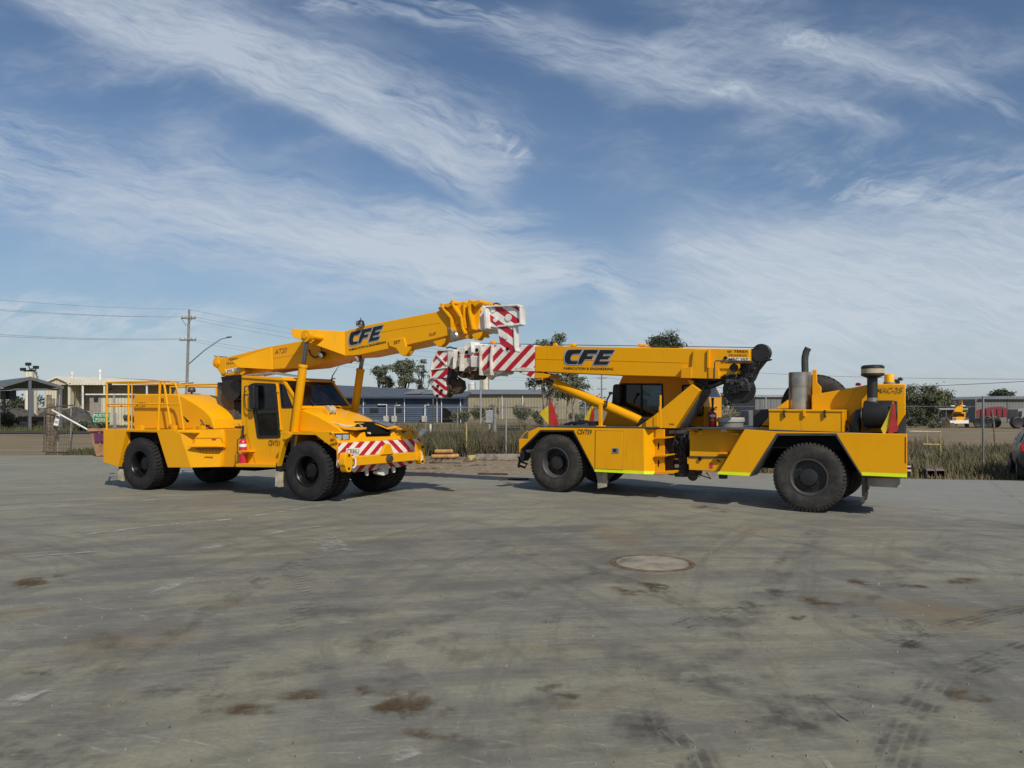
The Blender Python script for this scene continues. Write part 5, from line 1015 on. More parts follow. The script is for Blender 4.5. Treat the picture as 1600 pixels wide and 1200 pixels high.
# things carried on the machines
def extinguisher(cr, base, top, w_, label, hd_):
    x, z = cr.pix(base, w_); x2, z2 = cr.pix(top, w_); h_ = z2 - z
    g = cr.world(x, w_, z); t = thing('fire_extinguisher', label, 'extinguisher', g, 0, 'red fire extinguishers')
    mb = MB(); r_ = .085
    mb.lathe((0, 0, 0), (0, 0, 1), [(0, 0), (r_ * .9, 0), (r_, .02), (r_, h_ * .82), (r_ * .85, h_ * .92), (r_ * .3, h_), (r_ * .3, h_ + .02)], 24, cap=False); mb.build('cylinder', M['red_ext'], t)
    mb = MB(); mb.lathe((0, 0, 0), (0, 0, 1), [(r_ + .003, h_ * .68), (r_ + .003, h_ * .80)], 24, cap=False); mb.build('label_band', M['white'], t)
    mb = MB(); mb.box((-.03, -.03, h_ + .01), (.03, .03, h_ + .06)); mb.tube([(0, 0, h_ + .06), (.09, -.03, h_ + .10)], .012, 6); mb.tube([(0, 0, h_ + .05), (.08, -.03, h_ + .05)], .01, 6); mb.tube([(-.03, -.02, h_ + .03), (-.10, -.06, h_ - .02), (-.10, -.08, h_ * .5), (-.06, -.1, h_ * .3)], .012, 6)
    if hd_: mb.tube([(0, 0, h_ + .06), (0, 0, h_ + hd_)], [.02, .03], 8)
    mb.build('valve', M['black'], t)
    mb = MB(); mb.lathe((0, 0, 0), (0, 0, 1), [(r_ + .012, h_ * .42), (r_ + .012, h_ * .47), (r_ + .002, h_ * .47), (r_ + .002, h_ * .42), (r_ + .012, h_ * .42)], 24, cap=False); mb.build('strap', M['yellow'], t)
M['red_ext'] = simple('extinguisher_red', (.50, .02, .04), .3, var=.08, coat=.3)
extinguisher(L, A((1250, 860)), A((1250, 655)), .28, 'red extinguisher standing on the step under the left crane cab door', .3)
extinguisher(Rc, G((592, 718)), G((592, 590)), 1.05, 'red extinguisher standing on the deck behind the right crane cab beside a grey tub', .3)
x, z = Rc.pix(G((740, 728)), 1.1); g = Rc.world(x, 1.1, z)
t = thing('bucket', 'pale grey lidded tub sitting on the deck of the right crane', 'tub', g)
mb = MB(); mb.lathe((0, 0, 0), (0, 0, 1), [(0, 0), (.25, 0), (.27, .16)], 28, cap=False); mb.build('tub_body', M['grey'], t)
mb = MB(); mb.lathe((0, 0, 0), (0, 0, 1), [(.285, .14), (.29, .15), (.285, .22), (.27, .235), (0, .24)], 28, cap=False); mb.build('lid', simple('pale_grey_plastic', (.42, .42, .38), .6), t)

# the tail of the right-hand machine narrows on its far side
for ob in Rc.root.children_recursive:
    if ob.type != 'MESH' or ob.name.startswith(('wheel', 'rim', 'tyre', 'spare')) or ob.data.users > 1: continue
    for v in ob.data.vertices:
        if v.co.x < -.9:
            w_ = Rc.W / 2 - v.co.y * 1.0 if Rc.sgn < 0 else v.co.y + Rc.W / 2
            v.co.x += min(1, (-.9 - v.co.x) / .6) * .14 * max(0, w_)
# ================================================================= the ground
def yard_edge(x):
    pts = [(-60, 33), (-12, 31.6), (-5, 29.5), (3, 28.3), (6.5, 24), (10, 21.6), (14.5, 20.6), (30, 18.4), (60, 16)]
    for (a, b), (c_, d) in zip(pts, pts[1:]):
        if a <= x <= c_: return b + (d - b) * (x - a) / (c_ - a) + .35 * mnoise.noise(Vector((x * .35, 3, 0))) + .22 * mnoise.noise(Vector((x * 1.6, 7, 0)))
    return 30
def grid(name, xs, y0f, y1f, ny, mat, lift, kind='structure'):
    mb = MB(); rows = []
    for x in xs:
        a, b = y0f(x), y1f(x); rows.append([mb.bm.verts.new((x, a + (b - a) * j / ny, gz(x, a + (b - a) * j / ny) + lift)) for j in range(ny + 1)])
    for r0, r1 in zip(rows, rows[1:]):
        for j in range(ny): mb.bm.faces.new((r0[j], r1[j], r1[j + 1], r0[j + 1])).smooth = True
    return tag(mb.build(name, mat), kind=kind)
def ground_mat():
    m, nt, p = new_mat('dry_earth'); ps = pos(nt); x, y, z = sep(nt, ps)
    a = noise(nt, ps, .12, 6, .6); b = noise(nt, ps, 1.5, 6, .65); c_ = noise(nt, xyz(nt, x * .3, y * 1.6, 0.0), .5, 6, .6)
    c1 = mix(nt, c_.ramp(.35, .7), (.22, .175, .115), (.15, .12, .08)); c2 = mix(nt, b.ramp(.4, .75) * .5, c1, (.15, .12, .085))
    c3 = mix(nt, a.ramp(.50, .66) * .75, c2, (.11, .115, .045))
    nt.links.new(c3, p.inputs['Base Color']); p.inputs['Roughness'].default_value = .95; p.inputs['Specular IOR Level'].default_value = .15
    nt.links.new(bump(nt, b, .8, .06), p.inputs['Normal']); return m
def yard_mat():
    """worn concrete hardstand: khaki and blue-grey patches, fine scuffs, pale scrapes, brown spills"""
    m, nt, p = new_mat('worn_concrete'); ps = pos(nt); x, y, z = sep(nt, ps)
    def st(ang, su, sv, sc_, det=8, rough=.62, off=0.0):
        c_, s_ = math.cos(R(ang)), math.sin(R(ang))
        return noise(nt, xyz(nt, (x * c_ + y * s_) * su + off, (y * c_ - x * s_) * sv, off), sc_, det, rough)
    big = noise(nt, ps, .38, 7, .62, .6); big2 = noise(nt, xyz(nt, x + 31.0, y * .8, 5.0), .55, 7, .65, .8)
    s1 = st(12, .35, 1.6, .9); s2 = st(-38, .3, 1.8, 1.1, off=4.0); s3 = st(65, .3, 2.0, 1.0, off=9.0)
    fine = noise(nt, ps, 26, 6, .7); mid = noise(nt, ps, 4.5, 8, .68)
    scr = st(5, 1.2, 9.0, 2.5, 8, .7, 2.0); scr2 = st(-24, 1.0, 8.0, 2.2, 8, .7, 12.0); scr3 = st(50, 1.0, 8.0, 2.2, 8, .7, 22.0)
    def sweep(cx, cy, fr_, off):
        """concentric streaks left by machines turning about a point"""
        X_, Y_ = x - cx, y - cy; r_ = (X_ * X_ + Y_ * Y_).pow(.5); an = X_._m('ARCTAN2', Y_)
        return noise(nt, xyz(nt, r_ * fr_ + wig, an * 2.2 + off, off), 1.0, 8, .66)
    wig = (noise(nt, ps, .6, 3) - .5) * 1.2
    w1_, w2_, w3_ = sweep(4, -9, 2.6, 1.0), sweep(-13, 3, 2.4, 6.0), sweep(17, 4, 2.8, 11.0)
    sharp = noise(nt, ps, 70, 5, .75); crk = st(14, 2.0, 30.0, 2.0, 8, .75, 31.0)
    c1 = mix(nt, big.ramp(.40, .60), (.232, .218, .172), (.158, .153, .150))
    c1 = mix(nt, big2.ramp(.46, .66) * .70, c1, (.120, .115, .120))
    c1 = mix(nt, s1.ramp(.44, .68) * .55, c1, (.30, .285, .22))
    c1 = mix(nt, s2.ramp(.50, .66) * .50, c1, (.135, .135, .13))
    c1 = mix(nt, s3.ramp(.52, .68) * .45, c1, (.15, .148, .135))
    c1 = mix(nt, mid.ramp(.52, .72) * .15, c1, (.13, .128, .118))
    c1 = mix(nt, scr.ramp(.52, .66) * .42, c1, (.35, .34, .29)); c1 = mix(nt, scr2.ramp(.58, .70) * .5, c1, (.40, .39, .345))
    c1 = mix(nt, scr3.ramp(.56, .74) * .32, c1, (.12, .12, .112)); c1 = mix(nt, crk.ramp(.56, .66) * .5, c1, (.13, .125, .115))
    c1 = mix(nt, w1_.ramp(.46, .66) * .55, c1, (.118, .112, .105)); c1 = mix(nt, w1_.ramp(.50, .32) * .5, c1, (.27, .255, .21))
    c1 = mix(nt, w2_.ramp(.50, .68) * .5, c1, (.11, .107, .105)); c1 = mix(nt, w2_.ramp(.46, .32) * .4, c1, (.265, .25, .21)); c1 = mix(nt, w3_.ramp(.50, .68) * .5, c1, (.12, .113, .105))
    br = noise(nt, xyz(nt, x * .9 + 3.0, y * 1.0, 3.0), .5, 7, .65).ramp(.56, .70)
    c1 = mix(nt, br * .6, c1, (.185, .135, .08))
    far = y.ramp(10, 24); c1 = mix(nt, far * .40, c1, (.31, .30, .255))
    c1 = mix(nt, fine.ramp(.35, .75, 0, .30), c1, (.09, .088, .08)); c1 = mix(nt, sharp.ramp(.60, .68) * .45, c1, (.36, .35, .32)); c1 = mix(nt, sharp.ramp(.40, .33) * .5, c1, (.07, .068, .06))
    wspeck = noise(nt, xyz(nt, x, y * 1.2, 7.0), 3.2, 8, .78).ramp(.69, .73)
    c1 = mix(nt, wspeck * .85, c1, (.50, .49, .46))
    sm = (x * .5 + y * .2 + noise(nt, ps, .4, 4) * 4 - 2.0).ramp(5.2, 7.5) * y.ramp(12.5, 15); c1 = mix(nt, sm * .6, c1, (.235, .235, .24))
    edge = (y + noise(nt, ps, .5, 5) * 6 - 1.5).ramp(21.5, 26) * x.ramp(-9, -4) * x.ramp(5, 11, 1, 0)
    dirt = mix(nt, mid.ramp(.35, .65), (.13, .085, .055), (.34, .26, .18)); c1 = mix(nt, edge * s1.ramp(.25, .5), c1, dirt)
    nt.links.new(mix(nt, 1.0, c1, (.95, .965, .895), 'MULTIPLY'), p.inputs['Base Color'])
    link(nt, (big * .5 + mid * .5).ramp(.35, .65, .52, .86), p.inputs['Roughness']); p.inputs['Specular IOR Level'].default_value = .15
    h = mid * .6 + fine * .25 + scr * .3
    nt.links.new(bump(nt, h, .45, .012), p.inputs['Normal']); return m
mg = ground_mat()
mb = MB()
xs = [-1500, -300, -90] + [i * 3 for i in range(-25, 21)] + [90, 300, 1500]; ys = [-300, -60] + [i * 2.5 for i in range(-6, 30)] + [90, 120, 200, 600, 2500]
rows = [[mb.bm.verts.new((x, y, gz(x, y) - .03)) for y in ys] for x in xs]
for r0, r1 in zip(rows, rows[1:]):
    for j in range(len(ys) - 1): mb.bm.faces.new((r0[j], r1[j], r1[j + 1], r0[j + 1])).smooth = True
tag(mb.build('ground', mg), kind='structure')
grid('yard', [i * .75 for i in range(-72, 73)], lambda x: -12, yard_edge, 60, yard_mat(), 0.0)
grid('road', [i * 6 for i in range(-30, 4)], lambda x: 57 - .02 * x, lambda x: 62.5 - .02 * x, 1, simple('asphalt', (.062, .058, .053), .95, scale=.8, dark=(.045, .042, .04), spec=.1), .02)
# tyre marks, scrapes and spills on the hardstand: thin sheets following the ground
def mark_mat(name, c, amt, tread=0, across=1):
    m, nt, p = new_mat(name); uv = nt.nodes.new('ShaderNodeUVMap').outputs[0]; u, v, _ = sep(nt, uv); ps = pos(nt)
    e = u.ramp(0, .22) * u.ramp(.78, 1.0, 1, 0) * v.ramp(0, .18) * v.ramp(.82, 1.0, 1, 0)
    n = noise(nt, ps, 3.0, 7, .7).ramp(.42, .66) * noise(nt, ps, 16, 4, .7).ramp(.2, .6, .4, 1)
    a = e * n * amt * .85
    if tread:
        V_ = nt.nodes.new('ShaderNodeAttribute'); V_.attribute_name = 'run'; run = V(nt, V_.outputs['Fac'])
        if tread == 1: a = a * ((u * 5.0).fract().gt(.35) * .7 + .3)
        else: a = a * (((run * 7.0) + u * 1.4).fract().gt(.45) * .75 + .25)
    nt.links.new(a.min(1.0).o, p.inputs['Alpha']); p.inputs['Base Color'].default_value = col(c); p.inputs['Roughness'].default_value = .8
    p.inputs['Specular IOR Level'].default_value = .2; return m
MK = {'dark': mark_mat('rubber_smear', (.09, .086, .082), .36), 'tread': mark_mat('tread_print', (.085, .083, .078), .30, 2), 'ribs': mark_mat('rib_print', (.085, .082, .075), .8, 1),
      'pale': mark_mat('pale_scrape', (.44, .43, .40), .8), 'brown': mark_mat('brown_spill', (.10, .062, .030), 1.0), 'chalk': mark_mat('chalky_line', (.46, .45, .40), 1.4, 2), 'lighttread': mark_mat('dusty_print', (.30, .28, .23), .6, 2)}
mk_n = 0
def ribbon(pts, wd, mt, name='tyre_mark'):
    global mk_n
    q = [Gp(*p) for p in pts]; P_ = []
    for i in range(len(q) - 1):
        a, b, c_, d = q[max(i - 1, 0)], q[i], q[i + 1], q[min(i + 2, len(q) - 1)]
        for k in range(8):
            t = k / 8; P_.append(.5 * ((2 * b) + (c_ - a) * t + (2 * a - 5 * b + 4 * c_ - d) * t * t + (3 * b - a - 3 * c_ + d) * t ** 3))
    P_.append(q[-1]); mb = MB(); uvl = mb.bm.loops.layers.uv.new('UVMap'); al = mb.bm.verts.layers.float.new('run'); pv = None; L_ = 0; lift = .004 + .0012 * (mk_n % 12); mk_n += 1
    for i, p in enumerate(P_):
        t = (P_[min(i + 1, len(P_) - 1)] - P_[max(i - 1, 0)]); t.z = 0; t.normalize(); n_ = Vector((-t.y, t.x, 0)) * wd / 2
        if i: L_ += (p - P_[i - 1]).length
        vs = []
        for s_ in (-1, 1):
            r_ = p + n_ * s_; v = mb.bm.verts.new((r_.x, r_.y, gz(r_.x, r_.y) + lift)); v[al] = L_; vs.append(v)
        if pv:
            f = mb.bm.faces.new((pv[0], vs[0], vs[1], pv[1])); n1_, n2_ = (i - 1) / (len(P_) - 1), i / (len(P_) - 1)
            for lp, uv in zip(f.loops, ((0, n1_), (0, n2_), (1, n2_), (1, n1_))): lp[uvl].uv = uv
        pv = vs
    me_o = mb.build(name, MK[mt]); return tag(me_o, kind='structure')
for a in ([(1050, 987), (1095, 966), (1140, 950), (1190, 940)], .34, 'ribs'), ([(1425, 1000), (1500, 975), (1600, 952), (1700, 940)], .34, 'ribs'), ([(1495, 1052), (1545, 1032), (1620, 1003)], .34, 'ribs'), \
         ([(1390, 962), (1425, 978), (1436, 995), (1400, 1010)], .3, 'ribs'), ([(1168, 990), (1230, 880), (1290, 820)], .4, 'dark'), ([(1150, 1210), (1250, 1130), (1350, 1080), (1470, 1020)], .42, 'tread'), ([(1060, 1080), (1120, 1030), (1170, 940)], .42, 'dark'), \
         ([(1390, 1210), (1420, 1130), (1465, 1060)], .34, 'ribs'), ([(1040, 1110), (1065, 1160), (1090, 1220)], .4, 'ribs'), ([(950, 1000), (1040, 1050), (1200, 1090), (1400, 1180)], .5, 'dark'), ([(1300, 808), (1420, 808), (1550, 816), (1680, 835)], .35, 'dark'), \
         ([(1330, 790), (1450, 796), (1620, 806)], .3, 'dark'), ([(210, 1000), (140, 1030), (40, 1075)], .30, 'dark'), ([(300, 975), (200, 1030), (100, 1090)], .3, 'dark'), ([(620, 850), (520, 930), (380, 1010), (210, 1110)], .40, 'tread'), \
         ([(500, 855), (420, 905), (240, 1000)], .35, 'dark'), ([(535, 990), (600, 1040), (700, 1120)], .4, 'dark'), ([(20, 1150), (60, 1175), (140, 1210)], .42, 'tread'), ([(-40, 1170), (70, 1140), (240, 1090)], .42, 'tread'), \
         ([(700, 830), (850, 870), (1040, 930), (1200, 1010)], .4, 'dark'), ([(560, 1010), (700, 960), (900, 900), (1050, 860)], .4, 'dark'), ([(800, 1080), (900, 1000), (980, 950)], .4, 'tread'), ([(700, 1200), (860, 1100), (1000, 1040)], .5, 'dark'), \
         ([(900, 1210), (1010, 1120), (1160, 1060), (1250, 1040)], .45, 'tread'), ([(1200, 1130), (1290, 1100), (1420, 1120)], .6, 'dark'), ([(300, 1130), (420, 1060), (520, 1030)], .5, 'dark'), \
         ([(1290, 980), (1400, 900), (1500, 840)], .35, 'dark'), ([(1250, 930), (1400, 1000), (1560, 1090)], .35, 'dark'):
    ribbon(*a)
for a in ([(60, 838), (150, 834), (240, 822), (340, 814), (430, 802), (500, 790), (640, 768)], .20, 'chalk'), ([(0, 797), (110, 790), (200, 785), (330, 772)], .16, 'pale'), ([(0, 875), (80, 868), (160, 862)], .12, 'pale'), ([(410, 838), (455, 829), (510, 822)], .16, 'pale'), \
         ([(490, 850), (470, 930), (450, 1000)], .32, 'lighttread'), ([(505, 840), (530, 865)], .5, 'pale'), ([(5, 1112), (40, 1090), (80, 1072)], .22, 'pale'), ([(210, 1000), (245, 1003)], .05, 'pale'), ([(220, 962), (265, 964)], .05, 'pale'), ([(325, 858), (345, 848)], .35, 'pale'), \
         ([(340, 888), (360, 888)], .09, 'pale'), ([(230, 935), (300, 900)], .2, 'pale'), ([(1270, 1165), (1300, 1205)], .04, 'pale'), ([(1030, 1140), (1075, 1180)], .03, 'pale'), ([(1050, 1130), (1100, 1175)], .03, 'pale'), ([(600, 1190), (650, 1172)], .2, 'pale'), ([(420, 760), (520, 752), (640, 740)], .3, 'pale'):
    ribbon(*a, name='scrape')
ribbon([(1535, 742), (1570, 768), (1640, 815)], .09, 'dark', 'joint')
def blot(cx, cy, rx, ry, mt='brown', seed=0):
    global mk_n
    rr_ = random.Random(seed); mb = MB(); uvl = mb.bm.loops.layers.uv.new('UVMap'); c_ = Gp(cx, cy); lift = .004 + .0012 * (mk_n % 12) + .0006; mk_n += 1
    a = Gp(cx + rx, cy); b = Gp(cx, cy + ry); RX = (a - c_).length; RY = (c_ - b).length; n = 28; ph = [rr_.uniform(0, 6) for _ in range(4)]
    for ring in range(4):
        r0, r1 = ring / 4, (ring + 1) / 4
        for k in range(n):
            def pt(r_, k_):
                t = 2 * math.pi * k_ / n; q = r_ * (1 + .22 * math.sin(2 * t + ph[0]) + .16 * math.sin(3 * t + ph[1]) + .1 * math.sin(5 * t + ph[2]))
                x_, y_ = c_.x + math.cos(t) * RX * q, c_.y + math.sin(t) * RY * q; return (x_, y_, gz(x_, y_) + lift)
            if ring == 0: f = mb.face([pt(0, k), pt(r1, k), pt(r1, k + 1)]); us = (0, r1, r1)
            else: f = mb.face([pt(r0, k), pt(r1, k), pt(r1, k + 1), pt(r0, k + 1)]); us = (r0, r1, r1, r0)
            for lp, r_ in zip(f.loops, us): lp[uvl].uv = (.5 + r_ * .5, .5)
    bmesh.ops.remove_doubles(mb.bm, verts=mb.bm.verts, dist=1e-4)
    return tag(mb.build('stain', MK[mt]), kind='structure')
for i, a in enumerate(((50, 910, 45, 9), (62, 912, 24, 5), (1005, 921, 60, 12), (1020, 916, 28, 6), (1235, 928, 34, 8), (1275, 940, 34, 8), (1345, 910, 26, 5), (1425, 917, 22, 4), (1500, 908, 42, 6), (1490, 909, 22, 5), (640, 1105, 70, 28), (610, 1110, 36, 18), (675, 1148, 60, 14), (380, 1112, 60, 12), (1420, 1010, 14, 5), (1245, 965, 20, 4), (1325, 962, 16, 3), (880, 1080, 40, 14), (520, 1085, 80, 16), (1110, 795, 34, 6), (1510, 1090, 60, 10), (40, 1050, 50, 8))):
    blot(*a, seed=i)
for i, a in enumerate(((700, 1010, 120, 36), (520, 960, 90, 22), (1480, 1120, 130, 34), (1260, 1060, 60, 26), (140, 1000, 60, 16), (300, 1080, 90, 20), (1180, 1130, 110, 28), (80, 1170, 110, 34), (430, 900, 90, 12), (880, 965, 50, 12), (1010, 1150, 80, 22), (990, 1130, 40, 18))):
    blot(*a, 'dark', seed=40 + i)
# loose grit, too much to count
mb = MB(); rr_ = random.Random(77)
for k in range(900):
    Yd = 4.0 + 26 * rr_.random() ** 1.6; Xd = rr_.uniform(-.72, .72) * Yd; s = rr_.uniform(.003, .011) * (1 + (rr_.random() > .96) * 1.2); z0 = gz(Xd, Yd)
    v8 = [Vector((Xd + math.cos(a) * s * rr_.uniform(.6, 1.2), Yd + math.sin(a) * s * rr_.uniform(.6, 1.2), z0 + .012 * 0)) for a in (0, 1.3, 2.5, 3.8, 5.0)]; top_ = Vector((Xd, Yd, z0 + s * rr_.uniform(.6, 1.1) + .012))
    mb.rings([v8, [v.lerp(top_, .6) for v in v8]], smooth=False)
tag(mb.build('grit', simple('loose_stones', (.24, .22, .18), .9, var=.4, scale=3)), 'small stones and grit scattered over the concrete yard', 'grit', kind='stuff')
# manhole
mc = Gp(1019, 880)
t = thing('manhole_cover', 'round pale concrete manhole cover with a brown dirt ring in the yard', 'manhole cover', (mc.x, mc.y, 0))
mb = MB(); mb.lathe((0, 0, -.02), (0, 0, 1), [(.0, .0), (.46, .0), (.46, .029), (0, .031)], 48, cap=False); mb.build('cover', simple('pale_manhole_concrete', (.27, .25, .20), .85, var=.25, scale=3, dark=(.17, .14, .10)), t)
mb = MB(); mb.lathe((0, 0, -.02), (0, 0, 1), [(.468, 0), (.468, .027), (.53, .027), (.545, .024), (.545, 0)], 48, cap=False); mb.build('frame', simple('dirt_filled_frame', (.15, .10, .055), .9, var=.3, scale=6), t)

# ================================================================= vegetation
def leaf_mat(name, c, d, sub=.0):
    m, nt, p = new_mat(name); n = nt.nodes.new('ShaderNodeObjectInfo'); ps = pos(nt)
    a = noise(nt, ps, 1.2, 4, .6); b = noise(nt, ps, 12, 2)
    nt.links.new(mix(nt, a.ramp(.35, .65), c, d), p.inputs['Base Color']); p.inputs['Roughness'].default_value = .65; p.inputs['Specular IOR Level'].default_value = .3
    p.inputs['Subsurface Weight'].default_value = 0
    return m
M['gum'] = leaf_mat('gum_leaves', (.15, .165, .105), (.085, .10, .06)); M['dgum'] = leaf_mat('dark_leaves', (.07, .08, .045), (.04, .05, .028)); M['greyg'] = leaf_mat('grey_green_leaves', (.15, .155, .09), (.075, .085, .045))
M['bark'] = simple('pale_bark', (.26, .22, .17), .9, var=.3, scale=2); M['dbark'] = simple('dark_bark', (.07, .055, .042), .9, var=.3, scale=3)
def tree(px, ybase, D, ytop, wpx, label, leaf='gum', bark='dbark', seed=1, clumps=26, leaves=110, ls=.22, low=.35, group='trees beyond the yard', name='gum_tree', dense=1.0, trunks=1):
    rr_ = random.Random(seed); base = Wp(px, ybase, D); base.z = -.05; top = Wp(px, ytop, D).z; Wd = wpx / FPX * D
    t = thing(name, label, 'tree', base, 0, group); tr = MB(); cr_ = MB(); cl = []
    for k in range(trunks):
        off = Vector((rr_.uniform(-.1, .1) * Wd * (trunks > 1) * 2, rr_.uniform(-.2, .2), 0)); h1 = top * (low + .1)
        lean = Vector((rr_.uniform(-.12, .12) * Wd, rr_.uniform(-.1, .1) * Wd, h1)); p1 = off + lean * .5 + Vector((rr_.uniform(-.1, .1) * h1 * .3, 0, 0)); p2 = off + lean
        r0 = max(.10, top * .022); tr.tube([off, p1, p2], [r0, r0 * .8, r0 * .6], 7)
        for j in range(max(4, clumps // (2 * trunks))):
            a = rr_.uniform(0, 2 * math.pi); rad = Wd * .5 * math.sqrt(rr_.uniform(.02, .85)); zz = rr_.uniform(low, .93)
            rad *= (1 - ((zz - .62) / .42) ** 2 * .75) if abs((zz - .62) / .42) < 1 else .3
            e = Vector((math.cos(a) * rad, math.sin(a) * rad * .8, zz * top)); s_ = p1.lerp(p2, rr_.uniform(.1, 1)); m_ = s_.lerp(e, .5) + Vector((rr_.uniform(-.3, .3), rr_.uniform(-.3, .3), rr_.uniform(.0, .5)))
            tr.tube([s_, m_, e], [r0 * .42, r0 * .26, r0 * .08], 5); cl.append(e)
            for _ in range(2):
                e2 = m_.lerp(e, rr_.uniform(.3, 1)) + Vector((rr_.uniform(-1, 1) * Wd * .12, rr_.uniform(-1, 1) * Wd * .1, rr_.uniform(-.04, .08) * top)); e2.z = min(e2.z, top * .97)
                tr.tube([m_, e2], [r0 * .14, r0 * .05], 4)
                if len(cl) < clumps: cl.append(e2)
    for c_ in cl:
        rx = Wd * rr_.uniform(.10, .17) * dense; rz = rx * rr_.uniform(.45, .75)
        for _ in range(int(leaves * 1.5 * rr_.uniform(.5, 1.3))):
            g = Vector((rr_.gauss(0, .5), rr_.gauss(0, .5), rr_.gauss(0, .5))); c2 = c_ + Vector((g.x * rx, g.y * rx, g.z * rz))
            d1 = Vector((rr_.uniform(-1, 1), rr_.uniform(-1, 1), rr_.uniform(-1.3, .2))).normalized(); d2 = d1.cross(Vector((rr_.uniform(-1, 1), rr_.uniform(-1, 1), rr_.uniform(-1, 1)))).normalized(); L_ = ls * rr_.uniform(.6, 1.4)
            cr_.face([c2 - d2 * L_ * .12, c2 + d1 * L_ * .5 - d2 * L_ * .1, c2 + d1 * L_, c2 + d1 * L_ * .5 + d2 * L_ * .2])
    tr.build('trunk', M[bark], t); cr_.build('crown', M[leaf], t); return t
def bush(x, y, w_, d_, h_, label, leaf='gum', seed=1, n=1500, ls=.16, name='bush', group='bushes beyond the yard'):
    rr_ = random.Random(seed); t = thing(name, label, 'bush', (x, y, 0), 0, group); mb = MB(); tr = MB(); lob = [(rr_.uniform(-.4, .4) * w_, rr_.uniform(-.4, .4) * d_, rr_.uniform(.35, .7) * h_, rr_.uniform(.22, .4)) for _ in range(max(5, int(w_ * 1.6)))]
    for l in lob: tr.tube([(l[0] * .5, l[1] * .5, 0), (l[0], l[1], l[2])], [.04, .015], 5)
    for _ in range(n):
        l = rr_.choice(lob); g = Vector((rr_.gauss(0, 1), rr_.gauss(0, 1), rr_.gauss(0, 1))); g = g.normalized() * rr_.uniform(.5, 1.05)
        c_ = Vector((l[0] + g.x * l[3] * h_ * 1.1, l[1] + g.y * l[3] * h_, max(.03, l[2] + g.z * l[3] * h_ * .9)))
        d1 = Vector((rr_.uniform(-1, 1), rr_.uniform(-1, 1), rr_.uniform(-.5, 1.2))).normalized(); d2 = d1.cross(Vector((rr_.uniform(-1, 1), rr_.uniform(-1, 1), rr_.uniform(-1, 1)))).normalized(); L_ = ls * rr_.uniform(.6, 1.4)
        mb.face([c_ - d2 * L_ * .2, c_ + d1 * L_ * .5 - d2 * L_ * .2, c_ + d1 * L_, c_ + d1 * L_ * .5 + d2 * L_ * .3])
    mb.build('leaves', M[leaf], t); tr.build('stem', M['dbark'], t); return t
tree(593, 660, 130, 566, 40, 'smaller round gum tree behind the blue building', seed=3, clumps=26, leaves=120, ls=.45, low=.45)
tree(630, 660, 128, 557, 48, 'broad dark gum tree rising behind the blue building', seed=5, clumps=34, leaves=130, ls=.48, low=.40)
tree(660, 660, 134, 556, 34, 'thin sparse gum tree beside the broad one behind the blue building', leaf='greyg', seed=8, clumps=26, leaves=45, ls=.42, low=.35, dense=.8)
tree(684, 658, 120, 592, 24, 'low gum tree behind the hook of the right crane', leaf='dgum', seed=9, clumps=16, leaves=100, ls=.42, low=.35)
tree(862, 678, 62, 508, 96, 'tall open gum tree showing above and below the right boom', seed=12, clumps=44, leaves=70, ls=.30, low=.42, bark='bark', trunks=3, dense=.75)
tree(895, 676, 66, 560, 56, 'shorter gum tree with pale forked trunks left of the right cab', seed=14, clumps=30, leaves=90, ls=.28, low=.40, bark='bark', trunks=2)
tree(1040, 668, 96, 514, 74, 'dense domed tree showing above the right boom', leaf='dgum', seed=17, clumps=44, leaves=190, ls=.36, low=.5)
tree(1122, 668, 80, 602, 40, 'bare looking tree seen under the winch of the right crane', leaf='greyg', seed=19, clumps=16, leaves=26, ls=.25, low=.4, dense=.7)
tree(1445, 668, 82, 598, 70, 'spreading grey-green tree right of the right crane', leaf='greyg', seed=21, clumps=46, leaves=170, ls=.30, low=.15)
tree(1490, 668, 96, 622, 60, 'low tree behind the distant yellow crane', leaf='greyg', seed=23, clumps=30, leaves=140, ls=.32, low=.15)
tree(1412, 668, 88, 612, 40, 'dark tree behind the tail of the right crane', leaf='dgum', seed=24, clumps=26, leaves=150, ls=.32, low=.2)
tree(1568, 664, 125, 606, 44, 'dark tree showing over the grey building roof', leaf='dgum', seed=25, clumps=26, leaves=130, ls=.45, low=.6)
tree(48, 664, 105, 574, 20, 'dark tufted tree beside the floodlight tower', leaf='dgum', seed=27, clumps=12, leaves=80, ls=.5, low=.7)
for i, (px, D, wpx, hpx, lf, lab) in enumerate(((16, 72, 44, 26, 'greyg', 'grey-green shrub at the left edge before the open carport'), (42, 73, 26, 20, 'greyg', 'smaller shrub next to the big one at the left edge'), (128, 64, 26, 18, 'gum', 'roadside bush left of the green sign'), (165, 66, 30, 16, 'greyg', 'roadside bush behind the green sign'),
                                            (760, 96, 44, 30, 'dgum', 'dark bush before the left half of the beige shed'), (812, 96, 40, 30, 'gum', 'dark bush before the middle of the beige shed'), (720, 92, 24, 24, 'greyg', 'straggly bush at the corner of the beige shed'), (850, 80, 34, 24, 'greyg', 'bush right of the corner flag'),
                                            (1150, 76, 48, 26, 'gum', 'rounded bush behind the grey tub'), (1180, 80, 40, 22, 'greyg', 'bush before the pale grey shed'), (1420, 76, 44, 20, 'dgum', 'low scrub under the trees beside the right crane'), (1466, 74, 40, 12, 'gum', 'low scrub left of the distant yellow crane'), (215, 76, 50, 20, 'gum', 'scrub seen through the left handrail'), (905, 84, 40, 22, 'gum', 'scrub left of the right cab'))):
    c_ = Wp(px, 640, D); bush(c_.x, D, wpx / FPX * D, 2.2, hpx / FPX * D, lab, lf, 60 + i, 1900, .20)
dense = bush(*(lambda c_: (c_.x, 33.5))(Wp(776, 640, 33.5)), 1.8, 1.0, .75, 'small dark bush in the weeds between the cranes', 'dgum', 90, 1500, .10)
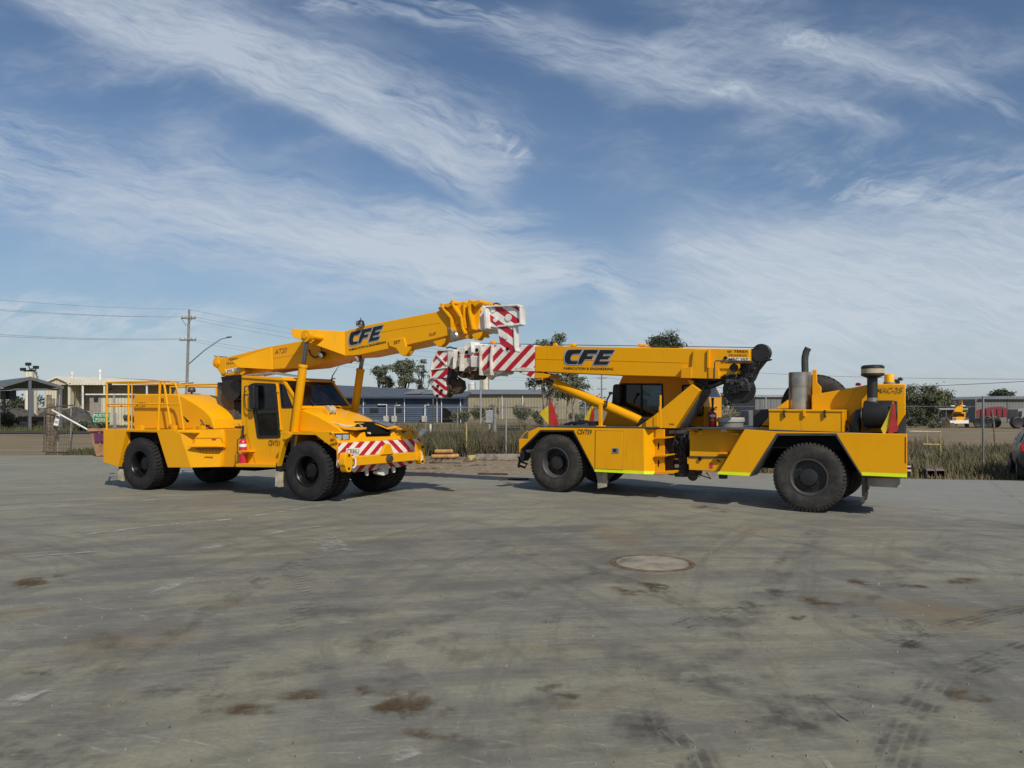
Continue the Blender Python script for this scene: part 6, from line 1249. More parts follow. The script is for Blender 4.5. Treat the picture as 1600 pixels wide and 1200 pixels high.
# grass: one mass per patch, blades too many to count
def grass(label, region, n, h, mat, seed, lean=.25, name='grass'):
    rr_ = random.Random(seed); mb = MB(); k = 0; tries = 0
    while k < n and tries < n * 6:
        tries += 1; x, y = rr_.uniform(*region[0]), rr_.uniform(*region[1])
        if not region[2](x, y): continue
        cl = mnoise.noise(Vector((x * .45, y * .45, seed))) * .5 + .5
        if rr_.random() > .25 + cl: continue
        k += 1; hh = h * rr_.uniform(.35, 1.15) * (.45 + cl); a = rr_.uniform(0, 6.28); wd = rr_.uniform(.004, .012) * (1 + y / 60)
        lx, ly = rr_.gauss(0, lean) * hh, rr_.gauss(0, lean) * hh; cx, cy = math.cos(a) * wd, math.sin(a) * wd; z0 = gz(x, y) - .04
        mb.mi = 0 if mnoise.noise(Vector((x * .8 + 9, y * .8, seed + 3))) + rr_.uniform(-.35, .35) < .12 else 1
        mb.face([(x - cx, y - cy, z0), (x + cx, y + cy, z0), (x + lx * .4 + cx * .7, y + ly * .4 + cy * .7, z0 + hh * .6), (x + lx, y + ly, z0 + hh), (x + lx * .4 - cx * .7, y + ly * .4 - cy * .7, z0 + hh * .6)])
    o = mb.build(name, mat); return tag(o, label, 'grass', kind='stuff')
gG = leaf_mat('green_grass', (.085, .098, .038), (.075, .075, .035)); gS = leaf_mat('seeding_grass', (.23, .19, .115), (.14, .115, .07)); gD = leaf_mat('dry_weeds', (.15, .12, .08), (.08, .07, .05))
gD2 = leaf_mat('olive_weeds', (.10, .105, .045), (.12, .10, .06))
ed = lambda o: (lambda x, y: y > yard_edge(x) + o)
grass('rank green and dry weeds along the fence between the cranes', ((-8, 6), (29, 38), ed(2.2)), 44000, .95, [gD2, gD], 1)
grass('weedy verge with dry seed heads right of the right crane', ((5, 26), (19, 34), lambda x, y: y > yard_edge(x) + 1.0 + .6 * mnoise.noise(Vector((x * .5, y * .5, 8))) and mnoise.noise(Vector((x * .7, y * .7, 21))) > -.28), 42000, .44, [gD2, gS], 2)
grass('short pale dry grass at the edge of the yard on the right', ((5, 26), (18, 27), lambda x, y: yard_edge(x) + .15 < y < yard_edge(x) + 1.3), 9000, .22, [gS, gD2], 12)
grass('thin dry weeds behind the cranes', ((-12, 22), (30, 46), lambda x, y: y > yard_edge(x) + 3), 16000, .5, [gD, gS], 3)
grass('low green roadside grass on the left', ((-62, -22), (63.5, 72), lambda x, y: True), 12000, .45, [gG, gG], 4)
grass('small green patch of grass beside the leaning gate', ((-19, -13), (32.2, 35), lambda x, y: y > yard_edge(x) + .3), 3500, .32, [gG, gG], 5)
grass('green verge before the blue building', ((-26, 10), (66, 80), lambda x, y: True), 8000, .5, [gG, gS], 6)
# ================================================================= buildings
def clad(name, c, pitch=.3, horiz=False, rough=.6):
    m, nt, p = new_mat(name); ps = pos(nt); x, y, z = sep(nt, ps)
    q = z if horiz else (x + y * .6); r_ = (q * (2 * math.pi / pitch)).sin()
    n = noise(nt, ps, .5, 6, .6); run = noise(nt, xyz(nt, x * 2, y * 2, z * .25), 1.2, 5, .6)
    c1 = mix(nt, n.ramp(.3, .7) * .5, c, tuple(v * .72 for v in c)); c1 = mix(nt, run.ramp(.5, .8) * .35, c1, tuple(v * .6 for v in c))
    nt.links.new(c1, p.inputs['Base Color']); p.inputs['Roughness'].default_value = rough; p.inputs['Specular IOR Level'].default_value = .3
    nt.links.new(bump(nt, r_, .8, .03), p.inputs['Normal']); return m
M['bluewall'] = clad('slate_blue_cladding', (.05, .075, .12), .25, True); M['blueroof'] = clad('weathered_blue_grey_roof', (.085, .10, .125), .4)
M['beige'] = clad('beige_cladding', (.27, .24, .165), .5); M['greyroof'] = clad('grey_roof_sheet', (.17, .185, .20), .4); M['creamwall'] = clad('cream_cladding', (.55, .50, .36), .35); M['creamroof'] = clad('cream_roof_sheet', (.70, .65, .52), .4)
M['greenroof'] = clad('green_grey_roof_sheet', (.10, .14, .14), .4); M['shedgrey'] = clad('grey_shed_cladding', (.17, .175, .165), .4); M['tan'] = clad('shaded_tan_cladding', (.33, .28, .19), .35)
M['galv'] = simple('galvanised_steel', (.33, .335, .33), .5, .3, var=.15); M['pipew'] = simple('white_pipe', (.62, .66, .68), .5); M['winD'] = simple('dark_window', (.02, .022, .026), .12)
M['wood'] = simple('grey_wood', (.22, .18, .13), .9, var=.35, scale=6, bumpy=.3); M['pole'] = simple('pole_timber', (.24, .23, .215), .85, var=.2); M['steelgrey'] = simple('carport_steel', (.12, .125, .135), .6)
M['rustbin'] = simple('rusty_orange_paint', (.38, .21, .12), .8, var=.3, scale=2.5, dark=(.22, .10, .05)); M['ycol'] = simple('faded_yellow_rail', (.50, .40, .16), .6, var=.2); M['orng'] = simple('orange_sleeve', (.46, .25, .08), .7, var=.2)
def quad_box(pts, mb, dy):
    """front polygon given as world points, given thickness along y"""
    mb.loft(pts, [p + Vector((0, dy, 0)) for p in pts])
def shear(t, k):
    for ob in t.children_recursive:
        if ob.type == 'MESH':
            for v in ob.data.vertices: v.co.x += k * v.co.y
def bpart(t, name, mat, pts, D, depth, D1=None):
    mb = MB(); o = t.location; a = [Wp(p[0], p[1], D) - o for p in pts]; quad_box(a, mb, depth); return mb.build(name, mat, t)
def bld(name, label, px, D, cat='building', group=None, py=640):
    c_ = Wp(px, py, D); return thing(name, label, cat, (c_.x, D, 0), 0, group)
# --- blue office
t = bld('office_building', 'long slate blue building behind the left crane with pale pipes on its wall', 640, 100)
o = t.location
def lw(px, py, D): return Wp(px, py, D) - o
mb = MB(); xL, xR = lw(470, 640, 100).x, lw(724, 640, 100).x; ze = lw(0, 621, 100).z
mb.loft([Vector((xL, 0, 0)), Vector((xR, 0, 0)), Vector((xR, 11, 0)), Vector((xL, 11, 0))], [Vector((xL, 0, ze + .1)), Vector((xR, 0, ze)), Vector((xR, 11, ze + .9)), Vector((xL, 11, ze + 1.4))])
wall = mb.build('wall', M['bluewall'], t)
mb = MB(); zl = ze + 1.35
for k, (dy, hz_) in enumerate(((0, 0),)):
    mb.loft([Vector((xL - .3, -.7, ze + .02)), Vector((xR + .4, -.7, ze - .06)), Vector((xR + .4, 12, ze + .75)), Vector((xL - .3, 12, zl + .5))], [Vector((xL - .3, -.7, ze + .3)), Vector((xR + .4, -.7, ze + .18)), Vector((xR + .4, 12, ze + .95)), Vector((xL - .3, 12, zl + .7))])
rf_ = mb.build('roof', M['blueroof'], t)
mb = MB()
for (u0, u1, v0, v1) in ((.62, .72, 2.0, 5.0), (.735, .84, 2.0, 5.0)):
    x0, x1 = xL + (xR - xL) * u0, xL + (xR - xL) * u1; zz = lambda v: ze + .34 + v * .085
    mb.loft([Vector((x0, v0, zz(v0))), Vector((x1, v0, zz(v0))), Vector((x1 + 1.2, v1, zz(v1) + .3)), Vector((x0 + 1.2, v1, zz(v1) + .3))], [Vector((x0, v0, zz(v0) + .08)), Vector((x1, v0, zz(v0) + .08)), Vector((x1 + 1.2, v1, zz(v1) + .38)), Vector((x0 + 1.2, v1, zz(v1) + .38))])
mb.build('roof_panels', M['greyroof'], rf_)
mb = MB(); mb.box((xL - .2, -.78, ze - .12), (xR + .4, -.70, ze + .04)); mb.build('gutter', M['bluewall'], t)
for (a, b, c_, d) in ((178, 640, 240, 683), (368, 640, 412, 683)):
    mb = MB(); p0, p1 = lw(540 + a * .2125, 500 + d * .2125, 99.9), lw(540 + c_ * .2125, 500 + b * .2125, 99.9); mb.box((p0.x, -.06, p0.z), (p1.x, -.01, p1.z)); w_ = mb.build('window', M['winD'], wall)
mb = MB(); p0, p1 = lw(540 + 712 * .2125, 658, 99.9), lw(540 + 790 * .2125, 634, 99.9); mb.loft([Vector((p0.x, -.05, .05)), Vector((p1.x, -.05, .05)), Vector((p1.x, -.05, p1.z - 1.0)), Vector((p0.x, -.05, p1.z))], [Vector((p0.x, -.01, .05)), Vector((p1.x, -.01, .05)), Vector((p1.x, -.01, p1.z - 1.0)), Vector((p0.x, -.01, p1.z))]); mb.build('doorway', M['void'], wall)
for x_ in (130, 432, 672, 705, 845):
    mb = MB(); p = lw(540 + x_ * .2125, 640, 99.8); mb.tube([(p.x, -.2, 0), (p.x, -.2, ze - .05)], .06, 6); mb.build('downpipe', M['pipew'], wall)
for pts in (((238, 622), (302, 622), (302, 715)), ((402, 628), (362, 628), (362, 715)), ((615, 626), (583, 626), (583, 715))):
    mb = MB(); mb.tube([Vector((lw(540 + a * .2125, 0, 99.8).x, -.25, lw(0, 500 + b * .2125, 99.8).z)) for a, b in pts], .075, 6); mb.build('vent_pipe', M['pipew'], wall)
    a, b = pts[2]; q = lw(540 + a * .2125, 0, 99.8).x; mb = MB(); mb.box((q - .35, -.75, .1), (q + .3, -.15, .85)); u_ = mb.build('air_conditioner', simple('cooler_grey', (.40, .39, .35), .7) if 'cooler' not in M else M['cooler'], wall); M['cooler'] = u_.data.materials[0]
pa = lw(540 - 60 * .2125, 500 + 608 * .2125, 99.7); mb = MB(); p1 = lw(540 + 115 * .2125, 500 + 595 * .2125, 99.7)
text_mesh('REGIONAL WORKS', Vector((lw(540, 0, 99.7).x - 1, -.09, pa.z)), Vector((p1.x, -.09, pa.z)), Vector((lw(540, 0, 99.7).x - 1, -.09, p1.z + .15)), 'sign_letters', M['pipew'], wall) if False else None
# --- beige shed with silos behind
t = bld('storage_shed', 'beige shed with grey roof behind the fence between the two cranes', 790, 128)
o = t.location; xL, xR = lw(722, 0, 128).x, lw(905, 0, 128).x; ze = lw(0, 616, 128).z
mb = MB(); mb.box((xL, 0, 0), (xR, 20, ze)); wall = mb.build('wall', M['beige'], t)
mb = MB(); xr = lw(726, 0, 138).x; zr = lw(0, 607, 128).z
mb.loft([Vector((xL - 1.5, -.6, ze)), Vector((xR + 1, -.6, ze)), Vector((xR + 1, 21, ze)), Vector((xL - 1.5, 21, ze))], [Vector((xL + 1.2, 8, zr)), Vector((xR - 1, 8, zr)), Vector((xR - 1, 12, zr)), Vector((xL + 1.2, 12, zr))]); mb.build('roof', M['greyroof'], t)
for x_ in (850, 1125, 1150, 1300):
    mb = MB(); p = lw(540 + x_ * .2125, 0, 127.8); mb.tube([(p.x, -.15, 0), (p.x, -.15, ze)], .08, 6); mb.build('downpipe', M['pipew'] if x_ > 1140 else M['beige'], wall)
for px, w_, yt, yb, lab, sd in ((737.5, 11.5, 597, 640, 'short white silo behind the beige shed', 0), (758.5, 11.5, 588, 640, 'tall cream silo behind the beige shed', 1)):
    D = 165; c_ = Wp(px, 0, D); r_ = w_ / 2 / FPX * D; h_ = Wp(0, yt, D).z; t = thing('silo', lab, 'silo', (c_.x, D, 0), 0, 'silos')
    mb = MB(); mb.lathe((0, 0, 0), (0, 0, 1), [(r_, 0), (r_, h_ - .5)], 28, cap=False); bd = mb.build('tank', simple('silo_white' if not sd else 'silo_cream', (.62, .62, .56) if not sd else (.62, .57, .42), .6), t)
    mb = MB(); mb.lathe((0, 0, 0), (0, 0, 1), [(r_ * 1.02, h_ - .5), (r_ * 1.02, h_ - .35), (r_ * .4, h_), (0, h_)], 28, cap=False); mb.build('roof', bd.data.materials[0], t)
    mb = MB(); mb.tube([(r_ * .9, -r_ * .7, 0), (r_ * .9, -r_ * .7, h_)], .1, 5); mb.build('ladder', M['galv'], t)
# --- cream shed on the left
t = bld('cream_shed', 'large cream shed with open side bay and roof vents behind the left crane rails', 160, 98)
o = t.location; L5 = lambda a, b, D=98: Wp(a * .125, 570 + b * .125, D) - o
g0, g1 = L5(560, 0).x, L5(880, 0).x; zr = L5(0, 145).z; ze = L5(0, 228).z; xE = Wp(262, 0, 98).x - o.x; yb = 16
mb = MB(); zc = (g0 + g1) / 2
gp = [Vector((g0, 0, 0)), Vector((L5(728, 0).x, 0, 0)), Vector((L5(728, 0).x, 0, L5(0, 250).z)), Vector((L5(848, 0).x, 0, L5(0, 250).z)), Vector((L5(848, 0).x, 0, 0)), Vector((g1, 0, 0)), Vector((g1, 0, ze)), Vector((zc, 0, zr)), Vector((g0, 0, ze + .1))]
mb.loft(gp, [p + Vector((0, .15, 0)) for p in gp]); wall = mb.build('gable_wall', M['creamwall'], t)
mb = MB(); mb.box((g1 - .12, .16, 0), (g1, 2.98, ze)); mb.build('side_wall', M['creamwall'], t)
mb = MB(); mb.box((g0 + .2, 9, 0), (g1 + 1, 9.2, ze)); mb.build('dark_interior', M['void'], t)
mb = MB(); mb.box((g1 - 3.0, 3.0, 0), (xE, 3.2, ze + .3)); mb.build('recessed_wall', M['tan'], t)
mb = MB(); mb.loft([Vector((g0 - .2, -.3, ze)), Vector((zc, -.3, zr)), Vector((g1 + .2, -.3, ze)), Vector((g1 + .2, -.3, ze - .15)), Vector((zc, -.3, zr - .2)), Vector((g0 - .2, -.3, ze - .15))], [Vector((g0 - .2, 3, ze)), Vector((zc, 3, zr)), Vector((g1 + .2, 3, ze)), Vector((g1 + .2, 3, ze - .15)), Vector((zc, 3, zr - .2)), Vector((g0 - .2, 3, ze - .15))])
mb.loft([Vector((g1, -.3, ze)), Vector((xE, -.3, ze)), Vector((xE, 8, Wp(0, 599, 106).z)), Vector((zc + 1.0, 8, Wp(0, 589, 106).z)), Vector((zc, 0, zr))], [Vector((g1, -.3, ze - .25)), Vector((xE, -.3, ze - .25)), Vector((xE, 8, zr - .5)), Vector((zc + 1.0, 8, zr - .1)), Vector((zc, 0, zr - .2))]); mb.build('roof', M['creamroof'], t)
for a in (1040, 1310, 1840): mb = MB(); p = L5(a, 0); mb.tube([(p.x, -.1, 0), (p.x, -.1, ze - .2)], .13, 6); mb.build('post', M['pipew'], t)
for a, b0, b1 in ((762, 145, 88), (1120, 160, 62)): mb = MB(); p = L5(a, 0); mb.lathe((p.x, 2.5, L5(0, b0).z - .3), (0, 0, 1), [(.13, 0), (.13, L5(0, b1).z - L5(0, b0).z), (.2, L5(0, b1).z - L5(0, b0).z + .05), (.2, L5(0, b1).z - L5(0, b0).z + .4), (0, L5(0, b1).z - L5(0, b0).z + .5)], 12, cap=False); mb.build('roof_vent', M['white'], t)
# small site office in front of it
t = bld('site_office', 'small grey and cream site office in front of the large cream shed', 165, 84)
o = t.location; mb = MB(); x0, x1, x2 = L5(1120, 0, 84).x, L5(1265, 0, 84).x, Wp(205, 0, 84).x - o.x; zt = L5(0, 378, 84).z
mb.box((x0, 0, 0), (x1, 4, zt)); mb.build('grey_end', simple('site_office_grey', (.27, .245, .22), .8), t); mb = MB(); mb.box((x1, .02, 0), (x2, 4, zt)); mb.build('cream_wall', M['creamwall'], t)
mb = MB(); mb.box((x0 - .3, -.3, zt), (x2 + .2, 4.2, zt + .14)); mb.build('roof', M['white'], t)
mb = MB(); a, b = L5(1175, 465, 84), L5(1228, 410, 84); mb.box((a.x, -.04, a.z), (b.x, -.004, b.z)); mb.build('window', M['winD'], t)
# white cabin seen past the heat shield
t = bld('white_cabin', 'white cabin with one window seen left of the left crane cab', 322, 88)
o = t.location; mb = MB(); a, b = Wp(306, 622, 88) - o, Wp(346, 0, 88) - o; mb.box((a.x, 0, 0), (b.x, 4, a.z)); mb.build('wall', M['creamwall'], t); mb = MB(); mb.box((a.x - .2, -.2, a.z), (b.x + .2, 4.2, a.z + .14)); mb.build('roof', M['white'], t)
mb = MB(); c_, d = Wp(318, 632, 88) - o, Wp(329, 626, 88) - o; mb.box((c_.x, -.04, c_.z), (d.x, -.004, d.z)); mb.build('window', M['winD'], t)
# --- open carport
t = bld('open_carport', 'open carport with dark green-grey roof at the left edge', 48, 66, py=640)
o = t.location; Q = lambda a, b, D=66: Wp(a * .125, 570 + b * .125, D) - o
xl, xm, xr = Q(-600, 0).x, Q(375, 0).x, Q(780, 0).x; zr, ze = Q(0, 150).z, Q(0, 268).z; wl_ = xr - xm; xl = xm - wl_
for sgn, nm in ((1, 'a'), (-1, 'b')):
    mb = MB(); a, b = (xm, xr) if sgn > 0 else (xl, xm); za, zb_ = (zr, ze) if sgn > 0 else (ze, zr)
    mb.loft([Vector((a, 0, za)), Vector((b, 0, zb_)), Vector((b, 14, zb_)), Vector((a, 14, za))], [Vector((a, 0, za - .12)), Vector((b, 0, zb_ - .12)), Vector((b, 14, zb_ - .12)), Vector((a, 14, za - .12))]); mb.build('roof_sheet', M['greenroof'], t)
mb = MB(); mb.loft([Vector((xl - .1, -.06, ze)), Vector((xm, -.06, zr + .03)), Vector((xr + .1, -.06, ze)), Vector((xr + .1, -.06, ze - .25)), Vector((xm, -.06, zr - .25)), Vector((xl - .1, -.06, ze - .25))], [Vector((xl - .1, 0, ze)), Vector((xm, 0, zr + .03)), Vector((xr + .1, 0, ze)), Vector((xr + .1, 0, ze - .25)), Vector((xm, 0, zr - .25)), Vector((xl - .1, 0, ze - .25))]); mb.build('fascia', M['steelgrey'], t)
mb = MB(); mb.box((xl, 13, ze - 1.0), (xr, 13.15, ze - .1)); mb.build('rear_beam', M['steelgrey'], t); mb = MB(); mb.box((xl, .3, ze - .35), (xr, .5, ze - .18)); mb.build('front_beam', M['steelgrey'], t)
for x_, y_ in ((xm, .1), (xr - .15, .1), (xl + .1, .1), (Q(65, 0, 79).x + 12.2, 12.8), (Q(412, 0, 79).x + 12.2, 12.8), (Q(740, 0, 79).x + 12.2, 12.8)): mb = MB(); mb.box((x_ - .12, y_ - .12, 0), (x_ + .12, y_ + .12, (zr if abs(x_ - xm) < .1 else ze) - .1)); mb.build('post', M['steelgrey'], t)
shear(t, -.95)
# floodlight tower, white mast
c_ = Wp(49, 0, 96); t = thing('floodlight_tower', 'white tower with dark floodlights above the carport roof', 'floodlight', (c_.x, 96, 0)); h_ = Wp(0, 581, 96).z
mb = MB(); mb.box((-.5, -.5, 0), (.45, .5, h_)); mb.build('tower', M['creamroof'], t)
for dx_, dz_ in ((-.1, .75), (.85, .35), (-.75, .1)): mb = MB(); mb.box((dx_ - .3, -.6, h_ + dz_), (dx_ + .3, -.3, h_ + dz_ + .38)); mb.tube([(0, 0, h_ - .1), (dx_, -.4, h_ + dz_)], .06, 5); mb.build('lamp', M['black'], t)
c_ = Wp(57, 0, 100); t = thing('lattice_mast', 'white steel lattice mast standing behind the open carport', 'mast', (c_.x + .4, 90, 0)); mb = MB()
mb.box((-.9, 0, 0), (-.7, .2, 4.5)); mb.box((.9, 0, 0), (1.1, .2, 4.5)); mb.tube([(-.8, .1, 3.8), (1.0, .1, 1.8)], .07, 5); mb.tube([(-.8, .1, 1.8), (1.0, .1, 3.8)], .07, 5); mb.build('lattice', M['pipew'], t)
# --- right side
t = bld('grey_shed', 'small grey shed with flat roof seen left of the steel silencer', 1207, 105)
o = t.location; a, b = Wp(1180, 620.5, 105) - o, Wp(1246, 0, 105) - o; mb = MB(); mb.box((a.x, 0, 0), (b.x, 9, a.z)); mb.build('wall', M['shedgrey'], t); mb = MB(); mb.box((a.x - .2, -.3, a.z), (b.x + .2, 9.3, a.z + .28)); mb.build('roof', M['galv'], t)
for k in range(4): mb = MB(); x_ = a.x + (b.x - a.x) * (k + .5) / 4; mb.box((x_ - .04, -.05, .1), (x_ + .04, -.002, a.z - .1)); mb.build('wall_post', M['steelgrey'], t)
t = bld('grey_warehouse', 'long grey warehouse with low gable roof at the right edge', 1570, 100)
o = t.location; KQ = lambda a, b, D=100: Wp(1400 + a * .125, 580 + b * .125, D) - o; a, b = KQ(990, 0).x, KQ(1700, 0).x; ze = KQ(0, 350).z; zr = KQ(0, 310).z
mb = MB(); mb.box((a, 0, 0), (b, 14, ze)); wall = mb.build('wall', M['shedgrey'], t); mb = MB(); xm = KQ(1310, 0).x
mb.loft([Vector((a + .3, -.4, ze)), Vector((xm, -.4, zr)), Vector((b, -.4, zr - .1)), Vector((b, -.4, ze))], [Vector((a + .3, 14, ze)), Vector((xm, 14, zr)), Vector((b, 14, zr - .1)), Vector((b, 14, ze))]); mb.build('roof', M['greyroof'], t)
mb = MB(); x_ = KQ(1395, 0).x; mb.box((x_ - .08, -.08, 0), (x_ + .08, -.002, ze)); mb.build('downpipe', M['steelgrey'], wall)
t = bld('low_shelter', 'low flat shelter behind the distant yellow crane', 1490, 92)
o = t.location; a, b = KQ(510, 0, 92), KQ(900, 0, 92); z = KQ(0, 462, 92).z; mb = MB(); mb.box((a.x, 0, z - .2), (b.x, 5, z)); mb.build('roof', M['galv'], t); mb = MB(); mb.box((a.x + .4, 3, 0), (b.x - .4, 3.2, z - .2)); mb.build('wall', M['shedgrey'], t)
for k in range(4): mb = MB(); x_ = a.x + (b.x - a.x) * (k + .3) / 4; mb.tube([(x_, .2, 0), (x_, .2, z - .2)], .07, 6); mb.build('post', M['steelgrey'], t)
c_ = Wp(18, 0, 230); t = thing('distant_shed', 'far white roofed row on the horizon at the left edge', 'building', (c_.x, 230, 0)); mb = MB(); mb.box((-22, 0, 0), (3, 8, 2.6)); mb.build('wall', M['steelgrey'], t); mb = MB(); mb.box((-22, -.5, 2.6), (3, 8.5, 3.6)); mb.build('roof', M['white'], t)
for i in range(9):
    px = (-60, 24, 700, 905, 1130, 1345, 1400, 1640, 250)[i]; D = 190 + 9 * (i % 4); c_ = Wp(px, 0, D); bush(c_.x, D, 16, 4, 5.2, 'far tree belt on the horizon, %s' % ('beyond the left edge', 'left of the floodlight tower', 'right of the blue building', 'left of the right cab', 'behind the winch', 'behind the silencer', 'behind the tail of the right crane', 'beyond the right edge', 'behind the left crane hood')[i], 'dgum', 200 + i, 1800, .7, name='far_tree_belt', group='far tree belts')
# ================================================================= poles and wires
def pole(name, label, px, D, ytop, cat='power pole', group='power poles', arms=(), r0=.17, mat='pole', lean=0.0):
    c_ = Wp(px, 0, D); h_ = Wp(0, ytop, D).z; t = thing(name, label, cat, (c_.x, D, 0), 0, group); mb = MB(); mb.tube([(0, 0, 0), (lean, 0, h_)], [r0, r0 * .7], 10); mb.build('pole', M[mat], t)
    for ya, wd in arms:
        z = Wp(0, ya, D).z; mb = MB(); mb.box((-wd / 2 + lean * z / h_, -.16, z - .07), (wd / 2 + lean * z / h_, -.04 - 0, z + .07)); a = mb.build('crossarm', M['wood'], t)
        for k in (-1, -.45, .45, 1): mb = MB(); mb.lathe((k * wd / 2 * .95 + lean * z / h_, -.1, z + .07), (0, 0, 1), [(.03, 0), (.05, .05), (.05, .2), (.02, .24)], 8); mb.build('insulator', M['grey'], a)
    return t, h_
pA, hA = pole('power_pole', 'tall power pole with two crossarms and a street light arm behind the left crane', 290, 80, 484, arms=((497.5, 1.45), (531.5, 1.7)), lean=.38)
mb = MB(); q = [Wp(*p, 80) - pA.location for p in ((293.5, 570), (320, 547), (345, 530), (355, 527.5))]; mb.tube(q, [.06, .05, .045, .045], 6); mb.lathe(q[-1] + Vector((-.1, 0, .02)), (1, 0, .1), [(.03, 0), (.09, .1), (.09, .5), (.04, .6)], 8); mb.build('street_light_arm', M['steelgrey'], pA)
mb = MB(); mb.tube([(.1, -.1, Wp(0, 497, 80).z - .8), (-.45, -.12, Wp(0, 497, 80).z)], .03, 5); mb.tube([(.2, -.1, Wp(0, 497, 80).z - .8), (.75, -.12, Wp(0, 497, 80).z)], .03, 5); mb.build('arm_brace', M['steelgrey'], pA)
pB, hB = pole('power_pole', 'distant power pole with crossarms seen under the right boom', 940, 150, 552, arms=((560, 2.2), (591, 2.0), (608, 1.8)))
pole('light_pole', 'plain pale pole standing in front of the silos', 751, 90, 560, cat='pole', group=None, r0=.13, mat='galv')
def wire(p, D0, q, D1, sag, label, r_=.014):
    a, b = Wp(*p, D0), Wp(*q, D1); mb = MB(); o = thing('power_line', label, 'power line', a, 0, 'overhead power lines') if False else None
    pts = [a.lerp(b, k / 24) - Vector((0, 0, sag * 4 * (k / 24) * (1 - k / 24))) - a for k in range(25)]; mb.tube(pts, r_, 4)
    w_ = mb.build('power_line', M['wire']); w_.location = a; return tag(w_, label, 'power line', 'overhead power lines')
M['wire'] = simple('cable', (.30, .32, .34), .6)
wire((-120, 457), 60, (291, 483), 80, .3, 'topmost overhead cable reaching the tall power pole from the left')
wire((-120, 472), 60, (280, 495), 80, .3, 'left cable of the upper crossarm running to the left edge'); wire((-120, 476), 61, (300, 495), 80, .3, 'right cable of the upper crossarm running to the left edge')
wire((-120, 514), 60, (277, 529), 80, .3, 'upper of the paired lower cables left of the tall power pole', .018); wire((-120, 518), 61, (302, 530), 80, .3, 'lower of the paired lower cables left of the tall power pole', .018)
for i, (p, q, sg) in enumerate((((293, 483), (940, 553), 1.9), ((281, 495), (931, 559), 2.3), ((301, 495), (949, 559), 1.7), ((277, 529), (932, 590), 2.0), ((302, 530), (948, 590), 1.5))):
    wire(p, 80, q, 150, sg, 'overhead cable between the two power poles, %s' % ('the highest one', 'second from the top', 'middle one', 'second from the bottom', 'the lowest one')[i])
wire((948, 590), 150, (1760, 586), 60, 1.6, 'overhead cable running right from the distant pole past the silencer', .03); wire((949, 559), 150, (1760, 592), 58, 1.2, 'overhead cable just below its neighbour right of the distant pole', .02)
# ================================================================= fences
M['mesh'] = simple('old_mesh_wire', (.13, .12, .105), .7, .2)
def fenceline(name, label, P0_, P1_, n, h, mesh=True, crank=False, group=None, skip=()):
    t = thing(name, label, 'fence', (P0_[0], P0_[1], 0), 0, group); d = Vector((P1_[0] - P0_[0], P1_[1] - P0_[1], 0)); Ln = d.length; u_ = d.normalized()
    for k in range(n + 1):
        b = u_ * (Ln * k / n); mb = MB(); pts = [b, b + Vector((0, 0, h))]
        if crank: pts.append(b + Vector((.25, -.2, h + .35)))
        mb.tube(pts, .032, 8); mb.build('post', M['greybrown'] if k == 0 and mesh and n == 6 else M['galv'], t)
    for k, z in enumerate((.08, h * .5, h * .86) if not crank else (h * .97, h * .5, .1)):
        mb = MB(); mb.tube([Vector((0, 0, z)), u_ * Ln + Vector((0, 0, z))], .006 if not crank else .02 * (k == 0) + .006, 4); mb.build('rail_wire', M['galv'], t)
    if mesh:
        mb = MB(); H_ = h * .86 - .08; st_ = .13; k = 0; s = -H_; w_ = .0013
        while s < Ln:
            for sg in (1, -1):
                a, b = (s, s + H_) if sg > 0 else (s + H_, s)
                s0, s1 = a, b; z0, z1 = .08, .08 + H_
                # clip to the fence length
                if min(s0, s1) < 0 or max(s0, s1) > Ln: continue
                q0 = u_ * s0 + Vector((0, 0, z0)); q1 = u_ * s1 + Vector((0, 0, z1)); nn = Vector((0, w_, 0)); zz = Vector((w_, 0, w_ * .0))
                mb.rings([[q0 - zz, q0 + zz, q0 + nn], [q1 - zz, q1 + zz, q1 + nn]], smooth=False, cap=False)
            s += st_
        mb.build('wire_mesh', M['mesh'], t)
    return t
fenceline('wire_fence', 'tall chain wire fence along the far side of the yard behind the right crane', (-3.32, 32.3), (15.15, 24.7), 6, 2.35)
fenceline('wire_fence', 'chain wire fence continuing from the steel post to the right edge', (15.15, 24.7), (27, 19.9), 4, 2.35)
fenceline('roadside_fence', 'far roadside fence with cranked post tops before the blue building', (-15.5, 66), (9, 64), 9, 2.0, mesh=False, crank=True)
c_ = Wp(1553, 0, 37); mb = MB(); mb.tube([(.05, 0, 0), (0, 0, 1.2), (-.12, 0, Wp(0, 640, 37).z)], .04, 7); ob = mb.build('leaning_post', M['wood']); ob.location = (c_.x, 37, 0); tag(ob, 'single leaning post in the field beyond the fence at the right', 'post')
# leaning gate at the left
gx = lambda a, b, D=32.4: Wp(a * .125, 570 + b * .125, D)
t = thing('mesh_gate', 'rusty mesh gate leaning open beside timber posts on the left', 'gate', gx(540, 1090)); o = Vector(t.location); o.z = 0; t.location = o
GQ = lambda *p, D=32.4: [gx(a, b, D) - o for a, b in p]
mb = MB(); mb.tube(GQ((945, 335), (925, 640), (872, 1140)), .03, 8); mb.tube(GQ((560, 545), (720, 520), (940, 502)), .025, 8); mb.tube(GQ((530, 1080), (700, 1092), (870, 1085)), .035, 8); mb.tube(GQ((560, 545), (545, 1085)), .025, 8); mb.build('gate_frame', M['greybrown'], t)
mb = MB()
for k in range(13): f = k / 12; a, b = gx(560 + 380 * f, 545 - 43 * f) - o, gx(545 + 327 * f, 1085) - o; mb.tube([a, b], .006, 4)
for k in range(12): f = (k + 1) / 13; a, b = gx(560 - 15 * f, 545 + 540 * f) - o, gx(940 - 70 * f, 502 + 583 * f) - o; mb.tube([a, b], .006, 4)
mb.build('mesh_panel', M['rustbrown'], t)
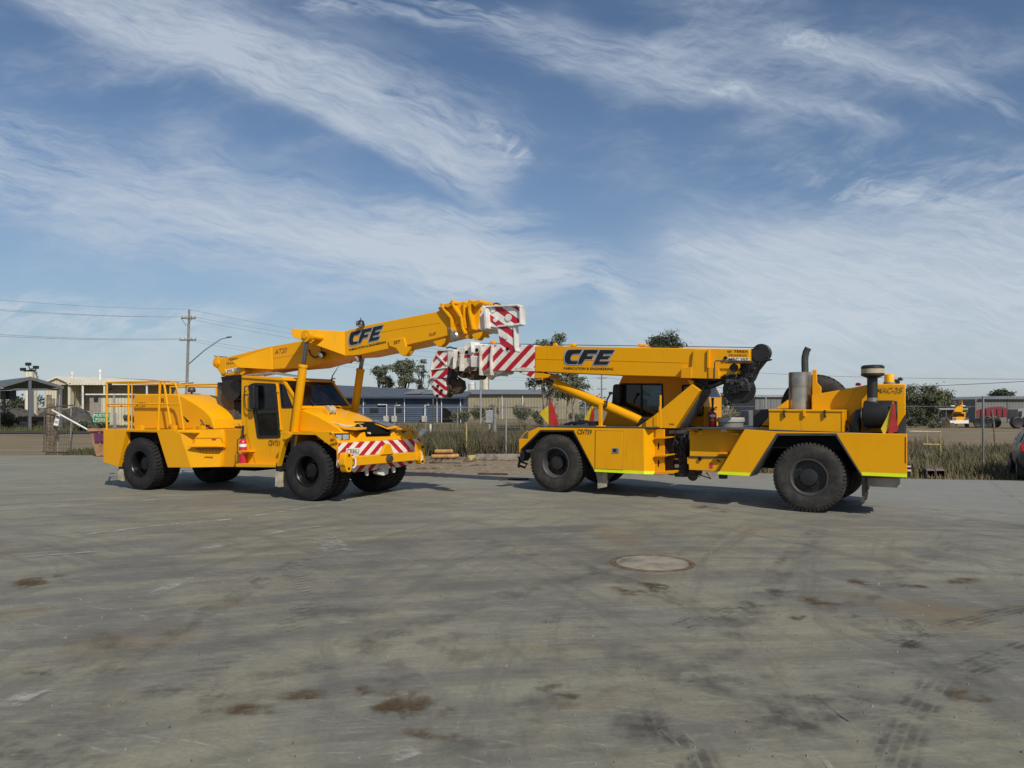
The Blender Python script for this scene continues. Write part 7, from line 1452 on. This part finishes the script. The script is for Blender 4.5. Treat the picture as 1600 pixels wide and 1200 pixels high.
for i, (a, b, c_, d, r_) in enumerate(((570, 375, 560, 1110, .11), (610, 420, 595, 1100, .09), (655, 425, 620, 1080, .05), (675, 370, 640, 860, .03), (815, 350, 800, 620, .03))):
    p0, p1 = gx(c_, d, 32.5), gx(a, b, 32.5); mb = MB(); mb.tube([Vector((0, 0, -p0.z if i > 2 else -.05)), p1 - Vector((p0.x, p0.y, 0))], [r_, r_ * .9], 8); ob = mb.build('gate_post', M['wood'] if i < 3 else M['galv']); ob.location = (p0.x, p0.y + .25 + .05 * i, 0)
    tag(ob, ('stout timber post, leftmost at the mesh gate', 'second timber post at the mesh gate', 'thin timber post third from the left at the gate', 'thin steel post leaning right of the timber gate posts', 'short steel post rising behind the mesh gate')[i], 'post', 'posts at the mesh gate')
mb = MB(); a = [gx(*p, 32.2) for p in ((700, 620), (752, 626), (725, 762), (668, 755))]; c_ = a[0].copy(); mb.loft([p - c_ for p in a], [p - c_ + Vector((0, .02, 0)) for p in a]); sg = mb.build('gate_sign', M['plate']); sg.location = c_; tag(sg, 'tilted white notice with faded dark writing hung on the mesh gate', 'sign')
fl2 = [gx(*p, 32.19) - c_ for p in ((690, 672), (738, 676), (698, 640), (680, 728), (728, 735), (688, 695))]
text_mesh('DRY', fl2[0], fl2[1], fl2[2], 'notice_text', M['dgrey'], sg, .02); text_mesh('ONLY', fl2[3], fl2[4], fl2[5], 'notice_text', M['dgrey'], sg, .02)
mb = MB(); a, b = gx(650, 565, 32.1), gx(1140, 835, 31.6); mb.tube([Vector((0, 0, 0)), b - a], .035, 8); bp = mb.build('boom_gate_pole', M['white']); bp.location = a; tag(bp, 'long white pole slanting down from the mesh gate to the skip bin', 'pole')
# green assembly sign
p0 = gx(1160, 718, 32.6); t = thing('muster_sign', 'green muster sign with white words on a post above the skip bin', 'sign', (p0.x + .85, 32.6, 0)); o = Vector(t.location)
mb = MB(); a = [gx(*p, 32.6) - o for p in ((1162, 718), (1376, 720), (1376, 594), (1162, 592))]; mb.loft(a, [p + Vector((0, .02, 0)) for p in a]); bd = mb.build('sign_board', simple('sign_green', (.01, .22, .085), .5, var=.05), t)
a = [gx(*p, 32.59) - o for p in ((1174, 650), (1364, 651), (1174, 612), (1196, 703), (1342, 704), (1196, 666))]; text_mesh('MUSTER', a[0], a[1], a[2], 'sign_words', M['white'], bd, .012, spacing=1.12); text_mesh('POINT', a[3], a[4], a[5], 'sign_words', M['white'], bd, .012, spacing=1.12)
a = [gx(*p, 32.585) - o for p in ((1168, 713), (1370, 714), (1370, 600), (1168, 598))]; mb = MB(); 
for i in range(4): mb.tube([a[i], a[(i + 1) % 4]], .008, 4)
mb.build('sign_border', M['white'], bd); mb = MB(); mb.tube([(.1, .06, -.02), (.1, .06, a[2].z)], .03, 8); mb.build('post', M['galv'], t)
mb = MB(); p = gx(1425, 380, 33.4); mb.tube([(0, 0, 0), (0, 0, p.z)], .04, 8); ob = mb.build('steel_post', M['galv']); ob.location = (p.x, 33.4, 0); tag(ob, 'steel post seen through the handrails of the left crane', 'post')
# skip bin
D = 31.0; q0, q1 = gx(1200, 1142, D), gx(1135, 800, D); h_ = q1.z; x0, x1 = q0.x, q0.x + 2.6
t = thing('skip_bin', 'rusty orange skip bin filled with rubbish behind the left crane tail', 'skip bin', (x0, D, 0)); tp = q1.x - x0
mb = MB(); lo = [(0, 0), (2.4, 0), (2.4, 1.4), (0, 1.4)]; hi = [(tp, -.12), (2.4 - tp, -.12), (2.4 - tp, 1.5), (tp, 1.5)]
mb.rings([[Vector((a, b, .02)) for a, b in lo], [Vector((a, b, h_)) for a, b in hi], [Vector((a + (.06 if a < 1 else -.06), b + (.06 if b < .5 else -.06), h_)) for a, b in hi], [Vector((a + (.1 if a < 1 else -.1), b + (.1 if b < .5 else -.1), h_ - .25)) for a, b in hi]], smooth=False); mb.build('bin_body', M['rustbin'], t, .01)
for k in range(5): xk = .18 + k * .5; mb = MB(); mb.loft([Vector((xk, -.03, .05)), Vector((xk + .07, -.03, .05)), Vector((xk + .07, .05, .05)), Vector((xk, .05, .05))], [Vector((xk, -.16, h_ - .1)), Vector((xk + .07, -.16, h_ - .1)), Vector((xk + .07, -.1, h_ - .1)), Vector((xk, -.1, h_ - .1))]); mb.build('bin_rib', M['rustbin'], t)
mb = MB(); mb.box((tp - .04, -.19, h_ - .09), (2.4 - tp + .04, -.12, h_ + .02)); mb.build('rim', M['rustbin'], t); mb = MB(); mb.loft([Vector((.02, -.16, .62)), Vector((.8, -.16, .62)), Vector((.8, -.20, .95)), Vector((.02, -.20, .95))], [Vector((.02, -.05, .62)), Vector((.8, -.05, .62)), Vector((.8, -.08, .95)), Vector((.02, -.08, .95))]); mb.build('purple_panel', simple('faded_purple', (.13, .03, .10), .6), t)
rr_ = random.Random(3); mb = MB()
for k in range(26):
    x, y, z = rr_.uniform(.1, 2.2), rr_.uniform(.1, 1.2), h_ - .2; s = rr_.uniform(.1, .25); c8 = [Vector((rr_.uniform(-s, s), rr_.uniform(-s, s), rr_.uniform(0, s * 1.2))) + Vector((x, y, z)) for _ in range(8)]
    r_ = bmesh.ops.convex_hull(mb.bm, input=[mb.bm.verts.new(v) for v in c8])
ru = mb.build('rubbish', M['rustbrown']); ru.location = (x0, D, 0); tag(ru, 'heap of dark rubbish filling the skip bin', 'rubbish', kind='stuff')
# flatbed wreck and dark mounds on the left
c_ = Wp(52, 0, 69); t = thing('flatbed_trailer', 'rusty flatbed trailer parked in grass under the open carport', 'trailer', (c_.x, 69, 0)); mb = MB(); mb.box((-1.4, 0, .75), (1.2, 2, 1.1)); mb.build('deck', M['rustbrown'], t); mb = MB(); mb.box((-1.3, .2, .5), (1.1, .35, .75)); mb.build('chassis', M['rustbrown'], t)
for x_ in (-.9, .7): mb = MB(); mb.lathe((x_, .0, .42), (0, 1, 0), [(0, 0), (.25, 0), (.4, .03), (.4, .25), (0, .27)], 16, cap=False); mb.build('wheel', M['black'], t)
def mound(px, D, w_, h_, label, mt):
    c_ = Wp(px, 0, D); mb = MB(); rr_ = random.Random(int(px)); n = 20; rg = []
    for j in range(7):
        f = j / 6; rg.append([Vector((math.cos(2 * math.pi * k / n) * w_ / 2 * math.cos(f * 1.5) * rr_.uniform(.9, 1.1), math.sin(2 * math.pi * k / n) * 1.8 * math.cos(f * 1.5) * rr_.uniform(.9, 1.1), h_ * math.sin(f * 1.5) * rr_.uniform(.92, 1.06) - .05)) for k in range(n)])
    mb.rings(rg); ob = mb.build('dirt_mound', mt); ob.location = (c_.x, D, 0); tag(ob, label, 'mound', 'dark mounds on the left')
M['dsoil'] = simple('dark_soil', (.07, .066, .06), .95, var=.3, scale=2, bumpy=.5)
mound(118, 80, 3.6, 2.0, 'tall dark mound before the cream shed', M['dsoil']); mound(84, 78, 3.2, 2.0, 'dark mound under the carport beside the gate posts', M['dsoil']); mound(30, 86, 4.4, 1.9, 'low dark mound seen through the carport', M['dsoil'])
# ================================================================= things between the cranes
D = 27.3; p0 = Wp(665, 0, D); t = thing('wooden_pallet', 'grey wooden pallet on the ground between the cranes', 'pallet', (p0.x, D, 0), -.06)
for k in range(7): mb = MB(); mb.box((k * .205, 0, .125), (k * .205 + .13, 1.1, .15)); mb.build('top_board', M['wood'], t)
for k in range(3): mb = MB(); mb.box((0, k * .48, .03), (1.36, k * .48 + .1, .122)); mb.build('bearer', M['wood'], t)
for k in range(3): mb = MB(); mb.box((k * .62, 0, .0), (k * .62 + .12, 1.08, .027)); mb.build('base_board', M['wood'], t)
for i, (a, b, z, yy, lab) in enumerate(((.18, 1.05, .23, .15, 'orange roll lying at the front of the pallet'), (.35, 1.15, .23, .38, 'orange roll lying in the middle of the pallet'), (.28, .95, .40, .28, 'orange roll lying on top of the two others on the pallet'))):
    mb = MB(); mb.tube([(0, 0, 0), (.03, 0, 0), (b - a - .03, .03, .01), (b - a, .03, .01)], [.05, .075, .075, .055], 12); ob = mb.build('orange_roll', M['orng']); ob.location = (p0.x + a, D + yy, z); tag(ob, lab, 'roll', 'orange rolls on the pallet')
mb = MB(); rr_ = random.Random(6); bmesh.ops.convex_hull(mb.bm, input=[mb.bm.verts.new((rr_.uniform(0, .5), rr_.uniform(0, .35), rr_.uniform(0, .26))) for _ in range(18)]); ob = mb.build('yellow_sack', M['ycol']); ob.location = (Wp(727, 0, 28.2).x, 28.0, 0); tag(ob, 'crumpled yellow sack on the ground right of the pallet', 'sack')
p0, p1 = Wp(741, 0, 28.9), Wp(822, 0, 28.6); mb = MB(); mb.loft([Vector((0, 0, 0)), Vector((0, .42, 0)), Vector((0, .38, .22)), Vector((0, .06, .22))], [Vector((p1.x - p0.x, -.3, 0)), Vector((p1.x - p0.x, .12, 0)), Vector((p1.x - p0.x, .08, .24)), Vector((p1.x - p0.x, -.24, .24))]); ob = mb.build('concrete_kerb_block', simple('old_concrete', (.24, .21, .17), .9, var=.3, scale=4, bumpy=.5), None, .03); ob.location = (p0.x, 28.9, 0); tag(ob, 'long worn concrete kerb block left of the right crane front wheel', 'kerb')
p = Wp(729.5, 0, 31.5); mb = MB(); mb.tube([(0, 0, 0), (-.03, 0, Wp(0, 661, 31.5).z)], .03, 6); ob = mb.build('marker_stake', M['ycol']); ob.location = (p.x, 31.5, 0); tag(ob, 'thin yellow stake in the weeds behind the pallet', 'stake')
p = Wp(672.5, 0, 40); mb = MB(); mb.tube([(0, 0, 0), (0, 0, Wp(0, 663, 40).z)], .055, 8); ob = mb.build('white_guide_post', M['white']); ob.location = (p.x, 40, 0); tag(ob, 'short white guide post right of the left crane front', 'post')
p = Wp(773, 0, 60); mb = MB(); mb.tube([(0, 0, 0), (0, 0, Wp(0, 635, 60).z)], .14, 8); ob = mb.build('timber_post', M['pole']); ob.location = (p.x, 60, 0); tag(ob, 'stout grey timber post before the bushes of the beige shed', 'post')
p = Wp(765, 0, 60); t = thing('meter_box', 'pale meter box on a stand left of the stout timber post', 'meter box', (p.x, 60, 0)); mb = MB(); mb.box((-.32, 0, .75), (.3, .3, 1.75)); mb.build('box_body', M['galv'], t, .03); mb = MB(); mb.box((-.06, .1, 0), (.06, .2, .745)); mb.build('stand', M['galv'], t)
M['beam'] = simple('sun_faded_rusty_steel', (.21, .165, .13), .8, var=.3, scale=6)
# ================================================================= right-hand items
for i, (a, b) in enumerate(((1445.5, 1458.5), (1460, 1474))):
    D = 21.7; p0, p1 = Wp(a, 0, D), Wp(b, 0, D); w_ = p1.x - p0.x; mb = MB(); h_ = .20; L_ = 2.2; dx_ = 1.05
    pr = [(0, 0), (w_, 0), (w_, h_), (0, h_), (0, h_ - .012), (.012, h_ - .012), (w_ - .012, h_ - .012), (w_ - .012, .012), (.012, .012), (.012, h_ - .02), (0, h_ - .02)]
    mb.loft([Vector((x, 0, z)) for x, z in pr], [Vector((x + dx_, L_, z)) for x, z in pr]); ob = mb.build('steel_beam', M['beam']); ob.location = (p0.x + .05, D, .01); tag(ob, ('hollow rusty steel beam on the ground, the left of the two right of the crane tail', 'hollow rusty steel beam on the ground, the right one of the pair')[i], 'steel beam', 'steel beams on the ground')
t = thing('pipe_rail', 'faded yellow pipe barrier in the weeds right of the right crane', 'barrier', (Wp(1470, 0, 29).x, 29, 0)); o = Vector(t.location)
kq = lambda a, b: Wp(1400 + a * .14164, 590 + b * .14164, 29) - o
mb = MB(); mb.tube([kq(140, 592), kq(490, 597), Vector((kq(492, 0).x, 0, 0))], .025, 8); mb.build('rail', M['ycol'], t); mb = MB(); mb.tube([kq(340, 597), kq(343, 735)], .018, 6); mb.build('upright', M['ycol'], t); mb = MB(); mb.tube([kq(300, 735), kq(480, 738)], .022, 6); mb.build('lower_rail', M['ycol'], t)
# hatchback at the right edge
D = 21.3; p0 = Wp(1577, 0, D); t = thing('parked_car', 'dark grey car with red tail lamps cut off by the right edge', 'car', (15.33, 21.86, 0), -.518); M['carp'] = simple('dusty_grey_car_paint', (.055, .055, .058), .4, var=.2, coat=.3)
secs = [(-1.95, .55, .95, .74), (-1.9, .42, 1.0, .80), (-1.75, .36, 1.02, .86), (-1.1, .30, 1.02, .88), (.4, .30, .98, .88), (1.3, .30, .88, .86), (1.9, .36, .75, .76), (2.0, .5, .65, .6)]
mb = MB(); rg = []
for y, z0, z1, hw in secs: rg.append([Vector((-hw * .92, y, z0)), Vector((-hw, y, z0 + .15)), Vector((-hw, y, z1 - .22)), Vector((-hw * .93, y, z1)), Vector((hw * .93, y, z1)), Vector((hw, y, z1 - .22)), Vector((hw, y, z0 + .15)), Vector((hw * .92, y, z0))])
mb.rings(rg, smooth=True); body = mb.build('body', M['carp'], t, .02)
mb = MB(); rg = []
for y, z1, hw in ((-1.80, 1.02, .80), (-1.45, 1.36, .66), (-1.2, 1.41, .64), (-.2, 1.43, .64), (.35, 1.36, .64), (1.0, 1.0, .76)): rg.append([Vector((-.84 if z1 < 1.1 else -.83, y, .97)), Vector((-hw, y, z1)), Vector((hw, y, z1)), Vector((.84 if z1 < 1.1 else .83, y, .97))])
mb.rings(rg, smooth=False); cabn = mb.build('cabin', M['carp'], t, .03)
mb = MB(); mb.loft([Vector((-.68, -1.77, 1.08)), Vector((.68, -1.77, 1.08)), Vector((.58, -1.50, 1.34)), Vector((-.58, -1.50, 1.34))], [Vector((-.68, -1.79, 1.09)), Vector((.68, -1.79, 1.09)), Vector((.58, -1.52, 1.35)), Vector((-.58, -1.52, 1.35))]); mb.build('rear_window', M['winD'], t)
mb = MB(); mb.face([Vector((-.828, -1.3, 1.04)), Vector((-.828, .75, 1.04)), Vector((-.68, .3, 1.33)), Vector((-.68, -1.2, 1.35))]); mb.build('side_window', M['winD'], t)
for sx in (-1, 1): mb = MB(); mb.box((sx * .78 - .07, -1.93, .80), (sx * .78 + .07, -1.80, 1.0)); mb.build('tail_lamp', M['redlens'], t, .02)
for sx in (-1, 1):
    for y in (-1.25, 1.3): mb = MB(); mb.lathe((sx * .90, y, .31), (-sx, 0, 0), [(0, .03), (.17, .03), (.19, 0), (.29, .0), (.315, .03), (.315, .2), (0, .2)], 24, cap=False); wv = mb.build('wheel', M['tyre_clean'], t); mb = MB(); mb.lathe((sx * .902, y, .31), (-sx, 0, 0), [(0, .0), (.05, .0), (.17, .012), (.18, .03)], 20, cap=False); mb.build('hub_cap', M['galv'], wv)
mb = MB(); mb.box((-.26, -1.96, .62), (.26, -1.94, .74)); mb.build('rear_plate', M['plate'], t)
# distant machines
D = 76; o = Wp(1495, 0, D); t = thing('distant_crane', 'small distant yellow crane facing us in the field on the right', 'crane', (o.x, D, 0)); o = Vector(t.location); q6 = lambda a, b: Wp(1400 + a * .125, 580 + b * .125, D) - o
def pz(name, mat, pts, y0, y1, par=None): mb = MB(); a = [q6(*p) for p in pts]; mb.loft([p + Vector((0, y0, 0)) for p in a], [p + Vector((0, y1, 0)) for p in a]); return mb.build(name, mat, par or t, .02)
pz('cab', Y, [(698, 515), (868, 515), (872, 610), (715, 610)], .4, 2.4); pz('windscreen', M['winD'], [(712, 530), (848, 528), (842, 566), (725, 568)], .36, .39); pz('hood', Y, [(705, 575), (868, 572), (872, 640), (690, 640)], -1.0, .4)
pz('bumper', M['plate'], [(672, 615), (905, 612), (910, 650), (680, 655)], -1.2, -1.0); pz('boom', Y, [(720, 505), (775, 420), (800, 360), (828, 365), (835, 420), (832, 512)], -.6, 3); pz('boom_head', M['rustbrown'], [(780, 365), (825, 358), (826, 410), (780, 415)], -.8, -.6); pz('hazard_panel', M['plate'], [(690, 428), (735, 428), (735, 444), (690, 444)], -.5, -.4); pz('hazard_panel', M['plate'], [(825, 428), (865, 428), (865, 444), (825, 444)], -.5, -.4)
for x_ in (720, 880): a = q6(x_, 668); mb = MB(); mb.lathe((a.x - .2, -.6, .55), (1, 0, 0), [(0, 0), (.3, 0), (.55, .05), (.55, .45), (0, .45)], 20, cap=False); mb.build('wheel', M['black'], t)
shear(t, .58)
D = 75.5; c_ = Wp(1480, 0, D); rr_ = random.Random(4); mb = MB(); mb.lathe((0, 0, -.1), (0, 0, 1), [(1.0, 0), (.8, .5), (.4, .9), (0, 1.1)], 9, cap=False, smooth=False)
t = thing('scrap_heap', 'dark heap of scrap steel left of the distant yellow crane', 'scrap heap', (c_.x, D, 0))
for k in range(40): x, y, z = rr_.gauss(0, .45), rr_.uniform(-.4, .4), rr_.uniform(0, 1.2); a = rr_.uniform(0, 3.14); mb.tube([(x, y, z * .6), (x + math.cos(a) * .6, y, min(1.7, z * .6 + abs(math.sin(a)) * .6))], .05, 5)
mb.build('scrap', M['rustbrown'], t); mb = MB(); mb.lathe((-.5, -.4, .5), (0, 1, 0), [(0, 0), (.3, 0), (.5, .05), (.5, .35), (0, .35)], 18, cap=False); mb.build('drum', M['black'], t)
D = 75; c_ = Wp(1549, 0, D); t = thing('tipper_trailer', 'red tipper trailer standing before the grey warehouse', 'trailer', (c_.x, D, 0)); o = Vector(t.location)
pz('tub', simple('faded_red_paint', (.19, .02, .03), .5), [(1000, 490), (1150, 450), (1310, 440), (1390, 460), (1392, 575), (1300, 580), (1270, 560), (1005, 570)], 0, 2.3); pz('chassis', M['black'], [(1000, 575), (1290, 572), (1290, 610), (1000, 612)], .2, 2.0)
for x_ in (1025, 1100, 1185, 1255): a = q6(x_, 655); mb = MB(); mb.lathe((a.x, -.05, .5), (0, 1, 0), [(0, .05), (.25, .04), (.42, 0), (.5, .05), (.5, .4), (0, .42)], 20, cap=False); mb.build('wheel', M['black'], t)
for x_ in (1060, 1120, 1190, 1260, 1330): pz('tub_rib', t.children[0].data.materials[0], [(x_, 470), (x_ + 10, 470), (x_ + 10, 572), (x_, 572)], -.06, -.003)
shear(t, .62)
D = 72; c_ = Wp(1594, 0, D); t = thing('grey_tractor', 'grey tractor half cut off at the right edge of the field', 'tractor', (c_.x, D, 0)); o = Vector(t.location)
pz('cab', M['grey'], [(1545, 480), (1560, 470), (1700, 468), (1710, 600), (1540, 600)], .2, 1.8); pz('window', M['winD'], [(1550, 500), (1590, 498), (1588, 570), (1545, 572)], .15, .19)
for x_, r_ in ((1520, .55), (1660, .6)): a = q6(x_, 650); mb = MB(); mb.lathe((a.x, -.1, r_), (0, 1, 0), [(0, .05), (r_ * .5, .04), (r_ * .85, 0), (r_, .06), (r_, .45), (0, .47)], 22, cap=False); mb.build('wheel', M['black'], t)
# wood stack and grey container seen over the right deck
D = 60; c_ = Wp(1165, 0, D); t = thing('brush_pile', 'heap of brown sticks seen behind the grey tub', 'brush pile', (c_.x, D, 0)); rr_ = random.Random(8); mb = MB()
for k in range(160): x, y, z = rr_.gauss(0, .75), rr_.uniform(-.5, .5), abs(rr_.gauss(0, .55)); a = rr_.uniform(-.6, .6); mb.tube([(x - .4 * math.cos(a), y, z + .05), (x + .4 * math.cos(a), y + .1, z + .05 + .4 * math.sin(a))], .03, 4)
mb.build('sticks', simple('brown_sticks', (.20, .12, .08), .9, var=.3), t)
mb = MB(); c_ = Wp(1188, 0, 58); mb.box((-.9, 0, 0), (1.3, 2, 1.75)); mb.box((-.94, -.04, 1.6), (1.34, 2.04, 1.8)) if False else None; ob = mb.build('grey_tank', M['steelgrey'], None, .08); ob.location = (c_.x, 58, 0); tag(ob, 'dark grey tank standing behind the deck left of the toolbox', 'tank')

# loose boards and offcuts on the dirty strip between the cranes
rr_ = random.Random(31)
for i, (px, py, ln, an, lab) in enumerate(((652, 733, 1.5, .15, 'weathered board on the dirt nearest the left crane bumper'), (770, 742, .9, -.25, 'short dark offcut on the dirt left of the right crane front wheel'), (803, 752, .8, .1, 'dark steel offcut just left of the right crane front tyre'), (735, 728, 1.1, .35, 'crooked board on the dirt in front of the yellow sack'))):
    g = Gp(px, py); mb = MB(); mb.box((-ln / 2, -.06, 0), (ln / 2, .06, .045)); ob = mb.build('loose_board', M['wood'] if i in (0, 3) else M['rustbrown'], None, .004); ob.location = (g.x, g.y, gz(g.x, g.y) + .003); ob.rotation_euler = (0, 0, an); tag(ob, lab, 'board', 'loose boards between the cranes')
